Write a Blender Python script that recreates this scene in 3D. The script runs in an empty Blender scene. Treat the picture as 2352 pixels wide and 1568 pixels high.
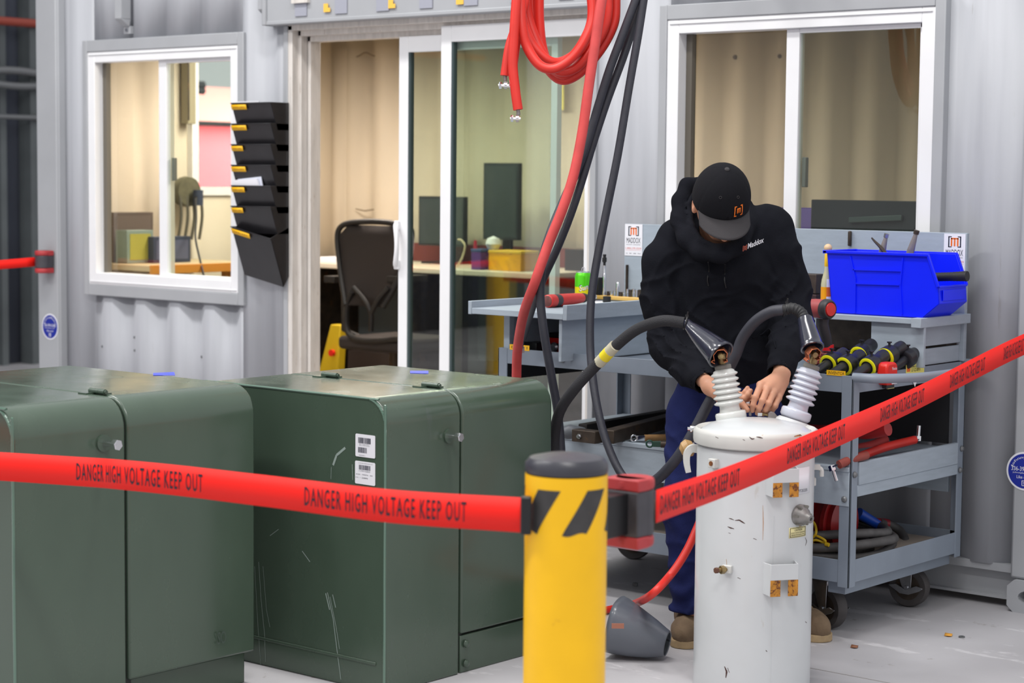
import bpy, bmesh, math, random
import numpy as np
from mathutils import Vector, Matrix
random.seed(7)
SC = bpy.context.scene
COL = SC.collection
# ------------------------------------------------------------------ camera
FPX = 4625.3
YAW, PIT, ROL = 0.697964, 0.0817885, 0.00937
CAMP = Vector((0, 0, 1.6))
fw = Vector((-math.sin(YAW)*math.cos(PIT), math.cos(YAW)*math.cos(PIT), -math.sin(PIT)))
rt0 = Vector((math.cos(YAW), math.sin(YAW), 0)); up0 = rt0.cross(fw)
rt = rt0*math.cos(ROL)+up0*math.sin(ROL); up = -rt0*math.sin(ROL)+up0*math.cos(ROL)
LAT = Vector((math.cos(YAW), math.sin(YAW), 0)); DEP = Vector((-math.sin(YAW), math.cos(YAW), 0))
cam = bpy.data.cameras.new('camera'); camo = bpy.data.objects.new('camera', cam); COL.objects.link(camo)
cam.sensor_width = 36; cam.lens = FPX/2352*36; cam.clip_start = .05; cam.clip_end = 200
m = Matrix((rt, up, -fw)).transposed().to_4x4(); m.translation = CAMP; camo.matrix_world = m
cam.dof.use_dof = True; cam.dof.focus_distance = 6.85; cam.dof.aperture_fstop = 3.6
SC.camera = camo
# ------------------------------------------------------------------ world, lamps, exposure
SC.view_settings.view_transform = 'Standard'; SC.view_settings.look = 'None'
SC.view_settings.exposure = 0.24; SC.view_settings.gamma = 1.0; SC.view_settings.use_curve_mapping = False
w = bpy.data.worlds.new('hall_daylight'); SC.world = w; w.use_nodes = True
bg = w.node_tree.nodes['Background']; bg.inputs[0].default_value = (.96, .97, 1.0, 1); bg.inputs[1].default_value = .66
def lamp(x, y, z, sx, sy, e, col=(1, .96, .9), rot=(0, 0, 0), name='hall_strip_light'):
    l = bpy.data.lights.new(name, 'AREA'); l.shape = 'RECTANGLE'; l.size = sx; l.size_y = sy; l.energy = e; l.color = col
    o = bpy.data.objects.new(name, l); o.location = (x, y, z); o.rotation_euler = rot; COL.objects.link(o); return o
for (lx, ly) in ((-7.5, 4.6), (-3.6, 4.4), (-6.0, 1.2), (-1.0, 1.6), (-9.8, 1.0)):
    lamp(lx, ly, 5.6, 2.4, .5, 112, (1, .985, .96))
lamp(-7.7, 8.0, 2.42, 2.0, .3, 54, (1, .88, .76), name='office_strip_light')
lamp(-4.4, 7.9, 2.42, .6, .3, 2, (1, .9, .8), name='office_strip_light')
lamp(-8.5, 8.1, 2.42, 0.8, .3, 6, (1, .89, .78), name='office_strip_light')
lamp(-16.6, 18.5, 3.4, 4, 2, 700, (1, 1, 1), (0, math.radians(65), 0), name='shed_fill_light')  # added lamp, out of view, that only brightens the shed outside
# ------------------------------------------------------------------ where things stand (picture pixel -> point on a real plane of the place)
def ray(x, y): return fw + rt*((x-1176)/FPX) - up*((y-784)/FPX)
def A(x, y, d): return CAMP + ray(x, y)*d
def _on(x, y, ax, v):
    r = ray(x, y); return CAMP + r*((v-CAMP[ax])/r[ax])
def onX(x, y, v): return _on(x, y, 0, v)
def onY(x, y, v): return _on(x, y, 1, v)
def onZ(x, y, v): return _on(x, y, 2, v)
# ------------------------------------------------------------------ materials
def lin(c): return tuple(((v/255)/12.92 if v/255 <= .04045 else ((v/255+.055)/1.055)**2.4) for v in c)
MATS = {}
def mat(name, rgb, rough=.5, metal=0., bump=0., bscale=200., var=0., vscale=6., vmap=(1, 1, 1), stains=(), coat=0., spec=.5, emit=0., sheen=0., trans=0., rvar=0.):
    if name in MATS: return MATS[name]
    M = bpy.data.materials.new(name); M.use_nodes = True; nt = M.node_tree; N = nt.nodes; L = nt.links
    b = N['Principled BSDF']; c = lin(rgb)
    b.inputs['Base Color'].default_value = (*c, 1); b.inputs['Roughness'].default_value = rough; b.inputs['Metallic'].default_value = metal
    b.inputs['Specular IOR Level'].default_value = spec
    if coat: b.inputs['Coat Weight'].default_value = coat; b.inputs['Coat Roughness'].default_value = .15
    if sheen: b.inputs['Sheen Weight'].default_value = sheen; b.inputs['Sheen Roughness'].default_value = .6
    if trans: b.inputs['Transmission Weight'].default_value = trans
    if emit: b.inputs['Emission Color'].default_value = (*c, 1); b.inputs['Emission Strength'].default_value = emit
    tc = N.new('ShaderNodeTexCoord'); src = None
    if var or rvar:
        mp = N.new('ShaderNodeMapping'); mp.inputs['Scale'].default_value = vmap; L.new(tc.outputs['Object'], mp.inputs[0])
        nz = N.new('ShaderNodeTexNoise'); nz.inputs['Scale'].default_value = vscale; nz.inputs['Detail'].default_value = 6; L.new(mp.outputs[0], nz.inputs[0])
        if var:
            mr = N.new('ShaderNodeMapRange'); mr.inputs[1].default_value = .3; mr.inputs[2].default_value = .7
            mr.inputs[3].default_value = 1-var; mr.inputs[4].default_value = 1+var*.6; L.new(nz.outputs[0], mr.inputs[0])
            mx = N.new('ShaderNodeVectorMath'); mx.operation = 'SCALE'; mx.inputs[0].default_value = c; L.new(mr.outputs[0], mx.inputs['Scale'])
            src = mx.outputs[0]
        if rvar:
            m2 = N.new('ShaderNodeMapRange'); m2.inputs[1].default_value = .3; m2.inputs[2].default_value = .7
            m2.inputs[3].default_value = rough-rvar; m2.inputs[4].default_value = rough+rvar; L.new(nz.outputs[0], m2.inputs[0]); L.new(m2.outputs[0], b.inputs['Roughness'])
    for (rgb2, sc, th, amt, smap) in stains:
        mp = N.new('ShaderNodeMapping'); mp.inputs['Scale'].default_value = smap; mp.inputs['Location'].default_value = (sc*.37, th*9, 1.3); L.new(tc.outputs['Object'], mp.inputs[0])
        nz = N.new('ShaderNodeTexNoise'); nz.inputs['Scale'].default_value = sc; nz.inputs['Detail'].default_value = 7; nz.inputs['Roughness'].default_value = .65; L.new(mp.outputs[0], nz.inputs[0])
        mr = N.new('ShaderNodeMapRange'); mr.inputs[1].default_value = th; mr.inputs[2].default_value = th+.05; mr.inputs[3].default_value = 0; mr.inputs[4].default_value = amt
        L.new(nz.outputs[0], mr.inputs[0])
        mix = N.new('ShaderNodeMix'); mix.data_type = 'RGBA'; L.new(mr.outputs[0], mix.inputs[0])
        if src: L.new(src, mix.inputs[6])
        else: mix.inputs[6].default_value = (*c, 1)
        mix.inputs[7].default_value = (*lin(rgb2), 1); src = mix.outputs[2]
    if src: L.new(src, b.inputs['Base Color'])
    if bump:
        nz = N.new('ShaderNodeTexNoise'); nz.inputs['Scale'].default_value = bscale; nz.inputs['Detail'].default_value = 4; L.new(tc.outputs['Object'], nz.inputs[0])
        bp = N.new('ShaderNodeBump'); bp.inputs['Strength'].default_value = bump; bp.inputs['Distance'].default_value = .004; L.new(nz.outputs[0], bp.inputs['Height']); L.new(bp.outputs[0], b.inputs['Normal'])
    MATS[name] = M; return M
def glass_mat(name, tint, refl=1.0):
    M = bpy.data.materials.new(name); M.use_nodes = True; nt = M.node_tree; N = nt.nodes; L = nt.links; N.remove(N['Principled BSDF'])
    t = N.new('ShaderNodeBsdfTransparent'); t.inputs[0].default_value = (*tint, 1)
    g = N.new('ShaderNodeBsdfGlossy'); g.inputs['Roughness'].default_value = .01
    f = N.new('ShaderNodeFresnel'); f.inputs[0].default_value = 1.5
    mu = N.new('ShaderNodeMath'); mu.operation = 'MULTIPLY'; mu.inputs[1].default_value = refl; L.new(f.outputs[0], mu.inputs[0])
    ge = N.new('ShaderNodeNewGeometry'); m3 = N.new('ShaderNodeMath'); m3.operation = 'SUBTRACT'; m3.inputs[0].default_value = 1; L.new(ge.outputs['Backfacing'], m3.inputs[1])
    m4 = N.new('ShaderNodeMath'); m4.operation = 'MULTIPLY'; L.new(mu.outputs[0], m4.inputs[0]); L.new(m3.outputs[0], m4.inputs[1]); mu = m4
    mx = N.new('ShaderNodeMixShader'); L.new(mu.outputs[0], mx.inputs[0]); L.new(t.outputs[0], mx.inputs[1]); L.new(g.outputs[0], mx.inputs[2])
    L.new(mx.outputs[0], N['Material Output'].inputs[0]); return M
# ------------------------------------------------------------------ mesh helpers
ORG = {}
class MB:
    def __init__(s): s.v = []; s.f = []; s.M = None
    def add(s, vs, fs):
        n = len(s.v)
        for p in vs:
            p = Vector(p); s.v.append(tuple(s.M @ p) if s.M is not None else tuple(p))
        s.f += [tuple(i+n for i in f) for f in fs]; return s
    def box(s, x0, x1, y0, y1, z0, z1):
        return s.add([(x0, y0, z0), (x1, y0, z0), (x1, y1, z0), (x0, y1, z0), (x0, y0, z1), (x1, y0, z1), (x1, y1, z1), (x0, y1, z1)],
                     [(0, 3, 2, 1), (4, 5, 6, 7), (0, 1, 5, 4), (1, 2, 6, 5), (2, 3, 7, 6), (3, 0, 4, 7)])
    def obox(s, c, u, v, w):   # centre and three half axes
        c, u, v, w = map(Vector, (c, u, v, w))
        P = [c-u-v-w, c+u-v-w, c+u+v-w, c-u+v-w, c-u-v+w, c+u-v+w, c+u+v+w, c-u+v+w]
        return s.add(P, [(0, 3, 2, 1), (4, 5, 6, 7), (0, 1, 5, 4), (1, 2, 6, 5), (2, 3, 7, 6), (3, 0, 4, 7)])
    def lathe(s, prof, p0=(0, 0, 0), axis=(0, 0, 1), seg=32, a0=0, a1=2*math.pi, caps=True):
        axis = Vector(axis).normalized(); p0 = Vector(p0)
        u = axis.orthogonal().normalized(); v = axis.cross(u)
        full = abs(a1-a0-2*math.pi) < 1e-6; n = seg if full else seg+1
        vs = []
        for (r, h) in prof:
            for i in range(n):
                a = a0+(a1-a0)*i/seg; vs.append(p0+axis*h+(u*math.cos(a)+v*math.sin(a))*r)
        fs = []
        for j in range(len(prof)-1):
            for i in range(seg):
                k = (i+1) % n; fs.append((j*n+i, j*n+k, (j+1)*n+k, (j+1)*n+i))
        if caps and full:
            if prof[0][0] > 1e-6: fs.append(tuple(range(n))[::-1])
            if prof[-1][0] > 1e-6: fs.append(tuple((len(prof)-1)*n+i for i in range(n)))
        return s.add(vs, fs)
    def cyl(s, a, b, r0, r1=None, seg=20):
        a, b = Vector(a), Vector(b); r1 = r0 if r1 is None else r1
        return s.lathe([(r0, 0), (r1, (b-a).length)], a, b-a, seg)
    def tube(s, pts, r, seg=14, closed=False):
        P = [Vector(p) for p in pts]; n = len(P); R = r if isinstance(r, (list, tuple)) else [r]*n
        vs = []; nrm = None
        for i in range(n):
            if closed: t = (P[(i+1) % n]-P[i-1]).normalized()
            else: t = (P[min(i+1, n-1)]-P[max(i-1, 0)]).normalized()
            if nrm is None: nrm = t.orthogonal().normalized()
            else: nrm = (nrm-t*nrm.dot(t)).normalized()
            b = t.cross(nrm)
            for k in range(seg):
                a = 2*math.pi*k/seg; vs.append(P[i]+(nrm*math.cos(a)+b*math.sin(a))*R[i])
        fs = []
        for i in range(n if closed else n-1):
            j = (i+1) % n
            for k in range(seg): fs.append((i*seg+k, i*seg+(k+1) % seg, j*seg+(k+1) % seg, j*seg+k))
        if not closed: fs += [tuple(range(seg))[::-1], tuple((n-1)*seg+k for k in range(seg))]
        return s.add(vs, fs)
    def prism(s, poly, d):      # polygon of 3D points, extruded by vector d
        P = [Vector(p) for p in poly]; n = len(P); d = Vector(d)
        return s.add(P+[p+d for p in P], [tuple(range(n))[::-1], tuple(range(n, 2*n))]+[(i, (i+1) % n, n+(i+1) % n, n+i) for i in range(n)])
    def sheet(s, grid):
        R = len(grid); Cn = len(grid[0])
        return s.add([p for row in grid for p in row], [(i*Cn+j, i*Cn+j+1, (i+1)*Cn+j+1, (i+1)*Cn+j) for i in range(R-1) for j in range(Cn-1)])
    def build(s, name, m, parent=None, bev=0, ang=35, solid=0, normals=True):
        me = bpy.data.meshes.new(name); o = bpy.data.objects.new(name, me); COL.objects.link(o)
        if parent is None:
            V = np.array(s.v); lo, hi = V.min(0), V.max(0); org = Vector(((lo[0]+hi[0])/2, (lo[1]+hi[1])/2, lo[2])); o.location = org
        else: org = ORG[parent.name]; o.parent = parent
        ORG[o.name] = org
        me.from_pydata([(a-org[0], b-org[1], c-org[2]) for a, b, c in s.v], [], s.f)
        if normals:
            bm = bmesh.new(); bm.from_mesh(me); bmesh.ops.recalc_face_normals(bm, faces=bm.faces); bm.to_mesh(me); bm.free()
        me.materials.append(m)
        me.shade_smooth(); me.set_sharp_from_angle(angle=math.radians(ang))
        if solid: md = o.modifiers.new('thick', 'SOLIDIFY'); md.thickness = solid; md.offset = 0
        if bev: md = o.modifiers.new('bevel', 'BEVEL'); md.width = bev; md.segments = 2; md.limit_method = 'ANGLE'; md.angle_limit = .6
        return o
def tag(o, label=None, cat=None, group=None, kind=None):
    if label: o['label'] = label
    if cat: o['category'] = cat
    if group: o['group'] = group
    if kind: o['kind'] = kind
    return o
def thing(name, loc, label, cat, group=None):
    o = bpy.data.objects.new(name, None); COL.objects.link(o); o.location = loc; o.empty_display_size = .1
    ORG[o.name] = Vector(loc); return tag(o, label, cat, group)
def struct(mb, name, m, **k): return tag(mb.build(name, m, **k), kind='structure')
def spline(pts, n=10):
    P = [Vector(p) for p in pts]; P = [P[0]*2-P[1]]+P+[P[-1]*2-P[-2]]; out = []
    for i in range(1, len(P)-2):
        for k in range(n):
            t = k/n; a, b, c, d = P[i-1:i+3]
            out.append(.5*((2*b)+(c-a)*t+(2*a-5*b+4*c-d)*t*t+(3*b-a-3*c+d)*t**3))
    out.append(P[-2]); return out
def text2d(s, font_sharp=3, bold=0., track=1.):
    cu = bpy.data.curves.new('t', 'FONT'); cu.body = s; cu.resolution_u = font_sharp; cu.offset = bold; cu.space_character = track; cu.align_x = 'LEFT'
    o = bpy.data.objects.new('t', cu); COL.objects.link(o); dg = bpy.context.evaluated_depsgraph_get(); dg.update()
    me = bpy.data.meshes.new_from_object(o.evaluated_get(dg))
    V = [(v.co.x, v.co.y) for v in me.vertices]; F = [tuple(p.vertices) for p in me.polygons]
    bpy.data.objects.remove(o); bpy.data.curves.remove(cu); bpy.data.meshes.remove(me)
    xs = [v[0] for v in V]; ys = [v[1] for v in V]; x0, y0, W, H = min(xs), min(ys), max(xs)-min(xs), max(ys)-min(ys)
    return [((a-x0)/W, (b-y0)/H) for a, b in V], F
def text_on(mb, s, o, u, v, w, h):   # text w x h from corner o along unit vectors u, v
    V, F = text2d(s); o, u, v = Vector(o), Vector(u), Vector(v)
    mb.add([o+u*(a*w)+v*(b*h) for a, b in V], F); return mb
def rects_on(mb, rs, o, u, v, n, t=.0006):  # little raised rectangles (x,y,w,h) on a plane
    o, u, v, n = map(Vector, (o, u, v, n))
    for (x, y, w_, h_) in rs: mb.obox(o+u*(x+w_/2)+v*(y+h_/2)+n*t/2, u*w_/2, v*h_/2, n*t/2)
    return mb
# logo: an m inside two brackets, in a unit square
LOGO_BR = [(0, 0, .09, 1), (0, 0, .26, .08), (0, .92, .26, .08), (.91, 0, .09, 1), (.74, 0, .26, .08), (.74, .92, .26, .08)]
LOGO_M = [(.2, .1, .12, .74), (.2, .74, .6, .12), (.44, .1, .12, .7), (.68, .1, .12, .74)]
# ------------------------------------------------------------------ implicit surfaces for bodies and cloth
def snet(f, lo, hi, h):
    lo = np.array(lo, float); hi = np.array(hi, float); n = np.ceil((hi-lo)/h).astype(int)+1
    ax = [lo[i]+h*np.arange(n[i]) for i in range(3)]
    X, Y, Z = np.meshgrid(*[a.astype(np.float32) for a in ax], indexing='ij'); V = f(X, Y, Z); I = V < 0
    c = np.zeros(n-1, int)
    for a in (0, 1):
        for b in (0, 1):
            for d in (0, 1): c += I[a:n[0]-1+a, b:n[1]-1+b, d:n[2]-1+d]
    cells = np.argwhere((c > 0) & (c < 8)); idv = -np.ones(n-1, int); idv[tuple(cells.T)] = np.arange(len(cells))
    acc = np.zeros((len(cells), 3)); cnt = np.zeros(len(cells))
    cor = [(a, b, d) for a in (0, 1) for b in (0, 1) for d in (0, 1)]
    for p in cor:
        for q in cor:
            if p < q and sum(abs(p[i]-q[i]) for i in range(3)) == 1:
                va = V[tuple((cells+p).T)]; vb = V[tuple((cells+q).T)]; cr = (va < 0) != (vb < 0)
                t = np.where(cr, va/np.where(cr, va-vb, 1), 0)
                acc += np.where(cr[:, None], np.array(p)+t[:, None]*(np.array(q)-np.array(p)), 0); cnt += cr
    vs = lo+h*(cells+acc/cnt[:, None]); fs = []
    for axn in range(3):
        e = [0, 0, 0]; e[axn] = 1; sl0 = tuple(slice(0, n[i]-e[i]) for i in range(3)); sl1 = tuple(slice(e[i], n[i]) for i in range(3))
        ed = np.argwhere(I[sl0] != I[sl1]); sgn = I[tuple(ed.T)]
        b, d = [(1, 2), (2, 0), (0, 1)][axn]
        ok = (ed[:, b] > 0) & (ed[:, d] > 0) & (ed[:, b] < n[b]-1) & (ed[:, d] < n[d]-1); ed = ed[ok]; sgn = sgn[ok]
        eb = np.zeros(3, int); eb[b] = 1; e2 = np.zeros(3, int); e2[d] = 1
        q = np.stack([idv[tuple((ed-eb-e2).T)], idv[tuple((ed-e2).T)], idv[tuple(ed.T)], idv[tuple((ed-eb).T)]], 1)
        q = np.where(sgn[:, None], q, q[:, ::-1]); fs.append(q)
    return vs, np.concatenate(fs)
def sm(a, b, k=.03):
    h = np.clip(.5+.5*(b-a)/k, 0, 1); return b+(a-b)*h-k*h*(1-h)
def cap(X, Y, Z, a, b, ra, rb=None):
    rb = ra if rb is None else rb; ba = np.array(b, np.float32)-np.array(a, np.float32); L2 = max(float(ba@ba), 1e-9)
    px, py, pz = X-a[0], Y-a[1], Z-a[2]; t = np.clip((px*ba[0]+py*ba[1]+pz*ba[2])/L2, 0, 1)
    return np.sqrt((px-t*ba[0])**2+(py-t*ba[1])**2+(pz-t*ba[2])**2)-(ra+(rb-ra)*t)
def ell(X, Y, Z, c, ax, r):   # ellipsoid with orthonormal axes ax and radii r
    d = [(X-c[0])*a[0]+(Y-c[1])*a[1]+(Z-c[2])*a[2] for a in ax]
    k0 = np.sqrt(sum((q/s)**2 for q, s in zip(d, r))); k1 = np.sqrt(sum((q/(s*s))**2 for q, s in zip(d, r)))+1e-6
    return k0*(k0-1)/k1
def chain(X, Y, Z, pts, rs, k=.02):
    o = None
    for i in range(len(pts)-1):
        c_ = cap(X, Y, Z, pts[i], pts[i+1], rs[i], rs[i+1]); o = c_ if o is None else sm(o, c_, k)
    return o
def bounds(pts, pad):
    P = np.array([list(p) for p in pts]); return P.min(0)-pad, P.max(0)+pad
# ------------------------------------------------------------------ material library
W1 = (1, 1, 1)
m_floor = mat('worn_painted_concrete', (182, 180, 183), .55, bump=.15, bscale=60, var=.16, vscale=1.3,
              stains=[((120, 108, 98), 9, .64, .45, W1), ((96, 92, 92), 34, .70, .6, W1), ((232, 230, 232), 3.2, .6, .35, (1, 2.5, 1))], rvar=.12)
m_gray = mat('grey_container_paint', (174, 176, 182), .5, var=.07, vscale=3, vmap=(6, 6, .5), bump=.08, bscale=30,
             stains=[((146, 142, 138), 5, .66, .35, (5, 5, .6)), ((120, 96, 80), 40, .78, .6, W1)])
m_gray2 = mat('grey_frame_paint', (166, 168, 172), .5, var=.06, vscale=4, stains=[((130, 112, 92), 30, .76, .5, W1)])
m_white = mat('white_vinyl_frame', (236, 236, 238), .38, var=.03, vscale=6)
m_dirty = mat('dirty_white_door_track', (214, 208, 202), .5, var=.12, vscale=8, vmap=(6, 6, .7), stains=[((150, 128, 108), 12, .62, .5, (6, 6, .8))])
m_tan = mat('tan_office_wall', (204, 193, 174), .7, var=.04, vscale=2)
m_tan2 = mat('office_floor_vinyl', (150, 138, 122), .5, var=.1, vscale=4)
m_black = mat('black_plastic', (24, 24, 27), .4, var=.1, vscale=20)
m_rub = mat('black_rubber', (30, 30, 33), .6, bump=.2, bscale=300, var=.15, vscale=30)
m_screen = mat('dark_screen', (16, 20, 24), .12)
m_steel = mat('zinc_plated_steel', (190, 192, 196), .28, .95, var=.12, vscale=40)
m_chrome = mat('polished_chrome', (225, 225, 228), .1, 1)
m_copper = mat('copper', (190, 112, 78), .3, .85, var=.25, vscale=60)
m_brass = mat('aged_brass', (150, 130, 92), .4, .8, var=.3, vscale=60)
m_green = mat('dark_green_enamel', (68, 84, 71), .24, var=.08, vscale=3, vmap=(2, 2, 1), bump=.05, bscale=18, rvar=.07, coat=.25,
              stains=[((84, 92, 92), 4, .66, .28, (3, 3, .7)), ((150, 165, 156), 60, .79, .4, (2, 2, .4))])
m_greend = mat('green_gap_shadow_steel', (18, 24, 20), .6)
m_red = mat('red_cable_jacket', (214, 48, 38), .42, var=.1, vscale=14, stains=[((120, 30, 26), 40, .72, .5, W1)])
m_pink = mat('faded_red_cable_jacket', (214, 78, 76), .5, var=.15, vscale=14)
m_cable = mat('charcoal_rubber_cable', (50, 51, 60), .55, bump=.15, bscale=200, var=.12, vscale=30)
m_sleeve = mat('black_braided_sleeve', (32, 32, 37), .7, bump=.7, bscale=420)
m_tape = mat('red_barrier_webbing', (246, 36, 28), .5, spec=.2, bump=.1, bscale=500)
m_ink = mat('black_ink', (34, 20, 36), .6)
m_yel = mat('yellow_bollard_paint', (255, 196, 0), .42, var=.05, vscale=10, stains=[((190, 120, 20), 16, .68, .4, W1)])
m_ybk = mat('worn_black_stripe', (62, 60, 60), .6, var=.2, vscale=30, stains=[((220, 165, 20), 55, .66, .8, W1)])
m_label = mat('yellow_label', (250, 190, 20), .5)
m_paper = mat('white_paper', (232, 232, 238), .6)
m_orange = mat('orange_print', (236, 112, 34), .5)
m_navyink = mat('navy_ink', (32, 36, 56), .5)
m_redink = mat('red_ink', (226, 110, 100), .5)
m_blue = mat('blue_bin_plastic', (8, 34, 250), .36, var=.05, vscale=6, spec=.4)
m_cart = mat('blue_grey_cart_enamel', (132, 142, 155), .42, var=.08, vscale=8, stains=[((100, 100, 104), 60, .74, .5, W1)])
m_wood = mat('painted_plywood', (160, 171, 182), .6, var=.07, vscale=10, vmap=(1, 1, 6), bump=.15, bscale=60, stains=[((120, 112, 104), 50, .76, .5, W1)])
m_can = mat('pale_grey_tank_enamel', (199, 202, 204), .3, var=.04, vscale=6, bump=.05, bscale=25, coat=.2,
            stains=[((176, 170, 158), 7, .64, .4, (2, 2, .7)), ((74, 40, 30), 48, .765, .95, (1, 1, 1.6)), ((196, 170, 128), 16, .72, .5, W1)])
m_canr = mat('rusty_pale_enamel', (200, 200, 196), .4, var=.06, vscale=10, stains=[((176, 140, 92), 26, .68, .7, (1, 1, 2)), ((74, 42, 30), 44, .70, .95, (1, 1, 2.4))])
m_rust = mat('orange_rust', (190, 128, 40), .7, var=.3, vscale=60, stains=[((90, 44, 24), 70, .52, .9, W1)])
m_porc = mat('white_porcelain', (214, 216, 212), .16, coat=.5, var=.03, vscale=14)
m_porc2 = mat('grey_porcelain', (196, 200, 212), .16, coat=.5, var=.03, vscale=14)
m_collar = mat('grey_gasket', (118, 116, 110), .6)
m_pvc = mat('glossy_black_vinyl_boot', (40, 42, 56), .2, coat=.6, var=.2, vscale=25)
m_elb = mat('satin_black_epdm', (30, 30, 36), .38, var=.15, vscale=25)
m_tread = mat('grey_wheel_rubber', (72, 68, 68), .7, var=.2, vscale=20)
m_dark = mat('dark_oily_steel', (74, 64, 56), .5, .5, var=.35, vscale=20, stains=[((104, 78, 54), 14, .6, .6, W1)])
m_redp = mat('red_tool_plastic', (206, 44, 38), .38, var=.1, vscale=15)
m_hood = mat('black_fleece', (23, 24, 30), .95, bump=.35, bscale=260, var=.2, vscale=8, spec=.1)
m_jean = mat('navy_work_denim', (33, 40, 86), .9, bump=.4, bscale=320, var=.14, vscale=14, spec=.15, stains=[((120, 126, 156), 22, .74, .6, W1)])
m_cap = mat('charcoal_cotton_twill', (24, 24, 28), .95, bump=.3, bscale=500, spec=.15)
m_brim = mat('faded_charcoal_twill', (66, 64, 66), .95, bump=.3, bscale=500, spec=.15)
m_skin = mat('skin', (202, 148, 120), .5, var=.08, vscale=16, bump=.12, bscale=160, spec=.4)
m_skin.node_tree.nodes['Principled BSDF'].inputs['Subsurface Weight'].default_value = .08
m_hair = mat('dark_brown_hair', (36, 27, 22), .6)
m_boot = mat('tan_suede_boot', (116, 96, 74), .85, bump=.4, bscale=120, var=.2, vscale=16)
m_sole = mat('pale_rubber_sole', (170, 146, 110), .7, var=.2, vscale=20)
m_ltool = mat('pale_tool_steel', (150, 142, 140), .4, .5, var=.15, vscale=30)
m_gpvc = mat('grey_vinyl_cone', (92, 97, 106), .34, coat=.3, var=.08, vscale=12)
m_hall = mat('hall_sheet_metal', (104, 110, 124), .6, var=.18, vscale=1.5)
m_redpipe = mat('red_sprinkler_pipe', (150, 62, 46), .5)
m_galv = mat('galvanised_conduit', (120, 122, 124), .45, .5)
m_glass = glass_mat('window_glass', (.90, .94, .91), 1.3)
m_glassd = glass_mat('green_door_glass', (.85, .91, .86), 3.2)
m_glass2 = glass_mat('clear_window_glass', (.95, .96, .94), 1.2)
m_purple = mat('purple_plastic', (150, 128, 214), .5)
m_wd = mat('desk_edge_wood', (206, 140, 54), .5)
m_desk = mat('desk_top_laminate', (216, 206, 190), .5)
# ------------------------------------------------------------------ the hall
b = MB(); b.box(-22, 12, -12, 22, -.1, 0); struct(b, 'floor', m_floor)
b = MB()
def joint(x0, y0, x1, y1, wd=.004):
    a, c = Vector((x0, y0, .0006)), Vector((x1, y1, .0006)); t = (c-a); n = Vector((-t.y, t.x, 0)).normalized()*wd/2
    b.obox((a+c)/2, t/2, n, (0, 0, .0006))
joint(-12, 5.62, 4, 5.62); joint(-2.55, -4, -2.55, 6.9); joint(-7.4, -4, -7.4, 6.9)
struct(b, 'trim_3', mat('floor_joint_filler', (150, 146, 144), .7))
# far hall wall on the left: ribbed sheet, open bay door well behind the container
XW = -14.0; b = MB()
def sheet_wall(y0, y1, z0, z1):
    n = int(round((y1-y0)/.3)); rows = []
    for z in (z0, z1):
        r = []
        for i in range(n+1):
            y = y0+(y1-y0)*i/n; r += [(XW, y, z), (XW, min(y+.2, y1), z), (XW+.03, min(y+.23, y1), z), (XW+.03, min(y+.27, y1), z)]
        rows.append(r)
    b.sheet(rows)
sheet_wall(-3, 11.9, 0, 7); sheet_wall(11.9, 13.6, 3.6, 7); sheet_wall(13.6, 20, 0, 7)
struct(b, 'wall_left', m_hall, solid=.01)
b = MB(); b.box(XW+.04, XW+.2, 10.24, 10.36, 0, 7)
b.box(XW+.04, XW+.12, 10.0, 10.06, 0, 7)
struct(b, 'trim_1', mat('hall_column_steel', (92, 98, 100), .6, var=.2, vscale=3))
b = MB(); b.tube([(XW+.24, y, 2.815-(y-10.28)*.0) for y in (-2, 4, 9, 14, 19)], .035); tag(b.build('sprinkler_pipe', m_redpipe), 'thin red pipe running along the dark hall wall near the top left corner', 'pipe')
for (zz, r, nm) in ((2.40, .032, 'upper bright corrugated metal conduit of the pair on the dark hall wall'), (2.315, .03, 'lower bright corrugated metal conduit of the pair on the dark hall wall')):
    b = MB(); pts = []
    for i in range(220):
        y = 9.0+i*.014; pts.append((XW+.26, y, zz+.02*math.sin(y*5+zz*40)))
    b.tube(pts, [r*(1+.12*(i % 2)) for i in range(220)], seg=10); tag(b.build('metal_conduit', m_galv), nm, 'conduit', 'flexible conduits on the hall wall')
b = MB(); b.tube([(XW+.24, y, 2.045) for y in (-2, 4, 9, 14, 19)], .022); tag(b.build('straight_conduit', m_galv), 'thin straight grey conduit below the pair of flexible conduits on the hall wall', 'conduit')
# outdoors seen through the bay door and the office end window
b = MB(); b.box(-30, -14.05, 6, 30, -.12, -.02); tag(struct(b, 'ground_outside', mat('snowy_yard', (235, 238, 245), .8)), kind='structure')
t = thing('storage_shed', (-20, 18, 0), 'red shed with pinkish walls seen blurred through the small left office window', 'shed')
b = MB(); b.box(-21.5, -19.5, 16.3, 24, -.05, 2.2); b.build('wall', mat('red_shed_siding', (222, 96, 104), .7), t)
b = MB(); b.prism([(-21.7, 16.1, 2.2), (-19.3, 16.1, 2.2), (-20.5, 16.1, 2.75)], (0, 8, 0)); b.build('roof', mat('pale_red_roof', (240, 160, 150), .7), t)

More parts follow.
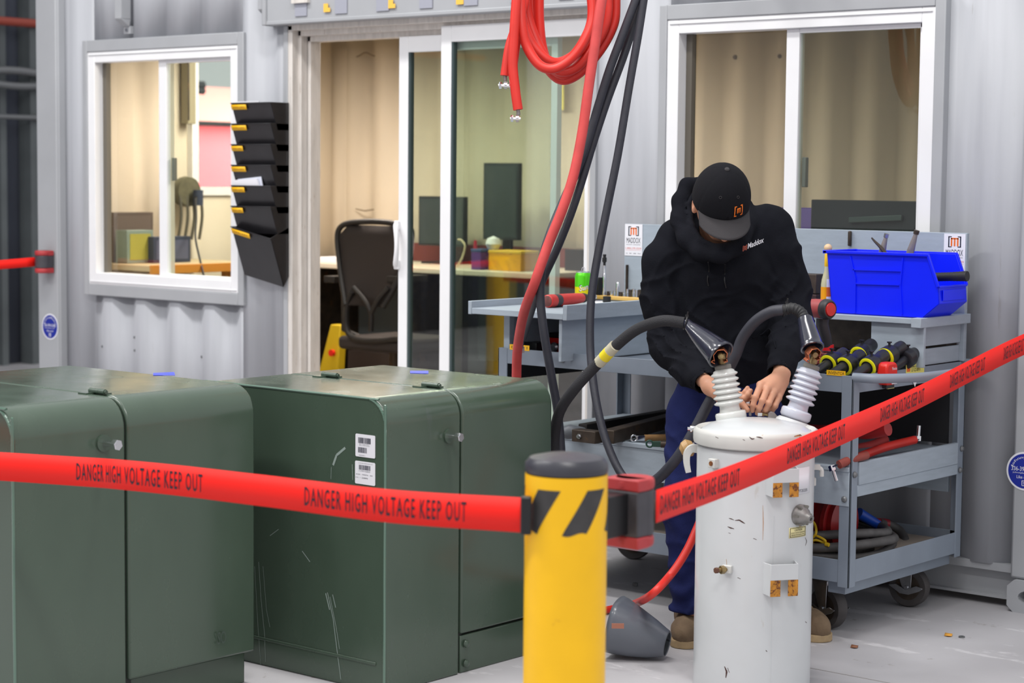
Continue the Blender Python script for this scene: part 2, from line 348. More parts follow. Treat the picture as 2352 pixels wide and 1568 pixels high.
# ------------------------------------------------------------------ container shell
YF = 6.92
CX0, CX1 = -9.24, -3.18
PER, PH = .2725, -8.69
def prof(X):      # depth of the corrugated sheet behind the face at X
    t = ((X-PH) % PER)
    if t < .07: return 0
    if t < .136: return .036*(t-.07)/.066
    if t < .206: return .036
    return .036*(1-(t-.206)/(PER-.206))
def corr(b, x0, x1, z0, z1, y=YF, s=1, off=0, per=None):
    ks = [0, .07, .136, .206]; xs = {x0, x1}
    k = math.floor((x0-PH)/PER)
    while PH+k*PER < x1:
        for q in ks:
            x = PH+k*PER+q
            if x0 < x < x1: xs.add(x)
        k += 1
    xs = sorted(xs); b.sheet([[(x, y+s*prof(x+off), z) for x in xs] for z in (z0, z1)])
Z0, Z1 = .16, 2.9
b = MB()
corr(b, -9.06, -8.80, Z0, Z1); corr(b, -8.80, -7.58, Z0, .97); corr(b, -8.80, -7.58, 2.28, Z1); corr(b, -7.58, -7.27, Z0, Z1)
corr(b, -7.27, -5.36, 2.36, Z1); corr(b, -5.36, -4.98, Z0, Z1); corr(b, -4.98, -3.70, Z0, 1.0); corr(b, -4.98, -3.70, 2.29, Z1); corr(b, -3.70, -3.34, Z0, Z1)
struct(b, 'wall_front', m_gray, solid=.003)
b = MB(); b.box(CX0, -9.06, 6.895, 7.02, 0, Z1); b.box(-9.085, -9.055, 6.905, 6.96, .1, Z1)
struct(b, 'trim_4', m_gray2, bev=.008)
b = MB(); b.box(-3.345, CX1, 6.895, 7.05, .122, Z1); struct(b, 'trim_5', m_gray2, bev=.01)
b = MB(); b.box(-9.06, -3.345, 6.925, 7.0, .135, .165); b.box(-9.06, -3.345, 6.962, 7.0, .03, .135); b.box(-9.06, -3.345, 6.935, 7.0, .03, .04)
struct(b, 'trim_6', m_gray2)
def casting(x0, x1, name):
    b = MB(); cx, cz = (x0+x1)/2, .06; y0 = 6.875; n = 16
    out = [(x0, 0), (x1, 0), (x1, .122), (x0, .122)]
    ring = [(cx+.032*math.cos(2*math.pi*i/n)*1.35, cz+.026*math.sin(2*math.pi*i/n)) for i in range(n)]
    sq = []
    for i in range(n):
        a = 2*math.pi*i/n; c_, s_ = math.cos(a), math.sin(a); k = 1/max(abs(c_)/((x1-x0)/2), abs(s_)/.061); sq.append((cx+c_*k, cz+s_*k))
    vs = [(p[0], y0, p[1]) for p in ring]+[(p[0], y0, p[1]) for p in sq]+[(p[0], y0+.1, p[1]) for p in ring]+[(p[0], y0+.16, p[1]) for p in sq]
    fs = []
    for i in range(n):
        j = (i+1) % n; fs += [(i, j, n+j, n+i), (i, j, 2*n+j, 2*n+i), (n+i, n+j, 3*n+j, 3*n+i)]
    fs.append(tuple(2*n+i for i in range(n))); b.add(vs, fs); struct(b, name, m_gray2)
casting(-3.345, -3.17, 'trim_7')
# roof, floor and inner lining of the office
b = MB(); b.box(CX0, CX1, 6.9, 9.34, 2.9, 2.95); b.box(-9.15, -3.3, 7.05, 9.28, 2.5, 2.52); struct(b, 'ceiling', m_tan)
b = MB(); b.box(CX0, CX1, 6.97, 9.34, .1, .17); struct(b, 'floor_office', m_tan2)
b = MB(); corr(b, CX0, CX1, .17, 2.52, y=9.24, s=1.35, off=-.07); struct(b, 'wall_back', m_tan, solid=.004)
b = MB()
# end wall with a window opening to the yard
EX = -9.15; wy0, wy1, wz0, wz1 = 7.965, 8.62, 1.50, 2.46
def endsheet(y0, y1, z0, z1):
    ys = []; y = y0
    ys = sorted(set([y0, y1]+[v for k in range(-2, 12) for v in (7.50+k*.4, 7.53+k*.4, 7.60+k*.4, 7.63+k*.4) if y0 < v < y1]))
    def pf(y):
        t = (y-7.50) % .4
        return -.03 if .03 <= t <= .10 else (0 if (t >= .13 or t == 0) else 0)
    b.sheet([[(EX+pf(y), y, z) for y in ys] for z in (z0, z1)])
endsheet(6.97, wy0, .17, 2.52); endsheet(wy1, 9.3, .17, 2.52); endsheet(wy0, wy1, .17, wz0); endsheet(wy0, wy1, wz1, 2.52)
struct(b, 'wall_end_left', m_tan, solid=.004)
b = MB(); b.box(-3.32, -3.29, 6.97, 9.3, .17, 2.52); struct(b, 'wall_end_right', m_tan)
b = MB(); b.box(EX-.09, EX-.06, 6.97, wy0-.01, .1, 2.9); b.box(EX-.09, EX-.06, wy1+.01, 9.34, .1, 2.9); b.box(-3.285, -3.2, 6.97, 9.34, .1, 2.9); struct(b, 'wall_end_outer', m_gray)
t = tag(thing('window_3', (EX, 8.3, wz0), 'office end window', 'window'), kind='structure')
b = MB(); b.box(EX-.07, EX+.015, wy0-.03, wy0+.02, wz0-.03, wz1+.03); b.box(EX-.07, EX+.015, wy1-.02, wy1+.03, wz0-.03, wz1+.03); b.box(EX-.07, EX+.015, wy0, wy1, wz0-.03, wz0+.02); b.box(EX-.07, EX+.015, wy0, wy1, wz1-.02, wz1+.03)
b.build('window_frame', m_white, t)
b = MB(); b.box(EX-.04, EX-.034, wy0, wy1, wz0, wz1); b.build('pane', m_glass2, t)
# front lining so that the office is closed
b = MB()
for (x0, x1, z0, z1) in ((-9.15, -8.80, .17, 2.52), (-8.80, -7.6, .17, .99), (-8.80, -7.6, 2.25, 2.52), (-7.6, -7.24, .17, 2.52), (-7.24, -5.36, 2.33, 2.52), (-5.36, -4.96, .17, 2.52), (-4.96, -3.72, .17, 1.02), (-4.96, -3.72, 2.26, 2.52), (-3.72, -3.3, .17, 2.52)):
    b.box(x0, x1, 7.02, 7.05, z0, z1)
struct(b, 'wall_lining', m_tan)
# ------------------------------------------------------------------ windows
def window(name, x0, x1, z0, z1, label, xm):
    t = tag(thing(name, ((x0+x1)/2, YF, z0), label, 'window'), kind='structure')
    s = .038; b = MB()   # welded steel surround
    b.box(x0-s, x0, YF-.02, YF+.05, z0-.06, z1+.062); b.box(x1, x1+.045, YF-.02, YF+.05, z0-.06, z1+.062)
    b.box(x0, x1, YF-.02, YF+.05, z1, z1+.062); b.box(x0, x1, YF-.02, YF+.05, z0-.06, z0); b.build('surround', m_gray2, t, bev=.004)
    b = MB(); f = .058; y0, y1 = YF-.014, YF+.07
    b.box(x0, x0+f, y0, y1, z0, z1); b.box(x1-f, x1, y0, y1, z0, z1); b.box(x0+f, x1-f, y0, y1, z1-f, z1); b.box(x0+f, x1-f, y0, y1, z0, z0+f+.005)
    b.box(x0+.012, x1-.012, y0-.006, y0, z1-.02, z1-.012); b.box(x0+.012, x1-.012, y0-.006, y0, z0+.012, z0+.02)
    b.build('window_frame', m_white, t, bev=.004)
    b = MB(); ys = YF+.012
    b.box(xm-.03, xm+.03, ys, ys+.03, z0+f, z1-f); b.box(xm+.03, x1-f, ys, ys+.03, z1-f-.018, z1-f); b.box(xm+.03, x1-f, ys, ys+.03, z0+f, z0+f+.02); b.box(x1-f-.02, x1-f, ys, ys+.03, z0+f, z1-f)
    b.build('sash', m_white, t, bev=.003)
    b = MB(); b.box(xm+.02, x1-f-.01, ys+.012, ys+.018, z0+f, z1-f); b.build('pane', m_glass, t)
    b = MB(); b.box(xm-.03, xm+.012, ys+.042, ys+.07, z0+f, z1-f); b.build('inner_stile', mat('shaded_vinyl', (214, 208, 192), .5), t)
    b = MB(); b.box(x0+f, xm, ys+.05, ys+.056, z0+f, z1-f); b.build('pane', m_glass2, t)
    b = MB(); zc = (z0+z1)/2; b.box(xm+.035, xm+.052, ys+.03, ys+.055, zc-.06, zc+.06); b.build('latch', m_collar, t, bev=.003)
    b = MB(); b.box(x0+f, x0+f+.03, ys+.03, ys+.06, z0+f, z1-f); b.build('screen_track', mat('dark_track', (104, 98, 88), .6), t)
    return t
window('window_1', -8.80, -7.603, .996, 2.245, 'small white framed sliding office window left of the file holder', -8.215)
window('window_2', -4.962, -3.719, 1.0, 2.255, 'white framed sliding office window behind the person', -4.365)
# ------------------------------------------------------------------ sliding door with its header
DX0, DX1 = -7.20, -5.385
b = MB(); b.box(-7.36, -5.30, YF-.07, YF+.03, 2.325, 2.86); b.box(-7.36, -5.30, YF-.075, YF-.066, 2.325, 2.345); b.box(-7.36, -7.33, YF-.08, YF, 2.325, 2.86)
struct(b, 'trim_8', m_gray2, bev=.006)
b = MB()
for i in range(7): b.box(-7.13+i*.272, -7.05+i*.272, YF-.076, YF-.071, 2.36, 2.86)
struct(b, 'trim_9', mat('header_rib_paint', (158, 160, 172), .55))
b = MB(); b.box(DX0-.075, DX0-.045, YF-.015, YF+.06, .165, 2.325); b.box(DX1+.02, DX1+.05, YF-.012, YF+.06, .165, 2.325); struct(b, 'trim_10', m_gray2, bev=.003)
d = tag(thing('door_1', (-6.3, YF, .17), 'white framed sliding glass office door standing half open', 'door'), kind='structure')
b = MB()
for k, (yy, w_) in enumerate(((YF-.012, .03), (YF+.03, .022), (YF+.07, .02))):
    x = DX0-.045+k*.027; b.box(x, x+w_, yy, YF+.14, .17, 2.325-k*.018)
    b.box(x, DX1+.02, yy, YF+.14, 2.30-k*.026, 2.325-k*.026+.004)
b.box(DX1-.0, DX1+.02, YF, YF+.14, .17, 2.3); b.box(DX0, DX1, YF-.01, YF+.14, .16, .19)
b.build('door_frame', m_dirty, d, bev=.003)
def leaf(x0, x1, y, z1, name, st=.062):
    b = MB(); b.box(x0, x0+st, y, y+.035, .19, z1); b.box(x1-st*.6, x1, y, y+.035, .19, z1); b.box(x0+st, x1-st*.6, y, y+.035, z1-.075, z1); b.box(x0+st, x1-st*.6, y, y+.035, .19, .29)
    o = b.build(name, m_white, d, bev=.003)
    b = MB(); b.box(x0+st, x0+st+.012, y+.004, y+.03, .29, z1-.075); b.build('gasket', mat('dark_glazing_gasket', (62, 76, 78), .5), o)
    b = MB(); b.box(x0+st-.005, x1-st*.6, y+.014, y+.02, .28, z1-.07); b.build('pane', m_glassd, o); return o
xs_ = onY(1010, 450, YF+.01).x; leaf(xs_, DX1+.01, YF+.012, 2.285, 'fixed_leaf')
xa = onY(915, 450, YF+.06).x; xb = onY(1277, 450, YF+.06).x
sl = leaf(xa, xb, YF+.06, 2.25, 'sliding_leaf', .058)
b = MB(); hz0, hz1 = onY(918, 612, YF).z, onY(918, 516, YF).z; hx = xa+.02; hp = []
for i in range(15):
    tt = i/14; z = hz0+(hz1-hz0)*tt; dx = -.012+.035*math.sin(math.pi*tt)**.6 if 0 < tt < 1 else -.012
    hp.append((hx-.01+.03*math.sin(math.pi*tt)**.7*1.0-.012, YF+.06-.012-.028*math.sin(math.pi*tt)**.5, z))
b.tube(hp, [.014-.003*math.sin(math.pi*i/14) for i in range(15)], 12)
b.obox((hx-.02, YF+.052, hz1-.005), (.013, 0, 0), (0, .01, 0), (0, 0, .022)); b.obox((hx-.02, YF+.052, hz0+.005), (.013, 0, 0), (0, .01, 0), (0, 0, .022))
b.build('handle', m_white, sl, bev=.004)
# brackets and small fittings above the windows
def bracket(px, py, lb):
    p = onY(px, py, YF-.01); t = thing('steel_hanger', (p.x, YF, p.z), lb, 'bracket', 'steel hangers welded above the windows')
    b = MB(); b.box(p.x-.035, p.x+.02, YF-.065, YF, p.z+.035, 2.86); b.prism([(p.x-.035, YF-.065, p.z+.035), (p.x-.035, YF, p.z+.035), (p.x-.035, YF-.01, p.z-.005)], (.055, 0, 0)); b.build('channel', m_white if False else m_gray2, t, bev=.003)
    b = MB(); b.box(p.x-.03, p.x+.025, YF-.008, YF+.03, p.z-.04, p.z+.0); b.build('foot', m_gray2, t)
    b = MB(); b.cyl((p.x, YF-.018, p.z-.02), (p.x, YF-.008, p.z-.02), .008, seg=8); b.build('bolt', m_steel, t)
bracket(292, 60, 'grey steel hanger bracket above the small left window')
bracket(622, 40, 'grey steel hanger bracket beside the door header')
b = MB(); p = onY(692, 0, YF-.075); b.box(p.x-.055, p.x+.055, YF-.09, YF-.07, p.z-.015, p.z+.09); o = b.build('junction_plate', m_dirty); tag(o, 'small dirty white wall plate at the top left of the door header', 'wall plate')
for (x, y, lb) in ((748, 18, 'leftmost'), (897, 9, 'middle'), (1053, 0, 'rightmost')):
    p = onY(x, y, YF-.078); b = MB(); b.box(p.x-.014, p.x+.016, YF-.079, YF-.077, p.z-.02, p.z+.02); b.box(p.x+.016, p.x+.03, YF-.079, YF-.077, p.z-.02, p.z)
    tag(b.build('paint_mark', mat('orange_marker_tag', (240, 190, 80), .6)), lb+' small orange tag on the grey door header', 'tag', 'orange tags on the header')
# small screws on the wall sheet
for (x, y) in ((302, 775), (303, 805), (228, 796), (454, 820), (622, 636)):
    p = onY(x, y, YF); yy = YF+prof(p.x); b = MB(); b.cyl((p.x, yy, p.z), (p.x, yy-.006, p.z), .007, seg=8)
    tag(b.build('wall_screw', m_galv), 'small screw head in the grey corrugated wall beneath the small window', 'screw', 'screws in the corrugated wall')
# round stickers on the corner posts
def sticker(cx, cz, lb, full):
    y = 6.893; t = thing('round_sticker', (cx, y, cz), lb, 'sticker'); r = .072
    b = MB(); b.lathe([(r, 0), (r, .0012)], (cx, y+.0012, cz), (0, -1, 0), 48); b.build('backing', m_paper, t)
    b = MB(); b.lathe([(r*.9, 0), (r*.9, .0006)], (cx, y, cz), (0, -1, 0), 48); b.build('blue_disc', mat('blue_sticker_print', (24, 42, 150), .5), t)
    b = MB(); V, F = text2d('JohnnyBeans'); mm = []
    for (u_, v_) in V:
        a = math.radians(166-152*u_); rr = r*(.62+.17*v_); mm.append((cx+rr*math.cos(a), y-.0012, cz+rr*math.sin(a)))
    b.add(mm, F)
    text_on(b, '336-394-0380', (cx-.052, y-.0012, cz+.000), (1, 0, 0), (0, 0, 1), .104, .016)
    text_on(b, 'johnnybeans.com', (cx-.046, y-.0012, cz-.011), (1, 0, 0), (0, 0, 1), .092, .007)
    text_on(b, 'Like us on', (cx-.03, y-.0012, cz-.028), (1, 0, 0), (0, 0, 1), .06, .011)
    rects_on(b, [(-.009, -.055, .018, .002), (-.009, -.037, .018, .002), (-.009, -.055, .002, .018), (.007, -.055, .002, .018), (0, -.052, .003, .013), (-.003, -.045, .008, .003)], (cx, y-.0012, cz), (1, 0, 0), (0, 0, 1), (0, -1, 0))
    b.build('lettering', m_paper, t, normals=False)
p = onY(115, 750, 6.893); sticker(p.x, p.z, 'round blue sticker on the left corner post below the tape holder', 0)
p = onY(2353, 1082, 6.893); sticker(p.x, p.z+.0, 'round blue sticker on the right corner post at the picture edge', 1)
# ------------------------------------------------------------------ green pad-mounted transformers
def bolt(parent, p, n, ln=.055, r=.011, nm='bolt'):
    p, n = Vector(p), Vector(n).normalized(); b = MB()
    b.cyl(p, p+n*ln, r*.72, seg=14); b.cyl(p+n*ln, p+n*(ln+.018), r*1.35, seg=6); b.cyl(p+n*(ln+.018), p+n*(ln+.02), r*1.1, seg=6); b.build(nm, m_chrome, parent)
    b = MB(); b.cyl(p-n*.002, p+n*.006, r*2.1, seg=20); return b.build(nm+'_boss', m_green, parent)
def padmount(X0, X1, Y0, YS, Y1, ZT, R, label, over=.0, zs=.1, extra=None):
    t = thing('pad_transformer', ((X0+X1)/2, (Y0+Y1)/2, 0), label, 'transformer')
    def sect(x0, x1, zb, zt, r, n=8, crown=.0):   # rounded-top outline in XZ
        P = [(x0, zb), (x1, zb)]
        P += [(x1-r+r*math.cos(a), zt-r+r*math.sin(a)) for a in [math.pi/2*i/n for i in range(n+1)]]
        P += [(x0+r-r*math.cos(a), zt-r+r*math.sin(a)) for a in [math.pi/2*(1-i/n) for i in range(n+1)]]
        return P
    b = MB(); S = sect(X0, X1, 0, ZT, R); b.prism([(x, Y0, z) for x, z in S], (0, YS-Y0-.008, 0)); b.build('tank', m_green, t, bev=.006)
    b = MB(); S = sect(X0+.012, X1-.012, .02, ZT-.012, R-.008); b.prism([(x, YS-.012, z) for x, z in S], (0, .03, 0)); b.build('seam_gap', m_greend, t)
    b = MB(); S = sect(X0, X1, zs+.005, ZT, R); b.prism([(x, YS+.002, z) for x, z in S], (0, Y1-YS, 0)); b.build('hood', m_green, t, bev=.007)
    b = MB(); b.box(X0+.005, X1-.005-over, YS+.004, Y1-.01, 0, zs-.002); b.build('sill', m_green, t, bev=.004)
    b = MB(); b.box(X0+.02, X1-.02-over, YS, Y1-.02, zs-.004, zs+.008); b.build('sill_gap', m_greend, t)
    # weld seam and raised foot band on the near end plate
    b = MB(); pts = []
    for (x, z) in sect(X0, X1, .0, ZT, R)[1:]: pts.append((x-.004 if x > (X0+X1)/2 else x+.004, Y0-.001, z-.003))
    random.seed(3); pp = spline(pts[:], 8); pp = [p+Vector((random.uniform(-1, 1), 0, random.uniform(-1, 1)))*.0007 for p in pp]; b.tube(pp, .0042, 6); b.build('weld_bead', mat('glossy_green_weld', (96, 122, 108), .18), t)
    b = MB(); b.box(X0+.03, X1-.04, Y0-.004, Y0+.001, .085, .095); b.build('weld_bead', m_green, t, bev=.002)
    # hinge pins on the roof seam
    for hx in (X0+.30*(X1-X0), X1-.14):
        h = MB(); h.cyl((hx-.035, YS+.004, ZT+.008), (hx+.035, YS+.004, ZT+.008), .0085, seg=12); h.cyl((hx+.035, YS+.004, ZT+.008), (hx+.041, YS+.004, ZT+.008), .006, seg=10)
        h.box(hx-.05, hx-.012, YS-.03, YS+.004, ZT-.001, ZT+.004); h.box(hx-.01, hx+.03, YS+.004, YS+.032, ZT-.001, ZT+.004); h.build('hinge', m_green, t)
    return t
T2X = -4.222
t2 = padmount(-5.08, T2X, 4.44, 4.79, 5.245, .918, .082, 'green metal transformer box with two barcode stickers, in the middle behind the tape', zs=.125)
p = onX(1030, 1001, T2X); bolt(t2, p, (1, 0, 0), .035)
for (x, y) in ((1071, 1478), (1071, 1523)):
    p = onX(x, y, T2X); b = MB(); b.lathe([(.013, 0), (.011, .005), (.004, .008), (0, .008)], p, (1, 0, 0), 16); b.build('rivet', m_green, t2)
# barcode stickers on the end plate
def barcode(parent, px0, py0, px1, py1, kind):
    a = onY(px0, py0, 4.4385); c = onY(px1, py1, 4.4385); x0, x1, z1, z0 = a.x, c.x, a.z, c.z; W, H = x1-x0, z1-z0; y = 4.4385
    b = MB(); b.prism([(x0+.003, y, z0), (x1-.003, y, z0), (x1, y, z0+.003), (x1, y, z1-.003), (x1-.003, y, z1), (x0+.003, y, z1), (x0, y, z1-.003), (x0, y, z0+.003)], (0, -.001, 0)); s = b.build('sticker', m_paper, parent)
    b = MB(); rs = []; random.seed(kind)
    def bars(u0, u1, v0, v1):
        u = u0
        while u < u1:
            w_ = random.choice((.008, .012, .02)); rs.append((x0+u*W, z0+v0*H, w_*W, (v1-v0)*H)); u += w_+random.choice((.01, .014, .02))
    o = (0, y-.001, 0)
    if kind == 1:
        bars(.14, .78, .6, .85); bars(.14, .58, .18, .42)
        text_on(b, 'FCL. 2500L/PBKV', (x0+.2*W, y-.0014, z0+.545*H), (1, 0, 0), (0, 0, 1), .5*W, .03*H)
        text_on(b, 'MT1179716423', (x0+.2*W, y-.0014, z0+.485*H), (1, 0, 0), (0, 0, 1), .52*W, .034*H)
        text_on(b, '9043250-1', (x0+.18*W, y-.0014, z0+.05*H), (1, 0, 0), (0, 0, 1), .32*W, .035*H)
    else:
        bars(.2, .76, .63, .84)
        text_on(b, 'HOWARD INDUSTRIES, INC', (x0+.18*W, y-.0014, z0+.9*H), (1, 0, 0), (0, 0, 1), .7*W, .03*H)
        text_on(b, '1179716423', (x0+.2*W, y-.0014, z0+.55*H), (1, 0, 0), (0, 0, 1), .55*W, .05*H)
        text_on(b, '8155 - 304076 - 201', (x0+.06*W, y-.0014, z0+.4*H), (1, 0, 0), (0, 0, 1), .82*W, .045*H)
        text_on(b, 'KVL - 1', (x0+.04*W, y-.0014, z0+.26*H), (1, 0, 0), (0, 0, 1), .24*W, .04*H)
        text_on(b, '23893', (x0+.34*W, y-.0014, z0+.25*H), (1, 0, 0), (0, 0, 1), .3*W, .06*H)
    rects_on(b, rs, o, (1, 0, 0), (0, 0, 1), (0, -1, 0), .0005); b.build('print', m_navyink, s, normals=False)
barcode(t2, 817, 995, 862, 1053, 1); barcode(t2, 816, 1057, 862, 1116, 2)
# scratches, drips
m_scr = mat('pale_paint_scratch', (142, 156, 150), .6); y = 4.4392
def scr(pts, w_=.0016, m_=None, nm='scratch'):
    b = MB()
    P = [onY(x_, y_, y) for x_, y_ in pts]
    for a_, c_ in zip(P[:-1], P[1:]):
        d_ = (c_-a_); n_ = Vector((-d_.z, 0, d_.x)).normalized()*w_/2; b.add([a_-n_, c_-n_, c_+n_, a_+n_], [(0, 1, 2, 3)])
    b.build(nm, m_ or m_scr, t2, normals=False)
scr([(765, 1068), (773, 1045), (793, 1028)], .008); scr([(761, 1072), (760, 1100)]); scr([(809, 1066), (810, 1102)], .002); scr([(694, 1265), (712, 1290)], .003)
scr([(594, 1290), (600, 1380), (608, 1460), (610, 1520)], .002); scr([(604, 1300), (612, 1400), (620, 1440)], .0015); scr([(752, 1360), (765, 1420), (775, 1500), (783, 1560)], .003)
scr([(758, 1370), (772, 1440), (780, 1490)], .002); scr([(748, 1362), (757, 1400)], .004); scr([(764, 1365), (771, 1395)], .003); scr([(620, 1230), (640, 1215)], .002); scr([(585, 1300), (592, 1430), (600, 1540)], .0015)
y = 4.4385; scr([(883, 1248), (884, 1285)], .006, m_rust, 'rust_chip')
T1X = -4.62
t1 = padmount(-5.62, T1X, 3.36, 3.76, 4.262, .945, .09, 'large green metal transformer box at the left edge with a long bolt', over=.03, zs=.1)
p = onX(237, 1017, T1X); bolt(t1, p, (1, 0, 0), .05, .012)
for (tt, pts, zz, lb) in ((t1, [(352, 857), (400, 855), (402, 862), (352, 862)], .9455, ''), (t2, [(942, 852), (984, 852), (984, 858), (942, 857)], .9185, '')):
    P = [onZ(x_, y_, zz) for x_, y_ in pts]; b = MB(); b.prism(P, (0, 0, .0012)); b.build('blue_mark', mat('blue_marker_tape', (70, 84, 220), .5), tt)
b = MB(); text_on(b, 'SO', onX(500, 1480, T1X+.0092), (0, 1, 0), (0, 0, 1), .035, .038); b.build('marker_scribble', mat('faint_pencil', (60, 74, 66), .6), t1, normals=False)

# ------------------------------------------------------------------ yellow bollard, belt cassettes and belts
def dep_pt(lat, d, z): v = LAT*lat+DEP*d; return Vector((v.x, v.y, z))
def bollard(c, r, zt, label):
    t = thing('bollard', (c[0], c[1], 0), label, 'bollard'); b = MB(); x, y = c
    b.lathe([(r, 0), (r, zt-.045)], (x, y, 0), seg=48); b.build('post', m_yel, t)
    b = MB(); b.lathe([(r*1.0, zt-.042), (r*1.015, zt-.036), (r*1.005, zt-.022), (r*.9, zt-.010), (r*.55, zt-.003), (0, zt)], (x, y, 0), seg=48); b.build('cap', mat('dark_dome_cap', (58, 58, 66), .35, var=.15, vscale=20), t)
    # slanted black stripes wrapped on the top band
    ang0 = math.atan2(-LAT.y*0-DEP.y, -DEP.x)   # direction to the camera side
    tob = Vector((0, 0, 0))
    z1, z0 = zt-.072, zt-.168
    for k in range(5):
        a_ = k*math.pi*.4; b = MB(); rows = []
        for j in range(9):
            f_ = j/8; zz = z0+(z1-z0)*f_; row = []
            for i in range(7):
                an = ang0+.83+a_+(.62*f_-.95)+.60*i/6; row.append((x+(r+.0009)*math.cos(an), y+(r+.0009)*math.sin(an), zz+(.004*math.sin(9*an) if j == 0 else 0)))
            rows.append(row)
        b.sheet(rows); b.build('black_stripe', m_ybk, t)
    return t
BC = (onZ(1305, 1100, .95)-CAMP)  # bollard centre 4.42 m in front of the lens
bc = dep_pt((1305-1176)/FPX*4.42, 4.42, 0); BR = .0915
bollard((bc.x, bc.y), BR, .992, 'yellow bollard with black slanted stripes and dark domed cap in front')
b2 = (-10.55, 1.5); bollard(b2, BR, 1.0, 'yellow bollard outside the left edge, mirrored in the door glass')
def cassette(c, r, z0, z1, label, holder_dir, holder_len):
    t = thing('belt_cassette', (c.x, c.y, z0), label, 'tape holder'); hd = Vector(holder_dir).normalized()
    side = Vector((-hd.y, hd.x, 0))
    b = MB(); b.lathe([(r, z0+.028), (r, z1-.028)], (c.x, c.y, 0), seg=40); b.obox((c.x, c.y, (z0+z1)/2) + hd*r*.5 if False else Vector((c.x, c.y, (z0+z1)/2))+hd*r*.5, hd*r*.5, side*r*.97, (0, 0, (z1-z0)/2-.028)); b.build('housing', mat('dark_grey_cassette', (66, 64, 70), .5, var=.15, vscale=20), t, bev=.004)
    for (a_, c_) in ((z0, z0+.028), (z1-.028, z1)):
        b = MB(); mid = [(r*.93, a_), (r*1.02, a_+.006), (r*1.02, c_-.006), (r*.93, c_)]; b.lathe(mid, (c.x, c.y, 0), seg=40); b.obox(Vector((c.x, c.y, (a_+c_)/2))+hd*r*.5, hd*r*.5, side*r*1.0, (0, 0, (c_-a_)/2)); b.build('end_cap', mat('faded_red_end_cap', (176, 54, 58), .5, var=.12, vscale=15), t, bev=.004)
    b = MB(); q = c+hd*(r+holder_len/2); b.obox((q.x, q.y, (z0+z1)/2), hd*(holder_len/2+.004), side*r*.4, (0, 0, (z1-z0)*.3)); b.build('mount', m_black, t, bev=.003)
    return t
def belt(pts, label, txts, ww=.077, name='barrier_belt'):
    P = spline(pts, 24); L_ = [0]
    for a_, c_ in zip(P[:-1], P[1:]): L_.append(L_[-1]+(c_-a_).length)
    hh = ww/2; t = thing(name, ((P[0]+P[-1])/2)-Vector((0, 0, .05)), label, 'barrier tape')
    rows = [[p+Vector((0, 0, hh)) for p in P], [p-Vector((0, 0, hh)) for p in P]]
    b = MB(); b.sheet(rows); b.build('webbing', m_tape, t, solid=.0012, normals=False)
    def pos(s_):
        i = max(0, min(len(P)-2, int(np.searchsorted(L_, s_))-1)); f_ = (s_-L_[i])/max(L_[i+1]-L_[i], 1e-6); return P[i]+(P[i+1]-P[i])*f_, (P[i+1]-P[i]).normalized()
    for (s0, s1) in txts:
        V, F = text2d('DANGER HIGH VOLTAGE KEEP OUT', 2, .008, 1.22); vs = []
        for (u_, v_) in V:
            p, d_ = pos(s0+(s1-s0)*u_); n_ = Vector((d_.y, -d_.x, 0)).normalized()
            if n_.dot(CAMP-p) < 0: n_ = -n_
            vs.append(p+n_*.0014+Vector((0, 0, (v_-.5)*ww*.60)))
        b = MB(); b.add(vs, F); b.build('lettering', m_ink, t, normals=False)
    return t, L_[-1]
# left run: from the bollard towards the second bollard
pl_ = A(1204, 1183, 4.40); fwl = dep_pt(-6.85, 7.8, .86)
def mixp(a_, c_, f_): return a_+(c_-a_)*f_
pe = A(-40, 1068, 5.45)
gate = Vector((-10.45, 1.55, .80))
P_ = [pl_, A(900, 1162.5, 4.63), A(600, 1126, 4.88), A(300, 1092, 5.14), pe, mixp(pe, gate, .4)-Vector((0, 0, .03)), mixp(pe, gate, .75)-Vector((0, 0, .02)), gate]
_, LL = belt(P_, 'blurred red barrier tape running left from the yellow bollard in front of the green boxes', [])
def s_at(P, x):   # arc length where the belt passes picture column x (to set the print where it stands)
    Q = spline(P, 24); L0 = 0; last = None
    for a_, c_ in zip(Q[:-1], Q[1:]):
        f0 = 1176+FPX*((a_-CAMP).dot(rt))/((a_-CAMP).dot(fw)); f1 = 1176+FPX*((c_-CAMP).dot(rt))/((c_-CAMP).dot(fw))
        if (f0-x)*(f1-x) <= 0: return L0+(c_-a_).length*abs((x-f0)/(f1-f0+1e-9))
        L0 += (c_-a_).length
    return L0
def pick(nm):
    return [o for o in COL.objects if o.name.startswith(nm)][-1]
def relabel(P, spans, t):
    tt, _ = belt(P, t['label'], [(s_at(P, a_), s_at(P, c_)) for a_, c_ in spans])
    for ch in list(t.children): bpy.data.objects.remove(ch)
    bpy.data.objects.remove(t); tt.name = 'barrier_belt'; return tt
t = pick('barrier_belt'); relabel(P_, [(700, 1072), (176, 466), (-330, -60)], t)
# narrowed black clip where the left run meets the bollard
t = thing('belt_clip', pl_-Vector((0, 0, .05)), 'black clip holding the red tape to the left side of the bollard', 'clip')
b = MB(); q = pl_+LAT*.004; b.obox(q, LAT*.012+DEP*.0, DEP*.012, (0, 0, .042)); b.build('jaw', m_black, t, bev=.004)
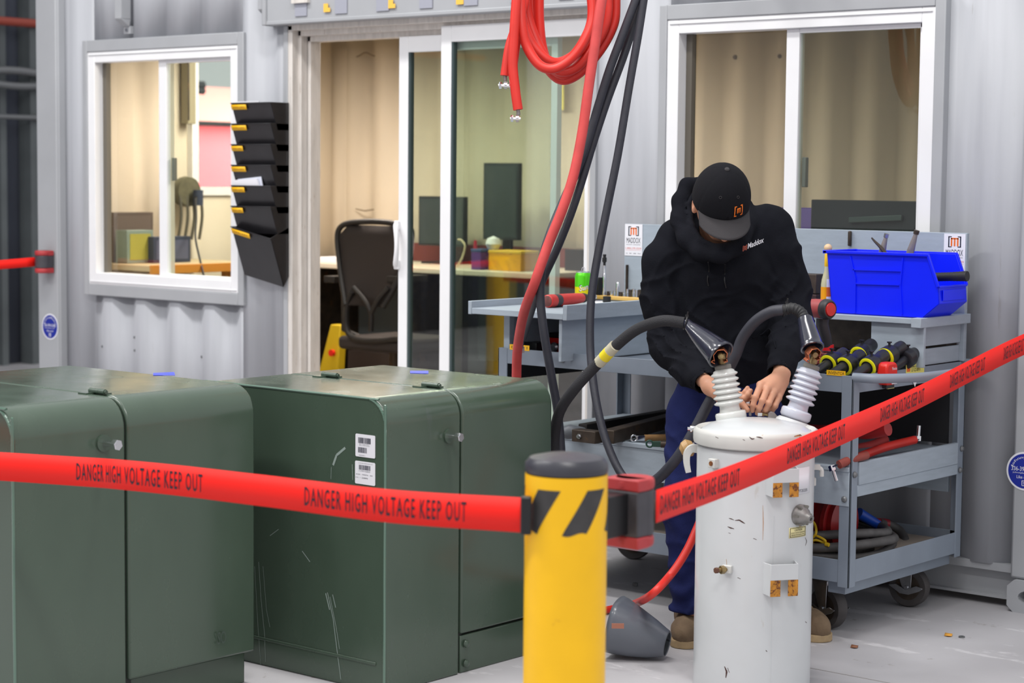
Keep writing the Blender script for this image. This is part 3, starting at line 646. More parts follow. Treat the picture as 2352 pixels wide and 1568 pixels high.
# right run
cc = dep_pt((1461-1176)/FPX*4.62, 4.62, 0)
hd = (Vector((bc.x, bc.y, 0))-cc); z1c = A(1461, 1100, 4.62).z; z0c = A(1461, 1262, 4.62).z
cassette(cc, .048, z0c, z1c, 'dark belt cassette with red ends on the right side of the yellow bollard', hd, hd.length-.048-BR)
PR = [A(1507, 1163, 4.66), A(1700, 1093, 5.3), A(1900, 1007, 5.95), A(2100, 917, 6.6), A(2300, 815, 7.1), Vector((-3.22, 6.86, 1.04))]
def rb():
    t, _ = belt(PR, 'red barrier tape rising right from the yellow bollard past the grey tank', [])
    relabel(PR, [(1516, 1698), (1808, 1940), (2022, 2122), (2182, 2262), (2305, 2350)], t)
rb()
cassette(Vector((-3.225, 6.84, 0)), .043, .975, 1.10, 'belt cassette holding the red tape at the right corner post beyond the picture edge', (0, 1, 0), .02)
# belt from the left corner post to the second bollard
p = onY(97, 601, 6.84); cq = Vector((p.x, 6.845, 0)); zc = p.z
cassette(cq, .043, zc-.062, zc+.062, 'dark belt cassette with red ends on the left corner post of the office', (0, 1, 0), .02)
e = Vector((-10.55, 1.6, .9))
belt([Vector((cq.x-.04, 6.84, zc)), mixp(Vector((cq.x-.04, 6.84, zc)), e, .3)-Vector((0, 0, .04)), mixp(Vector((cq.x-.04, 6.84, zc)), e, .7)-Vector((0, 0, .04)), e], 'short piece of red tape entering the left edge towards the corner post', [], ww=.05)
# ------------------------------------------------------------------ the big steel cart
KX0, KX1, KY0, KY1 = -5.12, -3.52, 6.02, 6.84
t = cart = thing('service_cart', ((KX0+KX1)/2, (KY0+KY1)/2, 0), 'large blue-grey steel shelf cart on casters behind the person', 'cart')
for (x, y) in ((KX0, KY0), (KX1, KY0), (KX0, KY1), (KX1, KY1)):
    sx = 1 if x == KX0 else -1; sy = 1 if y == KY0 else -1; w_ = .045; th = .006
    b = MB(); b.box(*sorted((x, x+sx*w_)), *sorted((y, y+sy*th)), .19, .928); b.box(*sorted((x, x+sx*th)), *sorted((y, y+sy*w_)), .19, .928)
    b.build('leg', m_cart, t, bev=.0015)
def tray(name, zb, zt, m_top, zf=None):
    o = thing  # noqa
    b = MB(); th = .004
    zf = zt-.03 if zf is None else zf
    b.box(KX0+.008, KX1-.008, KY0+.008, KY1-.008, zf-.005, zf)
    for (a_, c_) in (((KX0+.006, KX1-.006), (KY0+.002, KY0+.006)), ((KX0+.006, KX1-.006), (KY1-.006, KY1-.002)), ((KX0+.002, KX0+.006), (KY0+.006, KY1-.006)), ((KX1-.006, KX1-.002), (KY0+.006, KY1-.006))):
        b.box(*a_, *c_, zb, zt)
    b.box(KX0+.01, KX1-.01, KY0+.006, KY0+.03, zb, zb+.004)
    return b.build(name, m_top, t, bev=.001)
tray('top_tray', .868, .928, m_cart, .895)
o = tray('bottom_tray', .205, .285, m_cart, .245)
b = MB(); b.box(KX0+.012, KX1-.012, KY0+.012, KY1-.012, .246, .250); b.build('liner', mat('worn_plywood_liner', (170, 158, 146), .7, var=.15, vscale=6), o)
# middle shelf boxed in with painted boards
b = MB(); b.box(KX0+.006, KX1-.006, KY0-.004, KY0+.014, .475, .595); b.box(KX0+.02, KX1-.02, KY0+.014, KY1-.014, .585, .60); b.box(KX1-.012, KX1+.004, KY0+.05, KY1-.05, .545, .625)
b.box(KX1-.004, KX1+.001, KY0+.045, KY1-.045, .505, .545); b.box(KX0+.01, KX1-.05, KY1-.02, KY1-.004, .43, .60); b.box(KX0+.006, KX1-.006, KY0-.008, KY0+.02, .595, .612)
b.build('middle_shelf', m_wood, t, bev=.002)
for (x, y, z) in ((KX1-.022, KY0-.004, .50), (KX1+.002, KY0+.02, .585), (KX1+.002, KY1-.02, .60), (KX1+.003, KY1-.03, .52), (onY(902/3.733+1060, 0, KY0).x, KY0-.0, .90)):
    b = MB(); n_ = (0, -1, 0) if y < KY0+.01 else (1, 0, 0); b.lathe([(.011, 0), (.011, .003), (.006, .009), (0, .0095)], (x, y, z), n_, 12); b.build('carriage_bolt', m_galv, t)
# tubular push handle on the right end
zh = .922; pts = [(KX1, KY0+.012, zh), (KX1+.045, KY0+.03, zh)]
hp = spline([(KX1-.01, KY0+.014, zh), (KX1+.07, KY0+.04, zh), (KX1+.145, KY0+.16, zh), (KX1+.165, KY0+.32, zh), (KX1+.165, KY1-.22, zh), (KX1+.15, KY1-.1, zh), (KX1+.09, KY1-.02, zh), (KX1-.01, KY1-.012, zh)], 10)
b = MB(); b.tube(hp, .0165, 16); b.build('push_handle', m_cart, t)
# casters
def caster(x, y, ang, brake=True):
    c = bpy.data.objects.new('caster', None); COL.objects.link(c); c.parent = t; org = ORG[t.name]; c.location = Vector((0, 0, 0)); ORG[c.name] = org
    M_ = Matrix.Translation((x, y, 0)) @ Matrix.Rotation(ang, 4, 'Z')
    b = MB(); b.M = M_; R = .076; W_ = .024
    b.lathe([(R*.62, -W_*.9), (R*.93, -W_), (R, -W_*.6), (R, W_*.6), (R*.93, W_), (R*.62, W_*.9)], (0.018, 0, R+.0), (0, 1, 0), 36); return M_, b, c
def build_caster(x, y, ang):
    M_, b, c = caster(x, y, ang); R = .076; bpy.data.objects.remove(c)
    wl = b.build('wheel', m_tread, t)
    b = MB(); b.M = M_; b.lathe([(.0, -.0235), (R*.64, -.0225), (R*.64, .0225), (0, .0235)], (.018, 0, R), (0, 1, 0), 28); b.build('hub', m_dark, wl)
    b = MB(); b.M = M_; b.box(-.05, .05, -.045, .045, .185, .193); b.lathe([(.034, .172), (.034, .185)], (0, 0, 0), (0, 0, 1), 24)
    for s_ in (-1, 1):
        yy = s_*.031; b.prism([(-.035, yy, .176), (.04, yy, .176), (.036, yy, .08), (.03, yy, .062), (.006, yy, .062), (0.0, yy, .08)], (0, s_*.003, 0))
    b.box(-.035, .04, -.034, .034, .168, .178); b.cyl(M_.to_translation()*0+Vector((.018, -.04, R)), Vector((.018, .04, R)), .009, seg=10); fk = b.build('fork', m_steel, wl, bev=.001)
    b = MB(); b.M = M_
    for s_ in (-1, 1):
        b.prism([(-.05, s_*.038, .082), (-.02, s_*.038, .088), (.018, s_*.038, .07), (.06, s_*.038, .088), (.085, s_*.038, .08), (.07, s_*.038, .068), (.03, s_*.038, .052), (-.005, s_*.038, .054), (-.03, s_*.038, .070)], (0, s_*.004, 0))
    b.build('brake', m_steel, wl, bev=.001)
p = onZ(1893, 1440, 0); q = onZ(2095, 1388, 0); u_ = onZ(1447, 1282, 0)
build_caster(p.x, p.y, math.radians(-12)); build_caster(-3.675, 6.70, math.radians(8)); build_caster(u_.x, u_.y, math.radians(20)); build_caster(KX0+.12, KY0+.12, math.radians(60))
# channel beams under the bottom tray
for yy in (KY0+.07, KY1-.13):
    b = MB(); b.box(KX0+.06, KX1-.05, yy, yy+.06, .193, .206); b.build('caster_beam', m_steel, t, bev=.002)
b = MB(); b.box(KX1-.1, KX1-.03, KY0+.03, KY1-.03, .16, .206); b.build('end_skirt', m_cart, t, bev=.002)
b = MB(); b.box(-4.55, KX1-.05, KY1-.03, KY1-.024, .615, .868); b.build('dark_bay_sheet', mat('black_bay_sheet', (30, 30, 33), .6), t)  # black sheet added to darken the back of the upper bay
b = MB(); b.box(KX0+.008, KX0+.014, KY0+.02, KY1-.05, .80, .868); b.build('side_sheet', mat('black_bay_sheet', (30, 30, 33), .6), t)  # black strip added to darken the left end below the top tray
# stickers on the top tray
def strip_label(px0, py0, px1, py1, pl, v, txt, m_=m_label, parent=None, frac=(.1, .25, .8, .5), mt=None):
    f_ = {'Y': onY, 'X': onX}[pl]; a_ = f_(px0, py0, v); c_ = f_(px1, py1, v); u = Vector((1, 0, 0)) if pl == 'Y' else Vector((0, 1, 0)); n_ = Vector((0, -1, 0)) if pl == 'Y' else Vector((1, 0, 0))
    W = abs((c_-a_).dot(u)); z0 = min(a_.z, c_.z); H = abs(a_.z-c_.z); o_ = Vector((a_.x, a_.y, z0))
    b = MB(); b.obox(o_+u*W/2+Vector((0, 0, H/2))+n_*.0005, u*W/2, Vector((0, 0, H/2)), n_*.0005); s_ = b.build('label', m_, parent)
    if txt:
        b = MB(); text_on(b, txt, o_+u*W*frac[0]+Vector((0, 0, H*frac[1]))+n_*.0013, u, (0, 0, 1), W*frac[2], H*frac[3]); b.build('print', mt or m_ink, s_, normals=False)
    return s_
strip_label(1171, 790, 1216, 806, 'Y', KY0+.0015, 'DRY 1', parent=cart)
strip_label(1899, 849, 1942, 864, 'Y', KY0+.0015, 'INVENTOR', parent=cart, frac=(.1, .2, .85, .6))
s_ = strip_label(2081, 838, 2122, 855, 'X', KX1-.0015, 'LITTLE GIANT', mat('faded_yellow_label', (232, 226, 120), .5), parent=cart, frac=(.3, .25, .5, .55))
strip_label(2083, 840, 2090, 853, 'X', KX1-.0008, None, m_orange, parent=cart)
# ------------------------------------------------------------------ painted plywood riser standing on the cart
RZ = 1.105
rs = thing('plywood_riser', (-4.3, 6.5, .928), 'blue-grey painted plywood riser with backboard standing on the cart', 'shelf')
bt = onY(2222, 535, 6.80); bl = onY(1435, 513, 6.80)
b = MB(); b.box(bl.x, -3.51, 6.80, 6.82, .93, 1.406); b.build('backboard', m_wood, rs, bev=.002)
b = MB(); bx = onY(1951, 550, 6.79).x; b.box(bx-.006, bx+.006, 6.785, 6.80, onY(1951, 565, 6.79).z, 1.402); b.build('slot', m_dark, rs, bev=.004)
b = MB(); bx = onY(1436.5, 640, 6.79).x; b.box(bx+.002, bx+.008, 6.788, 6.80, 1.11, onY(1438, 608, 6.79).z); b.build('slot', m_dark, rs)
LX0, LX1, LY0 = -5.20, -4.705, 5.93
b = MB(); b.box(LX0+.018, LX1-.02, LY0, 6.799, 1.062, 1.0855); b.box(LX0, LX0+.018, LY0-.001, 6.80, 1.060, 1.112); b.box(LX1-.02, LX1, LY0-.001, 6.80, 1.060, 1.118); b.build('left_shelf', m_wood, rs, bev=.002)
b = MB(); b.box(LX1-.055, LX1-.04, LY0+.02, 6.80, .9, 1.060); b.build('side_panel', m_wood, rs, bev=.002)
px_ = onY(1157, 760, 6.03).x; b = MB(); b.box(px_, px_+.03, 6.03, 6.06, .9, 1.075); b.build('post', m_wood, rs, bev=.002)
b = MB(); b.box(px_+.0, px_+.015, 6.06, 6.5, .93, 1.075); b.build('side_panel', m_wood, rs, bev=.002)
b = MB(); b.box(-4.13, -3.51, 6.44, 6.80, RZ-.02, RZ); b.box(-3.53, -3.49, 6.43, 6.81, RZ-.032, RZ+.003); b.build('right_shelf', m_wood, rs, bev=.002)
p = onY(2000, 790, 6.46); q = onY(2122, 790, 6.46); b = MB(); b.box(p.x, q.x, 6.46, 6.475, .9285, RZ-.02); b.build('post', m_wood, rs, bev=.002)
b = MB(); b.box(-3.54, -3.525, 6.48, 6.80, 1.0, RZ-.02); b.box(-3.54, -3.53, 6.48, 6.80, .93, .99); b.build('side_panel', m_wood, rs, bev=.002)
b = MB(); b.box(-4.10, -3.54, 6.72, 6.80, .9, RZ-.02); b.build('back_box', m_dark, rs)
# maker's stickers on the backboard
def maddox(px0, py0, px1, py1):
    a_ = onY(px0, py0, 6.799); c_ = onY(px1, py1, 6.799); x0, x1, z1, z0 = a_.x, c_.x, a_.z, c_.z; W, H = x1-x0, z1-z0; y = 6.799
    b = MB(); b.box(x0, x1, y-.001, y, z0, z1); s = b.build('sticker', m_paper, rs)
    o_ = (x0+.2*W, y-.001, z0+.63*H); k = .6*W; kh = .30*H
    b = MB(); rects_on(b, [(a*k, c*kh, d*k, e*kh) for a, c, d, e in LOGO_BR], o_, (1, 0, 0), (0, 0, 1), (0, -1, 0)); b.build('bracket_print', m_navyink, s)
    b = MB(); rects_on(b, [(a*k, c*kh, d*k, e*kh) for a, c, d, e in LOGO_M], o_, (1, 0, 0), (0, 0, 1), (0, -1, 0)); b.build('letter_print', m_orange, s)
    b = MB(); text_on(b, 'MADDOX', (x0+.1*W, y-.0014, z0+.40*H), (1, 0, 0), (0, 0, 1), .8*W, .17*H); text_on(b, 'INDUSTRIAL  TRANSFORMER', (x0+.1*W, y-.0014, z0+.34*H), (1, 0, 0), (0, 0, 1), .8*W, .022*H)
    text_on(b, 'UL   IBC   IEEE   RUS', (x0+.08*W, y-.0014, z0+.06*H), (1, 0, 0), (0, 0, 1), .84*W, .03*H); b.build('print', m_navyink, s, normals=False)
    b = MB(); text_on(b, '1-800-270-2259', (x0+.06*W, y-.0014, z0+.21*H), (1, 0, 0), (0, 0, 1), .88*W, .055*H); text_on(b, 'www.maddoxtransformer.com', (x0+.06*W, y-.0014, z0+.17*H), (1, 0, 0), (0, 0, 1), .88*W, .02*H); b.build('phone_print', m_redink, s, normals=False)
maddox(1436, 514, 1475, 588); maddox(2169, 536, 2216, 622)
# ------------------------------------------------------------------ pole transformer tank the person works on
CC = Vector((-3.447, 5.306, 0)); CR = .184
def oncan(x, y, r=CR):
    d_ = ray(x, y); o_ = CAMP-CC; a_ = d_.x**2+d_.y**2; b_ = 2*(o_.x*d_.x+o_.y*d_.y); c_ = o_.x**2+o_.y**2-r*r
    D_ = b_*b_-4*a_*c_; s_ = (-b_-math.sqrt(max(D_, 0)))/(2*a_); p = CAMP+d_*s_; n_ = Vector((p.x-CC.x, p.y-CC.y, 0)).normalized(); return p, n_, Vector((-n_.y, n_.x, 0))
tk = thing('pole_transformer', CC, 'pale grey cylindrical transformer tank with rust spots and two porcelain bushings', 'transformer')
ZR = .775
b = MB(); b.lathe([(CR-.004, 0), (CR, .004), (CR, ZR-.03), (CR-.003, ZR-.012), (CR-.008, ZR-.006), (CR-.008, ZR+.004)], CC, seg=96); b.build('tank', m_can, tk)
b = MB(); b.lathe([(CR+.002, ZR-.004), (CR+.010, ZR), (CR+.0125, ZR+.01), (CR+.0125, ZR+.034), (CR+.009, ZR+.043), (CR+.002, ZR+.048), (CR-.006, ZR+.044), (CR-.012, ZR+.040)], CC, seg=96, caps=False); b.build('clamp_band', m_canr, tk)
b = MB(); b.lathe([(CR-.008, ZR+.036), (CR-.02, ZR+.045), (CR-.045, ZR+.058), (CR-.10, ZR+.070), (.03, ZR+.073), (0, ZR+.073)], CC, seg=96); b.build('lid', m_can, tk)
# band bolt at the left
p, n_, u_ = oncan(1604, 984, CR+.012); b = MB(); s_ = A(1592, 984, 6.40)
b.cyl(s_-LAT*.004, s_+LAT*.02, .0085, seg=6); b.cyl(s_-LAT*.010, s_-LAT*.004, .012, seg=16); b.cyl(s_-LAT*.018, s_-LAT*.010, .0055, seg=10); b.build('band_bolt', m_chrome, tk)
# chips and scratches in the enamel
m_chip = mat('dark_chip_in_enamel', (70, 40, 34), .7); m_chip2 = mat('rust_streak', (176, 120, 60), .7)
def chip(pts, w_, m_, r=CR, nm='paint_chip'):
    P = [oncan(x, y, r+.0006)[0] for x, y in pts]; b = MB()
    for i, (a_, c_) in enumerate(zip(P[:-1], P[1:])):
        d_ = c_-a_; n_ = oncan(pts[i][0], pts[i][1], r)[1]; s_ = d_.cross(n_).normalized(); k0, k1 = w_*(.35 if i == 0 else 1)/2, w_*(.35 if i == len(P)-2 else 1)/2
        b.add([a_-s_*k0, c_-s_*k1, c_+s_*k1, a_+s_*k0], [(0, 1, 2, 3)])
    b.build(nm, m_, tk, normals=False)
for pts, w_ in (([(1674, 1190), (1679, 1191), (1686, 1194)], .003), ([(1688, 1195), (1698, 1194), (1706, 1199), (1711, 1202)], .004), ([(1671, 1209), (1678, 1212), (1686, 1214)], .004), ([(1673, 1223), (1678, 1225)], .003), ([(1730, 1236), (1738, 1239)], .004),
                ([(1850, 1234), (1853, 1243), (1850, 1253)], .003), ([(1664, 1530), (1669, 1542), (1667, 1556)], .006), ([(1671, 1533), (1675, 1544)], .004), ([(1694, 1326), (1701, 1329)], .004), ([(1760, 1045), (1768, 1051)], .006), ([(1850, 1427), (1853, 1430)], .005), ([(1759, 1493), (1762, 1496)], .005)): chip(pts, w_, m_chip)
RB = CR+.0125
for pts, w_ in (([(1721, 1003), (1727, 1008), (1733, 1007)], .004), ([(1737, 1003), (1745, 1004), (1752, 1006)], .004), ([(1643, 1003), (1650, 1006)], .004), ([(1706, 1009), (1711, 1011)], .004), ([(1825, 1001), (1838, 998), (1842, 1001)], .003), ([(1866, 994), (1861, 1001), (1858, 1004)], .005)): chip(pts, w_, m_chip, RB)
for pts, w_ in (([(1824, 1002), (1832, 1000), (1840, 1000)], .005), ([(1836, 1003), (1841, 1006)], .006), ([(1862, 993), (1860, 1000), (1857, 1005)], .006)): chip(pts, w_, m_chip2, RB)
for pts, w_ in (([(1752, 1160), (1753, 1200), (1752, 1240)], .002), ([(1668, 1284), (1669, 1296)], .003), ([(1836, 1200), (1838, 1212)], .010)): chip(pts, w_, m_chip2)
# vertical weld seam
def vtube(xs, r, m_, nm):
    b = MB(); b.tube([oncan(x, y)[0] for x, y in xs], r, 6); b.build(nm, m_, tk)
vtube([(1777, 1185), (1772, 1350), (1770, 1500), (1768, 1575)], .0016, m_can, 'weld_seam')
# hanger brackets: bent plate with a slot, rust at the lip
def hanger(x0, x1, x2, y0, y1, dr, lip):
    p0, n0, u0 = oncan(x0, (y0+y1)/2); h = None
    zt = oncan(x0, y0)[0].z; zb = oncan(x0, y1)[0].z
    pa = oncan(x0, (y0+y1)/2)[0]; pb = oncan(x2+6, (y0+y1)/2)[0]; n_ = (oncan((x0+x2)/2, (y0+y1)/2)[1]+Vector((.0, 0, 0))).normalized()
    u = Vector((-n_.y, n_.x, 0)); 
    if u.dot(rt) < 0: u = -u
    o_ = pa; Wd = (pb-pa).dot(u)
    # side wings
    b = MB()
    for k in (0, 1):
        a_ = o_+u*(0 if k == 0 else Wd)-n_*.03; c_ = o_+u*(.022 if k == 0 else Wd-.012)+n_*dr
        b.prism([(a_.x, a_.y, zt), (c_.x, c_.y, zt-.003), (c_.x, c_.y, zb-.008), (a_.x, a_.y, zb)], u*.004)
    f0, f1 = o_+u*.022+n_*dr, o_+u*(Wd-.008)+n_*dr; zm = zb+(zt-zb)*.45; wf = (f1-f0)
    b.prism([(f0.x, f0.y, zt-.003), (f1.x, f1.y, zt-.003), (f1.x, f1.y, zm), (f0.x, f0.y, zm)], n_*.004); o1 = b.build('hanger_bracket', m_can, tk, bev=.001)
    b = MB()
    for k in (0, 1):
        a_ = f0+wf*(0 if k == 0 else .64); c_ = f0+wf*(.36 if k == 0 else 1); b.prism([(a_.x, a_.y, zm), (c_.x, c_.y, zm), (c_.x, c_.y, zb-.008), (a_.x, a_.y, zb-.008)], n_*.004)
    b.build('lip', m_rust if lip else m_canr, o1, bev=.001)
hanger(1744, 1776, 1820, 1290, 1360, .035, 1); hanger(1750, 1780, 1822, 1072, 1133, .035, 1)
# drain valve and caution plate
p, n_, u_ = oncan(1836, 1182); b = MB(); b.lathe([(.034, 0), (.034, .006), (.029, .012), (.027, .026), (.018, .036), (.014, .044), (.013, .052), (.006, .052), (.005, .045)], p-n_*.004, n_+Vector((0, 0, -.15)), 8 if False else 28); v = b.build('drain_valve', mat('cast_aluminium', (138, 136, 134), .45, .6, var=.2, vscale=40), tk)
b = MB()
for k in range(6):
    a_ = k*math.pi/3; q = n_.cross(Vector((0, 0, 1))); d_ = q*math.cos(a_)+Vector((0, 0, 1))*math.sin(a_); b.obox(p+d_*.028+n_*.012, d_*.006, n_*.010, d_.cross(n_)*.003)
b.build('rib', m_collar, v)
def canlabel(x0, y0, x1, y1, m_, nm, txts=(), border=None, dr=.0008):
    n = 8; rows = []
    zt, zb = oncan(x0, y0)[0].z, oncan(x0, y1)[0].z
    def ang(x): q = oncan(x, (y0+y1)/2)[0]-CC; return math.atan2(q.y, q.x)
    a0, a1 = ang(x0), ang(x1)
    def P_(u, v, r_): a_ = a0+(a1-a0)*u; return Vector((CC.x+(CR+r_)*math.cos(a_), CC.y+(CR+r_)*math.sin(a_), zb+(zt-zb)*v))
    b = MB(); b.sheet([[P_(i/n, v, dr) for i in range(n+1)] for v in (0, 1)]); s = b.build(nm, m_, tk, normals=False, solid=.0006)
    for (txt, u0, v0, du, dv, mm) in txts:
        V, F = text2d(txt); b = MB(); b.add([P_(u0+a_*du, v0+c_*dv, dr+.0008) for a_, c_ in V], F); b.build('print', mm, s, normals=False)
    if border:
        b = MB()
        for (u0, u1, v0, v1) in ((.04, .96, .06, .10), (.04, .96, .90, .94), (.04, .07, .06, .94), (.93, .96, .06, .94)):
            b.sheet([[P_(u0+(u1-u0)*i/4, v, dr+.0007) for i in range(5)] for v in (v0, v1)])
        b.build('border', border, s, normals=False)
canlabel(1812, 1212, 1850, 1236, mat('cream_caution_plate', (226, 216, 160), .5), 'caution_plate', [('CAUTION', .28, .62, .44, .2, m_ink), ('DO NOT ENERGIZE TRANSFORMER', .1, .40, .8, .12, m_ink), ('BEFORE GROUNDING TANK', .12, .2, .76, .12, m_ink)], m_ink)
canlabel(1822, 1076, 1859, 1136, m_paper, 'asset_sticker', [('MT25225', .2, .07, .6, .1, m_navyink)])
# blanking nut, ground stud, side lugs, lifting hook
p, n_, u_ = oncan(1643, 1063); b = MB(); b.obox(p+n_*.008, u_*.014, Vector((0, 0, .014)), n_*.011); nn = b.build('square_boss', m_canr, tk, bev=.002)
b = MB(); b.cyl(p+n_*.016, p+n_*.021, .0075, seg=16); b.build('plug', m_rust, nn)
p, n_, u_ = oncan(1672, 1306); tl = (n_*.75+rt*-.75).normalized(); b = MB(); b.obox(p+n_*.006, u_*.016, Vector((0, 0, .012)), n_*.007); st = b.build('ground_stud', m_canr, tk, bev=.002)
b = MB(); b.cyl(p+n_*.008, p+n_*.008+tl*.035, .007, seg=10); b.cyl(p+n_*.008+tl*.010, p+n_*.008+tl*.024, .013, seg=6); b.build('nut', m_brass, st)
b = MB(); b.cyl(p+n_*.008+tl*.033, p+n_*.008+tl*.044, .009, seg=6); b.build('bolt_end', mat('dark_rust', (94, 60, 44), .7), st)
p = A(1866, 1105, 6.42); b = MB(); b.obox(p, LAT*.010, DEP*.014, (0, 0, .013)); b.build('side_lug', m_canr, tk, bev=.003)
hk = spline([A(1603, 1030, 6.39), A(1588, 1030, 6.39), A(1578, 1042, 6.39), A(1577, 1062, 6.39), A(1581, 1084, 6.39)], 6)
b = MB(); P0 = [p+LAT*0 for p in hk]; n = len(P0); rows = []
for i, p in enumerate(P0):
    ww_ = .013*(1-.35*i/(n-1)); tdir = (P0[min(i+1, n-1)]-P0[max(i-1, 0)]).normalized(); nd = tdir.cross(DEP).normalized()
    rows.append((p, nd*ww_))
for i in range(n-1):
    (p, a_), (q, c_) = rows[i], rows[i+1]; dd = DEP*.011
    vs = [p-a_-dd, p+a_-dd, p+a_+dd, p-a_+dd, q-c_-dd, q+c_-dd, q+c_+dd, q-c_+dd]; b.add(vs, [(0, 1, 2, 3), (4, 5, 6, 7), (0, 1, 5, 4), (1, 2, 6, 5), (2, 3, 7, 6), (3, 0, 4, 7)])
b.build('lifting_hook', m_canr, tk, bev=.002)
p = A(1895, 1078, 6.40); b = MB(); b.obox(p-LAT*.03+Vector((0, 0, .008)), LAT*.014, DEP*.008, (0, 0, .008)); b.tube(spline([p-LAT*.03+Vector((0, 0, .008)), p-LAT*.012, p-LAT*.01-Vector((0, 0, .022))], 5), .007, 8); b.build('lifting_hook', m_canr, tk)
p = A(1572, 1037, 6.50); b = MB(); b.lathe([(.012, 0), (.026, .012), (.03, .03), (.022, .04), (.016, .046)], p-LAT*.012, LAT+Vector((0, 0, .5)), 20); o = b.build('low_voltage_terminal', mat('tan_porcelain', (176, 140, 92), .35), tk)
b = MB(); q = p+LAT*.012+Vector((0, 0, .018)); b.obox(q, (LAT+Vector((0, 0, .2)))*.02, DEP*.01, (0, 0, .008)); b.cyl(q+Vector((0, 0, .0)), q+Vector((0, 0, .018)), .007, seg=6); b.build('clamp', m_ltool, o, bev=.002)
# porcelain bushings
def bushing(base, top, m_, lab, L_=None):
    ax = (top-base); L_ = ax.length; ax = ax.normalized(); b = MB()
    pr = [(.040, -.012), (.046, -.004), (.0495, .0), (.0495, .018), (.047, .023), (.034, .026), (.032, .036), (.032, .044)]
    zz = .048; n = 6; st = (L_*.86-zz)/n
    for k in range(n):
        R_ = .0475-.0008*k; z_ = zz+k*st
        pr += [(.033, z_-.002), (R_*.93, z_+.001), (R_, z_+.0045), (R_*.985, z_+.0075), (R_*.8, z_+.0125), (.034, z_+.0165)]
    pr += [(.03, L_*.865), (.024, L_*.885)]
    b.lathe(pr, base, ax, 56); o = b.build('bushing', m_, tk, ang=60); o['label'] = lab
    b = MB(); q = base+ax*L_*.875; b.lathe([(.022, 0), (.0265, .002), (.0265, .012), (.024, .015), (.014, .017)], q, ax, 32); b.build('gasket_ring', m_collar, o)
    b = MB(); b.cyl(q+ax*.012, q+ax*.045, .0105, .010, seg=16); b.build('terminal_stud', m_brass, o)
    return o, q, ax
bL, qL, aL = bushing(A(1680, 962, 6.43), A(1659, 832, 6.43), m_porc, 'white ribbed porcelain bushing')
bR, qR, aR = bushing(A(1826, 957, 6.43), A(1867, 832, 6.43), m_porc2, 'bluish white ribbed porcelain bushing leaning right')
for bb, ax in ((A(1680, 962, 6.43), aL), (A(1826, 957, 6.43), aR)):
    b = MB(); b.lathe([(.060, -.035), (.056, -.018), (.048, -.010)], bb, ax, 40, caps=False); b.build('lid_boss', m_can, tk)
# black vinyl boots with copper jaws gripping the studs
def boot(nar, mouth, r0, r1, label, cup, wst=.45):
    t_ = thing('insulating_boot', mouth, label, 'insulator'); ax = (mouth-nar); L_ = ax.length; ax.normalize(); b = MB()
    pr = [(r0*.8, -.006), (r0, 0), (r0*1.02, L_*.1)]+[(r0+(r1-r0)*((k/8)**.8), L_*(.1+.82*k/8)) for k in range(1, 9)]+[(r1+.003, L_*.96), (r1+.003, L_), (r1-.002, L_+.001), (r1-.006, L_-.004), (r1-.008, L_*.9), (r0, L_*.45)]
    b.lathe(pr, nar, ax, 48, caps=False); b.build('shell', m_pvc, t_)
    b = MB(); q = mouth-ax*.018; u = ax.cross(Vector((0, 0, 1))).normalized(); v_ = ax.cross(u)
    return t_, q, ax
nL, mL = A(1576, 742, 6.50), A(1656, 815, 6.40)
tb, q, ax = boot(nL, mL, .017, .046, 'shiny black cone boot over the left bushing terminal', 0)
def jaw(parent, c, axs, s_):
    # spring jaw: a faceted copper loop of sheet around the stud
    axs = axs.normalized(); u = LAT*1.0; u = (u-axs*u.dot(axs)).normalized(); v_ = axs.cross(u)
    def loop(pts, wd, th, nm, m_):
        b = MB(); 
        for (a_, c_) in zip(pts[:-1], pts[1:]):
            pa, pc = c+u*a_[0]*s_+v_*a_[1]*s_, c+u*c_[0]*s_+v_*c_[1]*s_; d_ = (pc-pa); n_ = axs.cross(d_).normalized(); b.obox((pa+pc)/2, d_/2*1.04, axs*wd, n_*th)
        b.build(nm, m_, parent, bev=.0008)
    loop([(-.020, -.016), (-.024, .004), (-.012, .020), (.008, .022), (.020, .010), (.018, -.004)], .015, .0014, 'spring_jaw', m_copper)
    loop([(.018, -.010), (.022, -.018), (.010, -.020)], .013, .0016, 'spring_jaw', m_copper)
    loop([(-.022, -.014), (-.030, -.020), (-.018, -.026)], .011, .0014, 'spring_jaw', m_copper)
    b = MB(); b.cyl(c-axs*.01, c+axs*.016, .010*s_/1.0, seg=8); b.build('clamp_screw', m_brass, parent)
fdir = (-DEP+Vector((0, 0, -.25))).normalized()
jaw(tb, A(1655, 815, 6.385), fdir, 1.0)
b = MB(); b.cyl(qL+aL*.02, qL+aL*.05, .013, seg=14); b.cyl(A(1657, 818, 6.37), A(1657, 818, 6.345), .0065, seg=12); b.build('terminal_post', m_brass, tb)
nR, mR = A(1849, 733, 6.46), A(1866, 800, 6.40)
tb2, q, ax = boot(nR, mR, .025, .035, 'shiny black short boot over the right bushing terminal', 1)
jaw(tb2, A(1868, 812, 6.385), (fdir+LAT*.3), .95)
b = MB(); b.cyl(qR+aR*.02, qR+aR*.045, .014, seg=14); b.build('terminal_post', m_brass, tb2)
b = MB(); b.tube(spline([A(1800, 712, 6.49), A(1820, 708, 6.48), A(1840, 718, 6.47), A(1850, 737, 6.455)], 6), [.017+.002*(i % 2) for i in range(19)], 16); b.build('elbow_sleeve', m_rub, tb2)
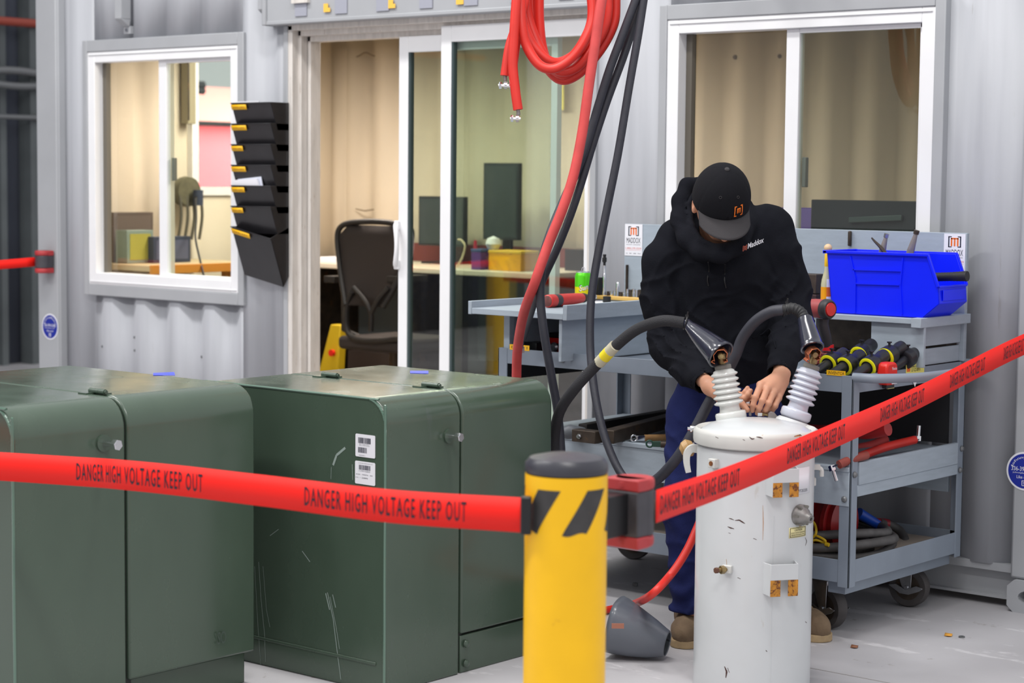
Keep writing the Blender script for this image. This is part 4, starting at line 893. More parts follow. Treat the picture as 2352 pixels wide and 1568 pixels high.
for c_, r_ in ((A(1574, 741, 6.50), .021), (A(1803, 711, 6.49), .021)):
    tt = tb if r_ and c_ is not None and c_.x < A(1700, 741, 6.5).x else tb2
    b = MB(); ring = [c_+(LAT*.25+Vector((0, 0, 1))).normalized()*r_*math.cos(a_)+DEP*r_*math.sin(a_) for a_ in [2*math.pi*i/20 for i in range(20)]]; b.tube(ring, .0028, 6, closed=True); b.cyl(ring[0], ring[0]+Vector((.004, 0, .016)), .0028, seg=6); b.obox(ring[0]+Vector((0, 0, .002)), LAT*.005, DEP*.004, (0, 0, .004)); b.build('cable_tie', m_black, tt)
# loose bolted lug lying on the lid
t = thing('terminal_lug', A(1765, 962, 6.5), 'small steel bolt and lug lying on the tank lid between the bushings', 'lug')
p, q = A(1744, 950, 6.49), A(1762, 953, 6.49); b = MB(); b.cyl(p-LAT*.006, p+LAT*.008, .0105, seg=6); b.build('bolt_head', m_chrome, t)
b = MB(); b.cyl(p+LAT*.008, q+LAT*.004, .0045, seg=10); b.build('bolt_shank', m_brass, t)
b = MB(); c_ = A(1772, 952, 6.49); b.prism([c_+LAT*x_+Vector((0, 0, z_))-DEP*.01 for x_, z_ in ((-.012, -.012), (.006, -.012), (.016, -.015), (.02, -.006), (.008, .008), (-.004, .012), (-.012, .006))], DEP*.02); b.build('clamp_body', m_ltool, t, bev=.002)
# ------------------------------------------------------------------ the person bending over the tank
def T(p): return np.array([p.x, p.y, p.z], np.float32)
PZ = Vector((0, 0, 1))
toc = (-DEP*math.cos(math.radians(9))+LAT*math.sin(math.radians(9))).normalized()   # where the chest and face turn
th = math.radians(41)
HU = (PZ*math.cos(th)+toc*math.sin(th)-LAT*.03).normalized(); HF = (toc*math.cos(th)-PZ*math.sin(th)).normalized(); HS = HF.cross(HU).normalized(); HU = HS.cross(HF).normalized()
if HS.dot(LAT) < 0: HS = -HS
HC = A(1659, 447, 6.70)          # centre of the cap crown
base = (A(1585, 1490, 6.8)+A(1840, 1480, 6.9))/2
person = thing('person', (base.x, base.y, 0), 'person in black hoodie, cap and navy trousers bending over the grey tank', 'person')
hc = HC-HU*.045
def head(X, Y, Z):
    ax = [T(HS), T(HF), T(HU)]
    d = ell(X, Y, Z, T(hc+HU*.02-HF*.008), ax, (.077, .098, .105))
    d = sm(d, ell(X, Y, Z, T(hc-HU*.045+HF*.010), ax, (.060, .068, .066)), .04)       # jaw
    d = sm(d, ell(X, Y, Z, T(hc-HU*.090+HF*.058), ax, (.022, .016, .016)), .03)       # chin
    d = sm(d, cap(X, Y, Z, T(hc+HF*.094-HU*.005), T(hc+HF*.114-HU*.045), .008, .013), .015)  # nose
    d = sm(d, ell(X, Y, Z, T(hc+HF*.100-HU*.043), ax, (.019, .011, .009)), .01)
    d = sm(d, ell(X, Y, Z, T(hc+HF*.086-HU*.062), ax, (.026, .009, .006)), .008); d = sm(d, ell(X, Y, Z, T(hc+HF*.083-HU*.072), ax, (.022, .009, .007)), .008)
    for s_ in (-1, 1):
        d = -sm(-d, -(-ell(X, Y, Z, T(hc+HF*.104+HU*.004+HS*.032*s_), ax, (.017, .014, .011))), .012) if False else d
        d = np.maximum(d, -ell(X, Y, Z, T(hc+HF*.100+HU*.006+HS*.033*s_), ax, (.016, .012, .009)))
        d = np.minimum(d, ell(X, Y, Z, T(hc+HF*.086+HU*.006+HS*.033*s_), ax, (.013, .012, .012)))
        e = T(hc+HS*.083*s_-HF*.012-HU*.005); er = ell(X, Y, Z, e, ax, (.010, .020, .033))
        er = np.maximum(er, -ell(X, Y, Z, e+T(HS)*.010*s_+T(HF)*.002+T(HU)*.003, ax, (.007, .011, .020))); d = sm(d, er, .008)
        d = sm(d, ell(X, Y, Z, e-T(HU)*.026+T(HF)*.004, ax, (.007, .009, .010)), .006)
    nb = T(A(1650, 560, 6.90)); d = sm(d, cap(X, Y, Z, T(hc-HU*.06-HF*.045), nb, .056, .062), .03)
    return d
parts_v, parts_f = [], []
def addp(vf):
    n = sum(len(v) for v in parts_v); parts_v.append(vf[0]); parts_f.append(vf[1]+n)
lo, hi = bounds([hc, A(1650, 560, 6.90)], .16); addp(snet(head, lo, hi, .0035))
# joints
SHL, ELL_, WRL = A(1519, 590, 6.92), A(1540, 785, 6.97), A(1617, 874, 6.68)
SHR, ELR, WRR = A(1792, 572, 6.92), A(1813, 730, 6.93), A(1793, 858, 6.60)
HPL, KNL, ANL = A(1598, 930, 7.0), A(1588, 1160, 6.90), A(1592, 1395, 6.96)
HPR, KNR, ANR = A(1735, 930, 7.0), A(1775, 1180, 6.90), A(1812, 1400, 7.0)
NK = A(1652, 570, 6.92); CHc = A(1662, 660, 6.93); WA = A(1668, 790, 6.98)
def core(X, Y, Z):
    d = chain(X, Y, Z, [T(NK), T(CHc), T(WA), T((HPL+HPR)/2)], [.05, .085, .085, .10], .05)
    for a_, c_, e_ in ((SHL, ELL_, WRL), (SHR, ELR, WRR)): d = sm(d, chain(X, Y, Z, [T(CHc+PZ*.07), T(a_), T(c_), T(e_)], [.05, .040, .036, .027], .03), .03)
    for a_, c_, e_ in ((HPL, KNL, ANL), (HPR, KNR, ANR)): d = sm(d, chain(X, Y, Z, [T(a_), T(c_), T(e_)], [.078, .055, .038], .03), .03)
    return d
lo, hi = bounds([NK, SHL, SHR, ANL, ANR, ELL_, ELR, WRL, WRR], .14); addp(snet(core, lo, hi, .011))
# hands: his left one (right in the picture), back of the hand towards us, fingers pointing down
def fing(X, Y, Z, d, pts, rs, k=.006):
    return sm(d, chain(X, Y, Z, [T(p) for p in pts], rs, .004), k)
def handR(X, Y, Z):
    W_ = A(1796, 858, 6.60)
    d = chain(X, Y, Z, [T(A(1803, 835, 6.63)), T(W_)], [.030, .029], .02)
    kn = [A(1747, 884, 6.53), A(1762, 893, 6.52), A(1776, 903, 6.525), A(1787, 914, 6.54)]
    wr = [A(1783, 864, 6.585), A(1790, 867, 6.58), A(1796, 873, 6.585), A(1799, 880, 6.595)]
    for a_, c_ in zip(wr, kn): d = sm(d, cap(X, Y, Z, T(a_), T(c_+DEP*.004), .0165, .0125), .016)
    for k_ in kn: d = sm(d, cap(X, Y, Z, T(k_), T(k_), .0118, .0118), .008)
    F_ = [[kn[0], A(1735, 912, 6.485), A(1730, 930, 6.485), A(1728, 943, 6.50)], [kn[1], A(1751, 920, 6.475), A(1744, 937, 6.48), A(1739, 949, 6.50)],
          [kn[2], A(1766, 926, 6.48), A(1759, 940, 6.49), A(1753, 951, 6.51)], [kn[3], A(1780, 932, 6.50), A(1772, 943, 6.51), A(1766, 951, 6.525)]]
    for f_ in F_: d = np.minimum(d, 1e9) if False else fing(X, Y, Z, d, f_, [.0112, .0102, .0092, .0074], .0045)
    d = fing(X, Y, Z, d, [A(1768, 878, 6.60), A(1742, 905, 6.575), A(1728, 924, 6.555), A(1722, 938, 6.54)], [.016, .0125, .011, .009], .010)
    return d
def handL(X, Y, Z):
    d = chain(X, Y, Z, [T(A(1612, 868, 6.69)), T(A(1632, 888, 6.63)), T(A(1648, 900, 6.60))], [.024, .026, .026], .02)
    pl = [A(1655, 902, 6.59), A(1670, 908, 6.575), A(1684, 914, 6.57)]
    for off in (-.016, 0, .016): d = sm(d, chain(X, Y, Z, [T(p+PZ*off) for p in pl], [.017, .0155, .0135], .01), .014)
    d = fing(X, Y, Z, d, [A(1662, 912, 6.57), A(1688, 922, 6.535), A(1703, 927, 6.51), A(1716, 941, 6.50)], [.016, .0125, .0115, .0092], .01)
    for f_ in ([A(1690, 904, 6.575), A(1706, 908, 6.565), A(1712, 900, 6.56), A(1717, 891, 6.56)], [A(1692, 909, 6.57), A(1710, 915, 6.555), A(1719, 906, 6.55), A(1724, 897, 6.55)],
               [A(1692, 915, 6.575), A(1710, 921, 6.57), A(1721, 919, 6.57), A(1726, 911, 6.575)], [A(1690, 921, 6.58), A(1707, 928, 6.58), A(1717, 930, 6.585), A(1722, 925, 6.59)]):
        d = fing(X, Y, Z, d, f_, [.0112, .010, .009, .0076], .0045)
    return d
lo, hi = bounds([A(1803, 835, 6.66), A(1720, 955, 6.45), A(1804, 900, 6.6), A(1770, 955, 6.56), A(1803, 835, 6.5), A(1720, 870, 6.6)], .035); addp(snet(handR, lo, hi, .0022))
lo, hi = bounds([A(1605, 860, 6.72), A(1730, 945, 6.48), A(1730, 880, 6.62), A(1640, 940, 6.5)], .035); addp(snet(handL, lo, hi, .0022))
b = MB(); b.add([tuple(v) for v in np.concatenate(parts_v)], [tuple(int(i) for i in f) for f in np.concatenate(parts_f)]); b.build('body', m_skin, person, ang=80, normals=False)
def cloth(name, f, pts, pad, h, m_, ang=80, sub=True):
    lo, hi = bounds(pts, pad); v, q = snet(f, lo, hi, h); b = MB(); b.add([tuple(p) for p in v], [tuple(int(i) for i in r) for r in q]); o = b.build(name, m_, person, ang=ang, normals=False)
    md = o.modifiers.new('soft', 'SMOOTH'); md.factor = .5; md.iterations = 2; return o
# hoodie: torso, sleeves with elbow wrinkles, ribbed cuffs and hem, bunched hood
lt, dp = T(LAT), T(DEP)
def hoodie(X, Y, Z):
    ax = [lt, dp, T(PZ)]
    d = ell(X, Y, Z, T(A(1662, 650, 6.93)), ax, (.185, .125, .20))
    d = sm(d, ell(X, Y, Z, T(A(1665, 800, 6.955)), ax, (.178, .135, .17)), .08)
    d = sm(d, cap(X, Y, Z, T(A(1562, 556, 6.95)), T(A(1762, 532, 6.95)), .086, .096), .06)
    d = sm(d, cap(X, Y, Z, T(A(1650, 590, 6.93)), T(A(1655, 620, 6.86)), .09, .10), .06)
    # sleeves
    u = LAT; 
    slL = chain(X, Y, Z, [T(A(1523, 600, 6.93)), T(A(1524, 690, 6.95)), T(A(1545, 790, 6.95)), T(A(1590, 845, 6.80)), T(A(1612, 868, 6.71))], [.076, .074, .078, .062, .047], .04)
    slR = chain(X, Y, Z, [T(A(1788, 580, 6.93)), T(A(1810, 660, 6.94)), T(A(1817, 740, 6.90)), T(A(1808, 790, 6.78)), T(A(1797, 838, 6.64))], [.080, .074, .070, .060, .047], .04)
    def crease(c_, k1, k2, k3, amp, rad, ph=0.):
        c_ = T(c_); dx, dy, dz = X-c_[0], Y-c_[1], Z-c_[2]; a_ = dx*LAT.x+dy*LAT.y; q_ = dx*DEP.x+dy*DEP.y
        w_ = a_*k1+dz*k2+q_*k3+1.5*np.sin(a_*19+dz*13+ph)+.9*np.sin(dz*31-a_*11+ph*3+q_*17)
        return amp*((1-np.abs(np.sin(w_)))**2-.35)*-1*np.exp(-(dx*dx+dy*dy+dz*dz)/(rad*rad))*-1
    slL = slL-crease(A(1560, 815, 6.86), 48, 40, 20, .018, .13, .4)-crease(A(1515, 700, 6.88), 18, 26, 10, .012, .14, 1.1)
    slR = slR-crease(A(1825, 770, 6.82), -40, 46, 20, .016, .11, 1.9)-crease(A(1815, 640, 6.88), -22, 24, 10, .012, .15, 2.7)
    d = sm(d, slL, .022); d = sm(d, slR, .022)
    # cuffs
    for (a_, c_, r_) in ((A(1602, 858, 6.74), A(1622, 881, 6.665), .043), (A(1800, 822, 6.68), A(1790, 861, 6.605), .045)):
        a_, c_ = T(a_), T(c_); ba = c_-a_; L_ = float(np.linalg.norm(ba)); n_ = ba/L_; px, py, pz = X-a_[0], Y-a_[1], Z-a_[2]; t_ = px*n_[0]+py*n_[1]+pz*n_[2]
        rad = np.sqrt(np.maximum((px-t_*n_[0])**2+(py-t_*n_[1])**2+(pz-t_*n_[2])**2, 1e-9))-(r_-.0025*np.abs(np.sin(t_*0))); cy = np.maximum(rad, np.maximum(-t_, t_-L_)); d = sm(d, cy, .012)
        hole = np.maximum(rad+.010, L_*.4-t_); d = np.maximum(d, -np.maximum(hole, t_-L_-.06))
    # body folds
    s_ = X*LAT.x+Y*LAT.y; zf = Z
    d = d-crease(A(1660, 800, 6.82), 26, 14, 0, .014, .22, .7)-crease(A(1590, 640, 6.82), 24, -22, 0, .012, .14, 2.2)-crease(A(1740, 705, 6.82), -26, -20, 0, .011, .11, .2)+.0010*np.sin(X*90+Y*60)*np.sin(Z*80)
    zb_ = 1.6-(893-410)/FPX*6.95   # hem height
    d = np.maximum(d, np.where((np.abs(s_-T(A(1668, 890, 6.95))@lt) < .19) & (Z < zb_+.1) & ((X*DEP.x+Y*DEP.y) > 6.84), zb_-Z, -1.)+0*d)
    # hood pile
    hd = [A(1612, 418, 6.93), A(1578, 426, 6.90), A(1563, 462, 6.87), A(1562, 505, 6.84), A(1580, 550, 6.80), A(1612, 578, 6.76), A(1655, 583, 6.70), A(1700, 566, 6.76), A(1720, 515, 6.86), A(1714, 470, 6.92)]
    ring = chain(X, Y, Z, [T(p) for p in hd], [.020, .024, .028, .031, .033, .032, .030, .028, .026, .022], .02)
    hd2 = [A(1600, 428, 6.86), A(1582, 470, 6.83), A(1590, 520, 6.79), A(1610, 553, 6.745), A(1645, 566, 6.69)]
    ring = sm(ring, chain(X, Y, Z, [T(p) for p in hd2], [.007, .009, .010, .011, .008], .01), .006)
    shell = ell(X, Y, Z, T(A(1640, 490, 6.96)), ax, (.118, .09, .125)); shell = np.abs(shell+.008)-.008
    shell = np.maximum(shell, -(ell(X, Y, Z, T(A(1660, 460, 6.82)), ax, (.098, .14, .15))))
    ring = ring-crease(A(1570, 500, 6.83), 30, 60, 0, .003, .10, .3)
    d = sm(d, sm(ring, shell, .02), .018)
    d = np.maximum(d, -ell(X, Y, Z, T(A(1648, 510, 6.83)), ax, (.066, .085, .115)))
    return d
hz = cloth('hoodie', hoodie, [A(1445, 380, 6.9), A(1890, 930, 6.9), A(1660, 650, 6.55), A(1660, 650, 7.15), A(1870, 900, 6.5), A(1480, 900, 6.6)], .02, .0058, m_hood)
# work trousers
def crease2(X, Y, Z, c_, k1, k2, amp, rad, ph=0.):
    c_ = T(c_); dx, dy, dz = X-c_[0], Y-c_[1], Z-c_[2]; a_ = dx*LAT.x+dy*LAT.y
    w_ = a_*k1+dz*k2+1.4*np.sin(a_*22+dz*9+ph)+.9*np.sin(dz*24-a_*13+ph*3); return amp*((1-np.abs(np.sin(w_)))**2-.3)*np.exp(-(dx*dx+dy*dy+dz*dz*.5)/(rad*rad))
def trous(X, Y, Z):
    ax = [lt, dp, T(PZ)]
    d = ell(X, Y, Z, T(A(1665, 915, 6.99)), ax, (.175, .115, .15))
    for (h_, k_, a_, sx) in ((A(1592, 960, 6.98), A(1585, 1160, 6.93), A(1590, 1396, 6.98), -1), (A(1742, 960, 6.99), A(1775, 1180, 6.93), A(1806, 1396, 7.02), 1)):
        lg = chain(X, Y, Z, [T(h_), T(k_), T(a_)], [.098, .088, .075], .05)
        c_ = T(k_); lg = lg-crease2(X, Y, Z, k_, 20*sx, 16, .014, .16, 1.+sx)-crease2(X, Y, Z, (h_+k_)/2, -22*sx, 14, .012, .16, 2.+sx)-crease2(X, Y, Z, (k_+a_)/2+Vector((0, 0, -.05)), 16*sx, 22, .014, .16, .3+sx)+.003*np.sin(Z*52+3*np.sin(X*30)+sx)*np.exp(-((Z-c_[2])/.12)**2)+.008*np.sin(Z*75+4*np.sin(X*22+Y*18))*np.exp(-((Z-.17)/.09)**2)+.002*np.sin(Z*30+X*50)
        d = sm(d, lg, .03)
    d = np.maximum(d, Z-(1.6-(850-410)/FPX*6.95)); zc_ = .105
    d = np.maximum(d, zc_-Z)
    return np.maximum(d, -np.maximum(chain(X, Y, Z, [T(A(1590, 1380, 6.98)), T(A(1590, 1450, 6.98))], [.055, .06], .01), Z-.2))
cloth('trousers', trous, [A(1500, 840, 6.9), A(1880, 1420, 7.0), A(1660, 900, 6.78), A(1660, 900, 7.22)], .03, .0075, m_jean)
b = MB(); sp = [A(1553, 880, 6.885), A(1545, 960, 6.885), A(1543, 1100, 6.85), A(1548, 1250, 6.86), A(1560, 1380, 6.90)]
# boots
def boot_sdf(heel, toe):
    hl, tp = Vector(heel), Vector(toe); f_ = (tp-hl); L_ = f_.length; f_.normalize(); s_ = Vector((-f_.y, f_.x, 0)); ax = [T(f_), T(s_), T(PZ)]
    def up_(X, Y, Z):
        d = ell(X, Y, Z, T(hl+f_*(L_-.07)+PZ*.045), ax, (.078, .050, .050))
        d = sm(d, ell(X, Y, Z, T(hl+f_*.05+PZ*.055), ax, (.060, .040, .060)), .03)
        d = sm(d, cap(X, Y, Z, T(hl+f_*.07+PZ*.07), T(hl+f_*.06+PZ*.20), .050, .050), .03)
        d = sm(d, cap(X, Y, Z, T(hl+f_*.10+PZ*.07), T(hl+f_*(L_-.09)+PZ*.055), .042, .040), .03)
        d = d+.0018*np.sin(X*150+Z*90)*np.sin(Y*130)
        return np.maximum(np.maximum(d, .022-Z), Z-.17)
    def so_(X, Y, Z):
        px, py = X-hl.x, Y-hl.y; t_ = px*f_.x+py*f_.y; q = px*s_.x+py*s_.y
        wd = .036+.016*np.clip((t_-.05)/(L_-.1), 0, 1); e = np.sqrt((np.maximum(np.maximum(.03-t_, t_-(L_-.05)), 0))**2*1.0+q*q)-wd
        return np.maximum(e, np.abs(Z-.014)-.013)
    return up_, so_
for (hh, tt_, lb) in ((onZ(1592, 1462, 0)+DEP*.10, onZ(1571, 1491, 0), 'L'), (onZ(1838, 1462, 0)+DEP*.10, onZ(1893, 1476, 0), 'R')):
    tp = Vector((tt_.x, tt_.y, 0)); f0 = (tp-Vector((hh.x, hh.y, 0))).normalized(); hl = tp-f0*.30
    up_, so_ = boot_sdf(hl, tp)
    o = cloth('boot', up_, [hl, tp, hl+PZ*.2], .07, .005, m_boot)
    lo, hi = bounds([hl, tp], .08); lo[2] = -.01; hi[2] = .04; v, q = snet(so_, lo, hi, .004); b = MB(); b.add([tuple(p) for p in v], [tuple(int(i) for i in r) for r in q]); b.build('sole', m_sole, o, ang=40, normals=False)
    b = MB(); s_ = Vector((-f0.y, f0.x, 0))
    for k in range(4):
        c_ = hl+f0*(.135+.022*k)+PZ*(.118-.010*k); b.tube(spline([c_-s_*.030-PZ*.016, c_+PZ*.004, c_+s_*.030-PZ*.016], 5), .0032, 6)
    b.build('laces', mat('tan_laces', (150, 128, 96), .8), o)
# hair, cap
ax_ = [T(HS), T(HF), T(HU)]
def hair(X, Y, Z):
    d = ell(X, Y, Z, T(hc+HU*.012-HF*.012), ax_, (.082, .102, .108)); q = (X-hc.x)*HF.x+(Y-hc.y)*HF.y+(Z-hc.z)*HF.z; u = (X-hc.x)*HU.x+(Y-hc.y)*HU.y+(Z-hc.z)*HU.z
    d = np.maximum(np.maximum(d, q-.0+.0*u), -u-.05); return d+.0012*np.sin(X*400)*np.sin(Z*380+Y*200)
cloth('hair', hair, [hc], .13, .004, m_hair)
def crown(X, Y, Z):
    px, py, pz = X-HC.x, Y-HC.y, Z-HC.z; s_ = px*HS.x+py*HS.y+pz*HS.z; q = px*HF.x+py*HF.y+pz*HF.z; u = px*HU.x+py*HU.y+pz*HU.z
    rx, ry, rz = .0975, .108, .122
    d = ell(X, Y, Z, T(HC-HU*.015-HF*.004), ax_, (rx, ry, rz))
    an = np.arctan2(s_, q+.004); rim = np.sqrt(s_*s_+q*q); seam = np.abs(np.sin(3*an)); d = d+.0014*np.exp(-(seam/.07)**2)*np.clip(rim/.03, 0, 1)
    d = np.maximum(d, -.030-u+.012*np.clip(q/.1, -1, 1)*-1)
    return np.maximum(d, -ell(X, Y, Z, T(HC-HU*.03-HF*.004), ax_, (rx-.005, ry-.005, rz-.002)))
cp = cloth('cap', crown, [HC], .14, .0036, m_cap)
# curved peak
b = MB(); rows = []; n1, n2 = 22, 9
for j in range(n2):
    f_ = j/(n2-1); row = []
    for i in range(n1+1):
        a_ = math.radians(-64+128*i/n1); s0, q0 = .0955*math.sin(a_), .104*math.cos(a_)
        ext = .066*(max(0, math.cos(a_*1.02))**.42); s1 = s0*(1-.0*f_)+(-.010*math.sin(a_))*0; q1 = q0+ext*f_
        drop = -.031-.028*f_*(.35+.65*math.cos(a_))-.55*s1*s1*4*(.35+.65*f_)*.9+.010
        row.append(HC+HS*s1+HF*q1+HU*drop)
    rows.append(row)
b.sheet(rows); o = b.build('peak', m_brim, cp, solid=.004, ang=80, normals=False)
b = MB(); bt_ = HC+HU*.107-HF*.004; b.lathe([(.0085, -.002), (.0085, .002), (.006, .005), (0, .006)], bt_, HU, 20); b.build('button', m_brim, cp)
for an in (-22, 22):
    a_ = math.radians(an); el_ = math.radians(36); p = HC-HU*.015-HF*.004+HS*.0975*math.sin(a_)*math.cos(el_)+HF*.108*math.cos(a_)*math.cos(el_)+HU*.122*math.sin(el_); nn_ = (p-HC).normalized()
    b = MB(); ring = []; u_ = nn_.cross(HU).normalized(); v_ = nn_.cross(u_)
    for k in range(12): ring.append(p+nn_*.0008+u_*.0042*math.cos(k*math.pi/6)+v_*.0042*math.sin(k*math.pi/6))
    b.tube(ring, .0009, 6, closed=True); b.build('eyelet', m_brim, cp)
def capsurf(az, el_, off=.0016):
    a_, e_ = math.radians(az), math.radians(el_); return HC-HU*.015-HF*.004+HS*(.0975+off)*math.sin(a_)*math.cos(e_)+HF*(.108+off)*math.cos(a_)*math.cos(e_)+HU*(.122+off)*math.sin(e_)
def patch(b, rs, az0, az1, e0, e1, off=.002):
    for (x_, y_, w_, h_) in rs:
        g = [[capsurf(az0+(az1-az0)*(x_+w_*i/3), e0+(e1-e0)*(y_+h_*j/3), off) for i in range(4)] for j in range(4)]; b.sheet(g)
b = MB(); patch(b, LOGO_BR+[(x_, y_, w_, h_) for x_, y_, w_, h_ in [(.3, .28, .08, .46), (.3, .68, .42, .09), (.46, .3, .08, .42), (.64, .28, .08, .46)]], 12, 31, 4, 22, .0022)
o = b.build('embroidered_logo', mat('orange_embroidery', (240, 118, 20), .6), cp, solid=.0012, normals=False); o['label'] = 'orange embroidered letter in brackets'
# printed chest logo, drawstrings, pocket edge
dg = bpy.context.evaluated_depsgraph_get(); dg.update(); hzm = hz.evaluated_get(dg)
from mathutils.bvhtree import BVHTree
bv = BVHTree.FromObject(hz, dg); off_ = ORG[hz.name]
def onhood(x, y, lift=.0015):
    d_ = ray(x, y).normalized(); r_ = bv.ray_cast(CAMP-off_, d_)
    if r_[0] is None: return None
    return r_[0]+off_+r_[1].normalized()*lift
q0, qx, qy = [onhood(x, y, .0045) for x, y in ((1701, 577), (1750, 559), (1703, 561))]
def onlogo(x, y):
    fy = ((577-y)-(x-1701)*.367)/15.3; return q0+(qx-q0)*((x-1701)/49.)+(qy-q0)*fy
lift = 0
for gx in range(1699, 1754, 3):
    for gy in range(-2, 18, 4):
        yy = 577-gy-(gx-1701)*.367; h_ = onhood(gx, yy, 0); p_ = onlogo(gx, yy)
        if h_ is not None: lift = max(lift, (p_-h_).dot(fw))
q0, qx, qy = [q-fw*(lift+.0008) for q in (q0, qx, qy)]
b = MB(); V, F = text2d('Maddox', 4, .02); b.add([onlogo(1713+37*u_, 572-14*u_-11*v_) for u_, v_ in V], F); b.build('chest_lettering', m_paper, person, normals=False)
b = MB()
for (x_, y_, w_, h_) in LOGO_BR+LOGO_M:
    g = [[onlogo(1701.5+9.5*(x_+w_*i/1.)-0, 577-3.2*(x_+w_*i)-10.5*(y_+h_*j)) for i in (0, 1)] for j in (0, 1)]; b.sheet(g)
b.build('chest_logo', mat('dull_orange_print', (190, 92, 70), .7), person, normals=False)
def hoodline(pts, r, nm, m_, lift):
    P = [onhood(x, y, lift) for x, y in pts]; P = [p for p in P if p is not None]
    if len(P) > 2: b = MB(); b.tube(spline(P, 6), r, 8); b.build(nm, m_, person)
hoodline([(1627, 600), (1629, 620), (1626, 640), (1628, 656)], .0022, 'drawstring', m_black, .003)
hoodline([(1664, 605), (1665, 625), (1664, 645), (1667, 660)], .0022, 'drawstring', m_black, .003)
hoodline([(1728, 775), (1748, 768), (1768, 755), (1776, 775), (1782, 800)], .0022, 'pocket_edge', m_hood, .001)
# small part held between the fingers
t = thing('ground_connector', A(1722, 945, 6.5), 'small steel connector held between the fingers over the tank lid', 'connector')
b = MB(); b.cyl(A(1718, 929, 6.515), A(1726, 927, 6.505), .010, seg=16); b.build('washer', m_chrome, t); b = MB(); b.obox(A(1723, 943, 6.52), LAT*.004, DEP*.008, (0, 0, .016)); b.build('strap', m_ltool, t, bev=.001)
# ------------------------------------------------------------------ hoses and test cables
def cable(pts, r, m_, label, name='test_cable', grp=None, n=12, seg=16):
    t = thing(name, pts[-1], label, 'cable', grp); b = MB(); b.tube(spline(pts, n), r, seg); b.build('jacket', m_, t, ang=80); return t
A_ = A
def AP(L_): return [A(*p) for p in L_]
# cable from the left boot out, down and round behind the bollard
t = cable(AP([(1572, 741, 6.50), (1520, 737, 6.52), (1462, 757, 6.58), (1410, 798, 6.64), (1370, 838, 6.70), (1322, 890, 6.74), (1288, 940, 6.82), (1275, 990, 6.88), (1274, 1040, 6.9), (1290, 1120, 6.9), (1320, 1220, 6.9), (1350, 1320, 6.9)]), .0185, m_sleeve, 'thick black braided cable arching left from the left cone boot', 'test_cable')
P = spline(AP([(1410, 798, 6.64), (1370, 838, 6.70)]), 6); a_, c_ = A(1404, 803, 6.645), A(1376, 833, 6.695)
b = MB(); d_ = (c_-a_); b.cyl(a_-d_*.3, c_, .0200, seg=24); o = b.build('sleeve_band', mat('beige_tape', (190, 184, 160), .6), t)
b = MB(); m_ = a_+d_*.35; b.cyl(m_-d_*.22, m_+d_*.22, .0206, seg=24); b.build('marker_band', mat('yellow_marker_sleeve', (236, 214, 40), .5), o)
def cable_v(pts, r0, r1, k, m_, label):
    P = spline(pts, 12); n = len(P); R = [r0 if i < k else (r1 if i > k+30 else r0+(r1-r0)*(i-k)/30) for i in range(n)]
    t = thing('test_cable', pts[-1], label, 'cable'); b = MB(); b.tube(P, R, 16); b.build('jacket', m_, t, ang=80); return t
cable_v(AP([(1803, 711, 6.49), (1770, 716, 6.52), (1735, 738, 6.56), (1706, 775, 6.60), (1690, 815, 6.62), (1672, 850, 6.64), (1650, 888, 6.645), (1628, 925, 6.65), (1602, 975, 6.66), (1570, 1030, 6.68), (1540, 1070, 6.72), (1505, 1103, 6.8), (1470, 1112, 6.88), (1432, 1095, 6.95), (1395, 1020, 7.0), (1370, 925, 7.05), (1357, 820, 7.1), (1356, 720, 7.12), (1364, 640, 7.13), (1378, 560, 7.14), (1396, 470, 7.15), (1420, 350, 7.15), (1445, 200, 7.15), (1466, 80, 7.15), (1480, -10, 7.15), (1500, -140, 7.15)]),
        .0180, .0145, 130, m_cable, 'black cable looping from the right boot and hanging alone right of the other two')
t = cable(AP([(1290, 1090, 7.2), (1288, 1020, 7.2), (1280, 940, 7.18), (1266, 860, 7.15), (1249, 760, 7.12), (1241, 680, 7.11), (1246, 600, 7.10), (1262, 540, 7.12), (1290, 470, 7.16), (1322, 400, 7.18), (1345, 340, 7.18), (1372, 250, 7.18), (1400, 160, 7.17), (1430, 80, 7.16), (1462, -5, 7.15), (1500, -110, 7.15)]), .0155, m_cable, 'front charcoal cable of the hanging pair, running down beside the middle green box')
t = cable(AP([(1201, 775, 7.75), (1212, 740, 7.6), (1228, 690, 7.4), (1250, 635, 7.28), (1280, 570, 7.22), (1310, 495, 7.2), (1335, 420, 7.2), (1362, 330, 7.2), (1395, 230, 7.2), (1432, 130, 7.2), (1458, 50, 7.2), (1478, -20, 7.2), (1505, -120, 7.2)]), .0145, m_cable, 'rear charcoal cable of the hanging pair, ending in a lug beside the cart post')
p = A(1199, 782, 7.76); b = MB(); b.cyl(p, p-PZ*.03, .006, seg=10); b.obox(p-PZ*.035, LAT*.010, DEP*.002, (0, 0, .012)); b.build('cable_lug', m_steel, t)
t = cable(AP([(1184, 950, 7.45), (1186, 880, 7.42), (1189, 800, 7.35), (1203, 720, 7.2), (1228, 650, 7.08), (1260, 560, 7.06), (1292, 480, 7.04), (1318, 400, 7.03), (1338, 300, 7.02), (1352, 200, 7.0), (1367, 100, 6.99), (1382, 0, 6.98), (1400, -110, 6.98)]), .0178, m_pink, 'faded red cable hanging in front of the coil and down behind the middle green box')
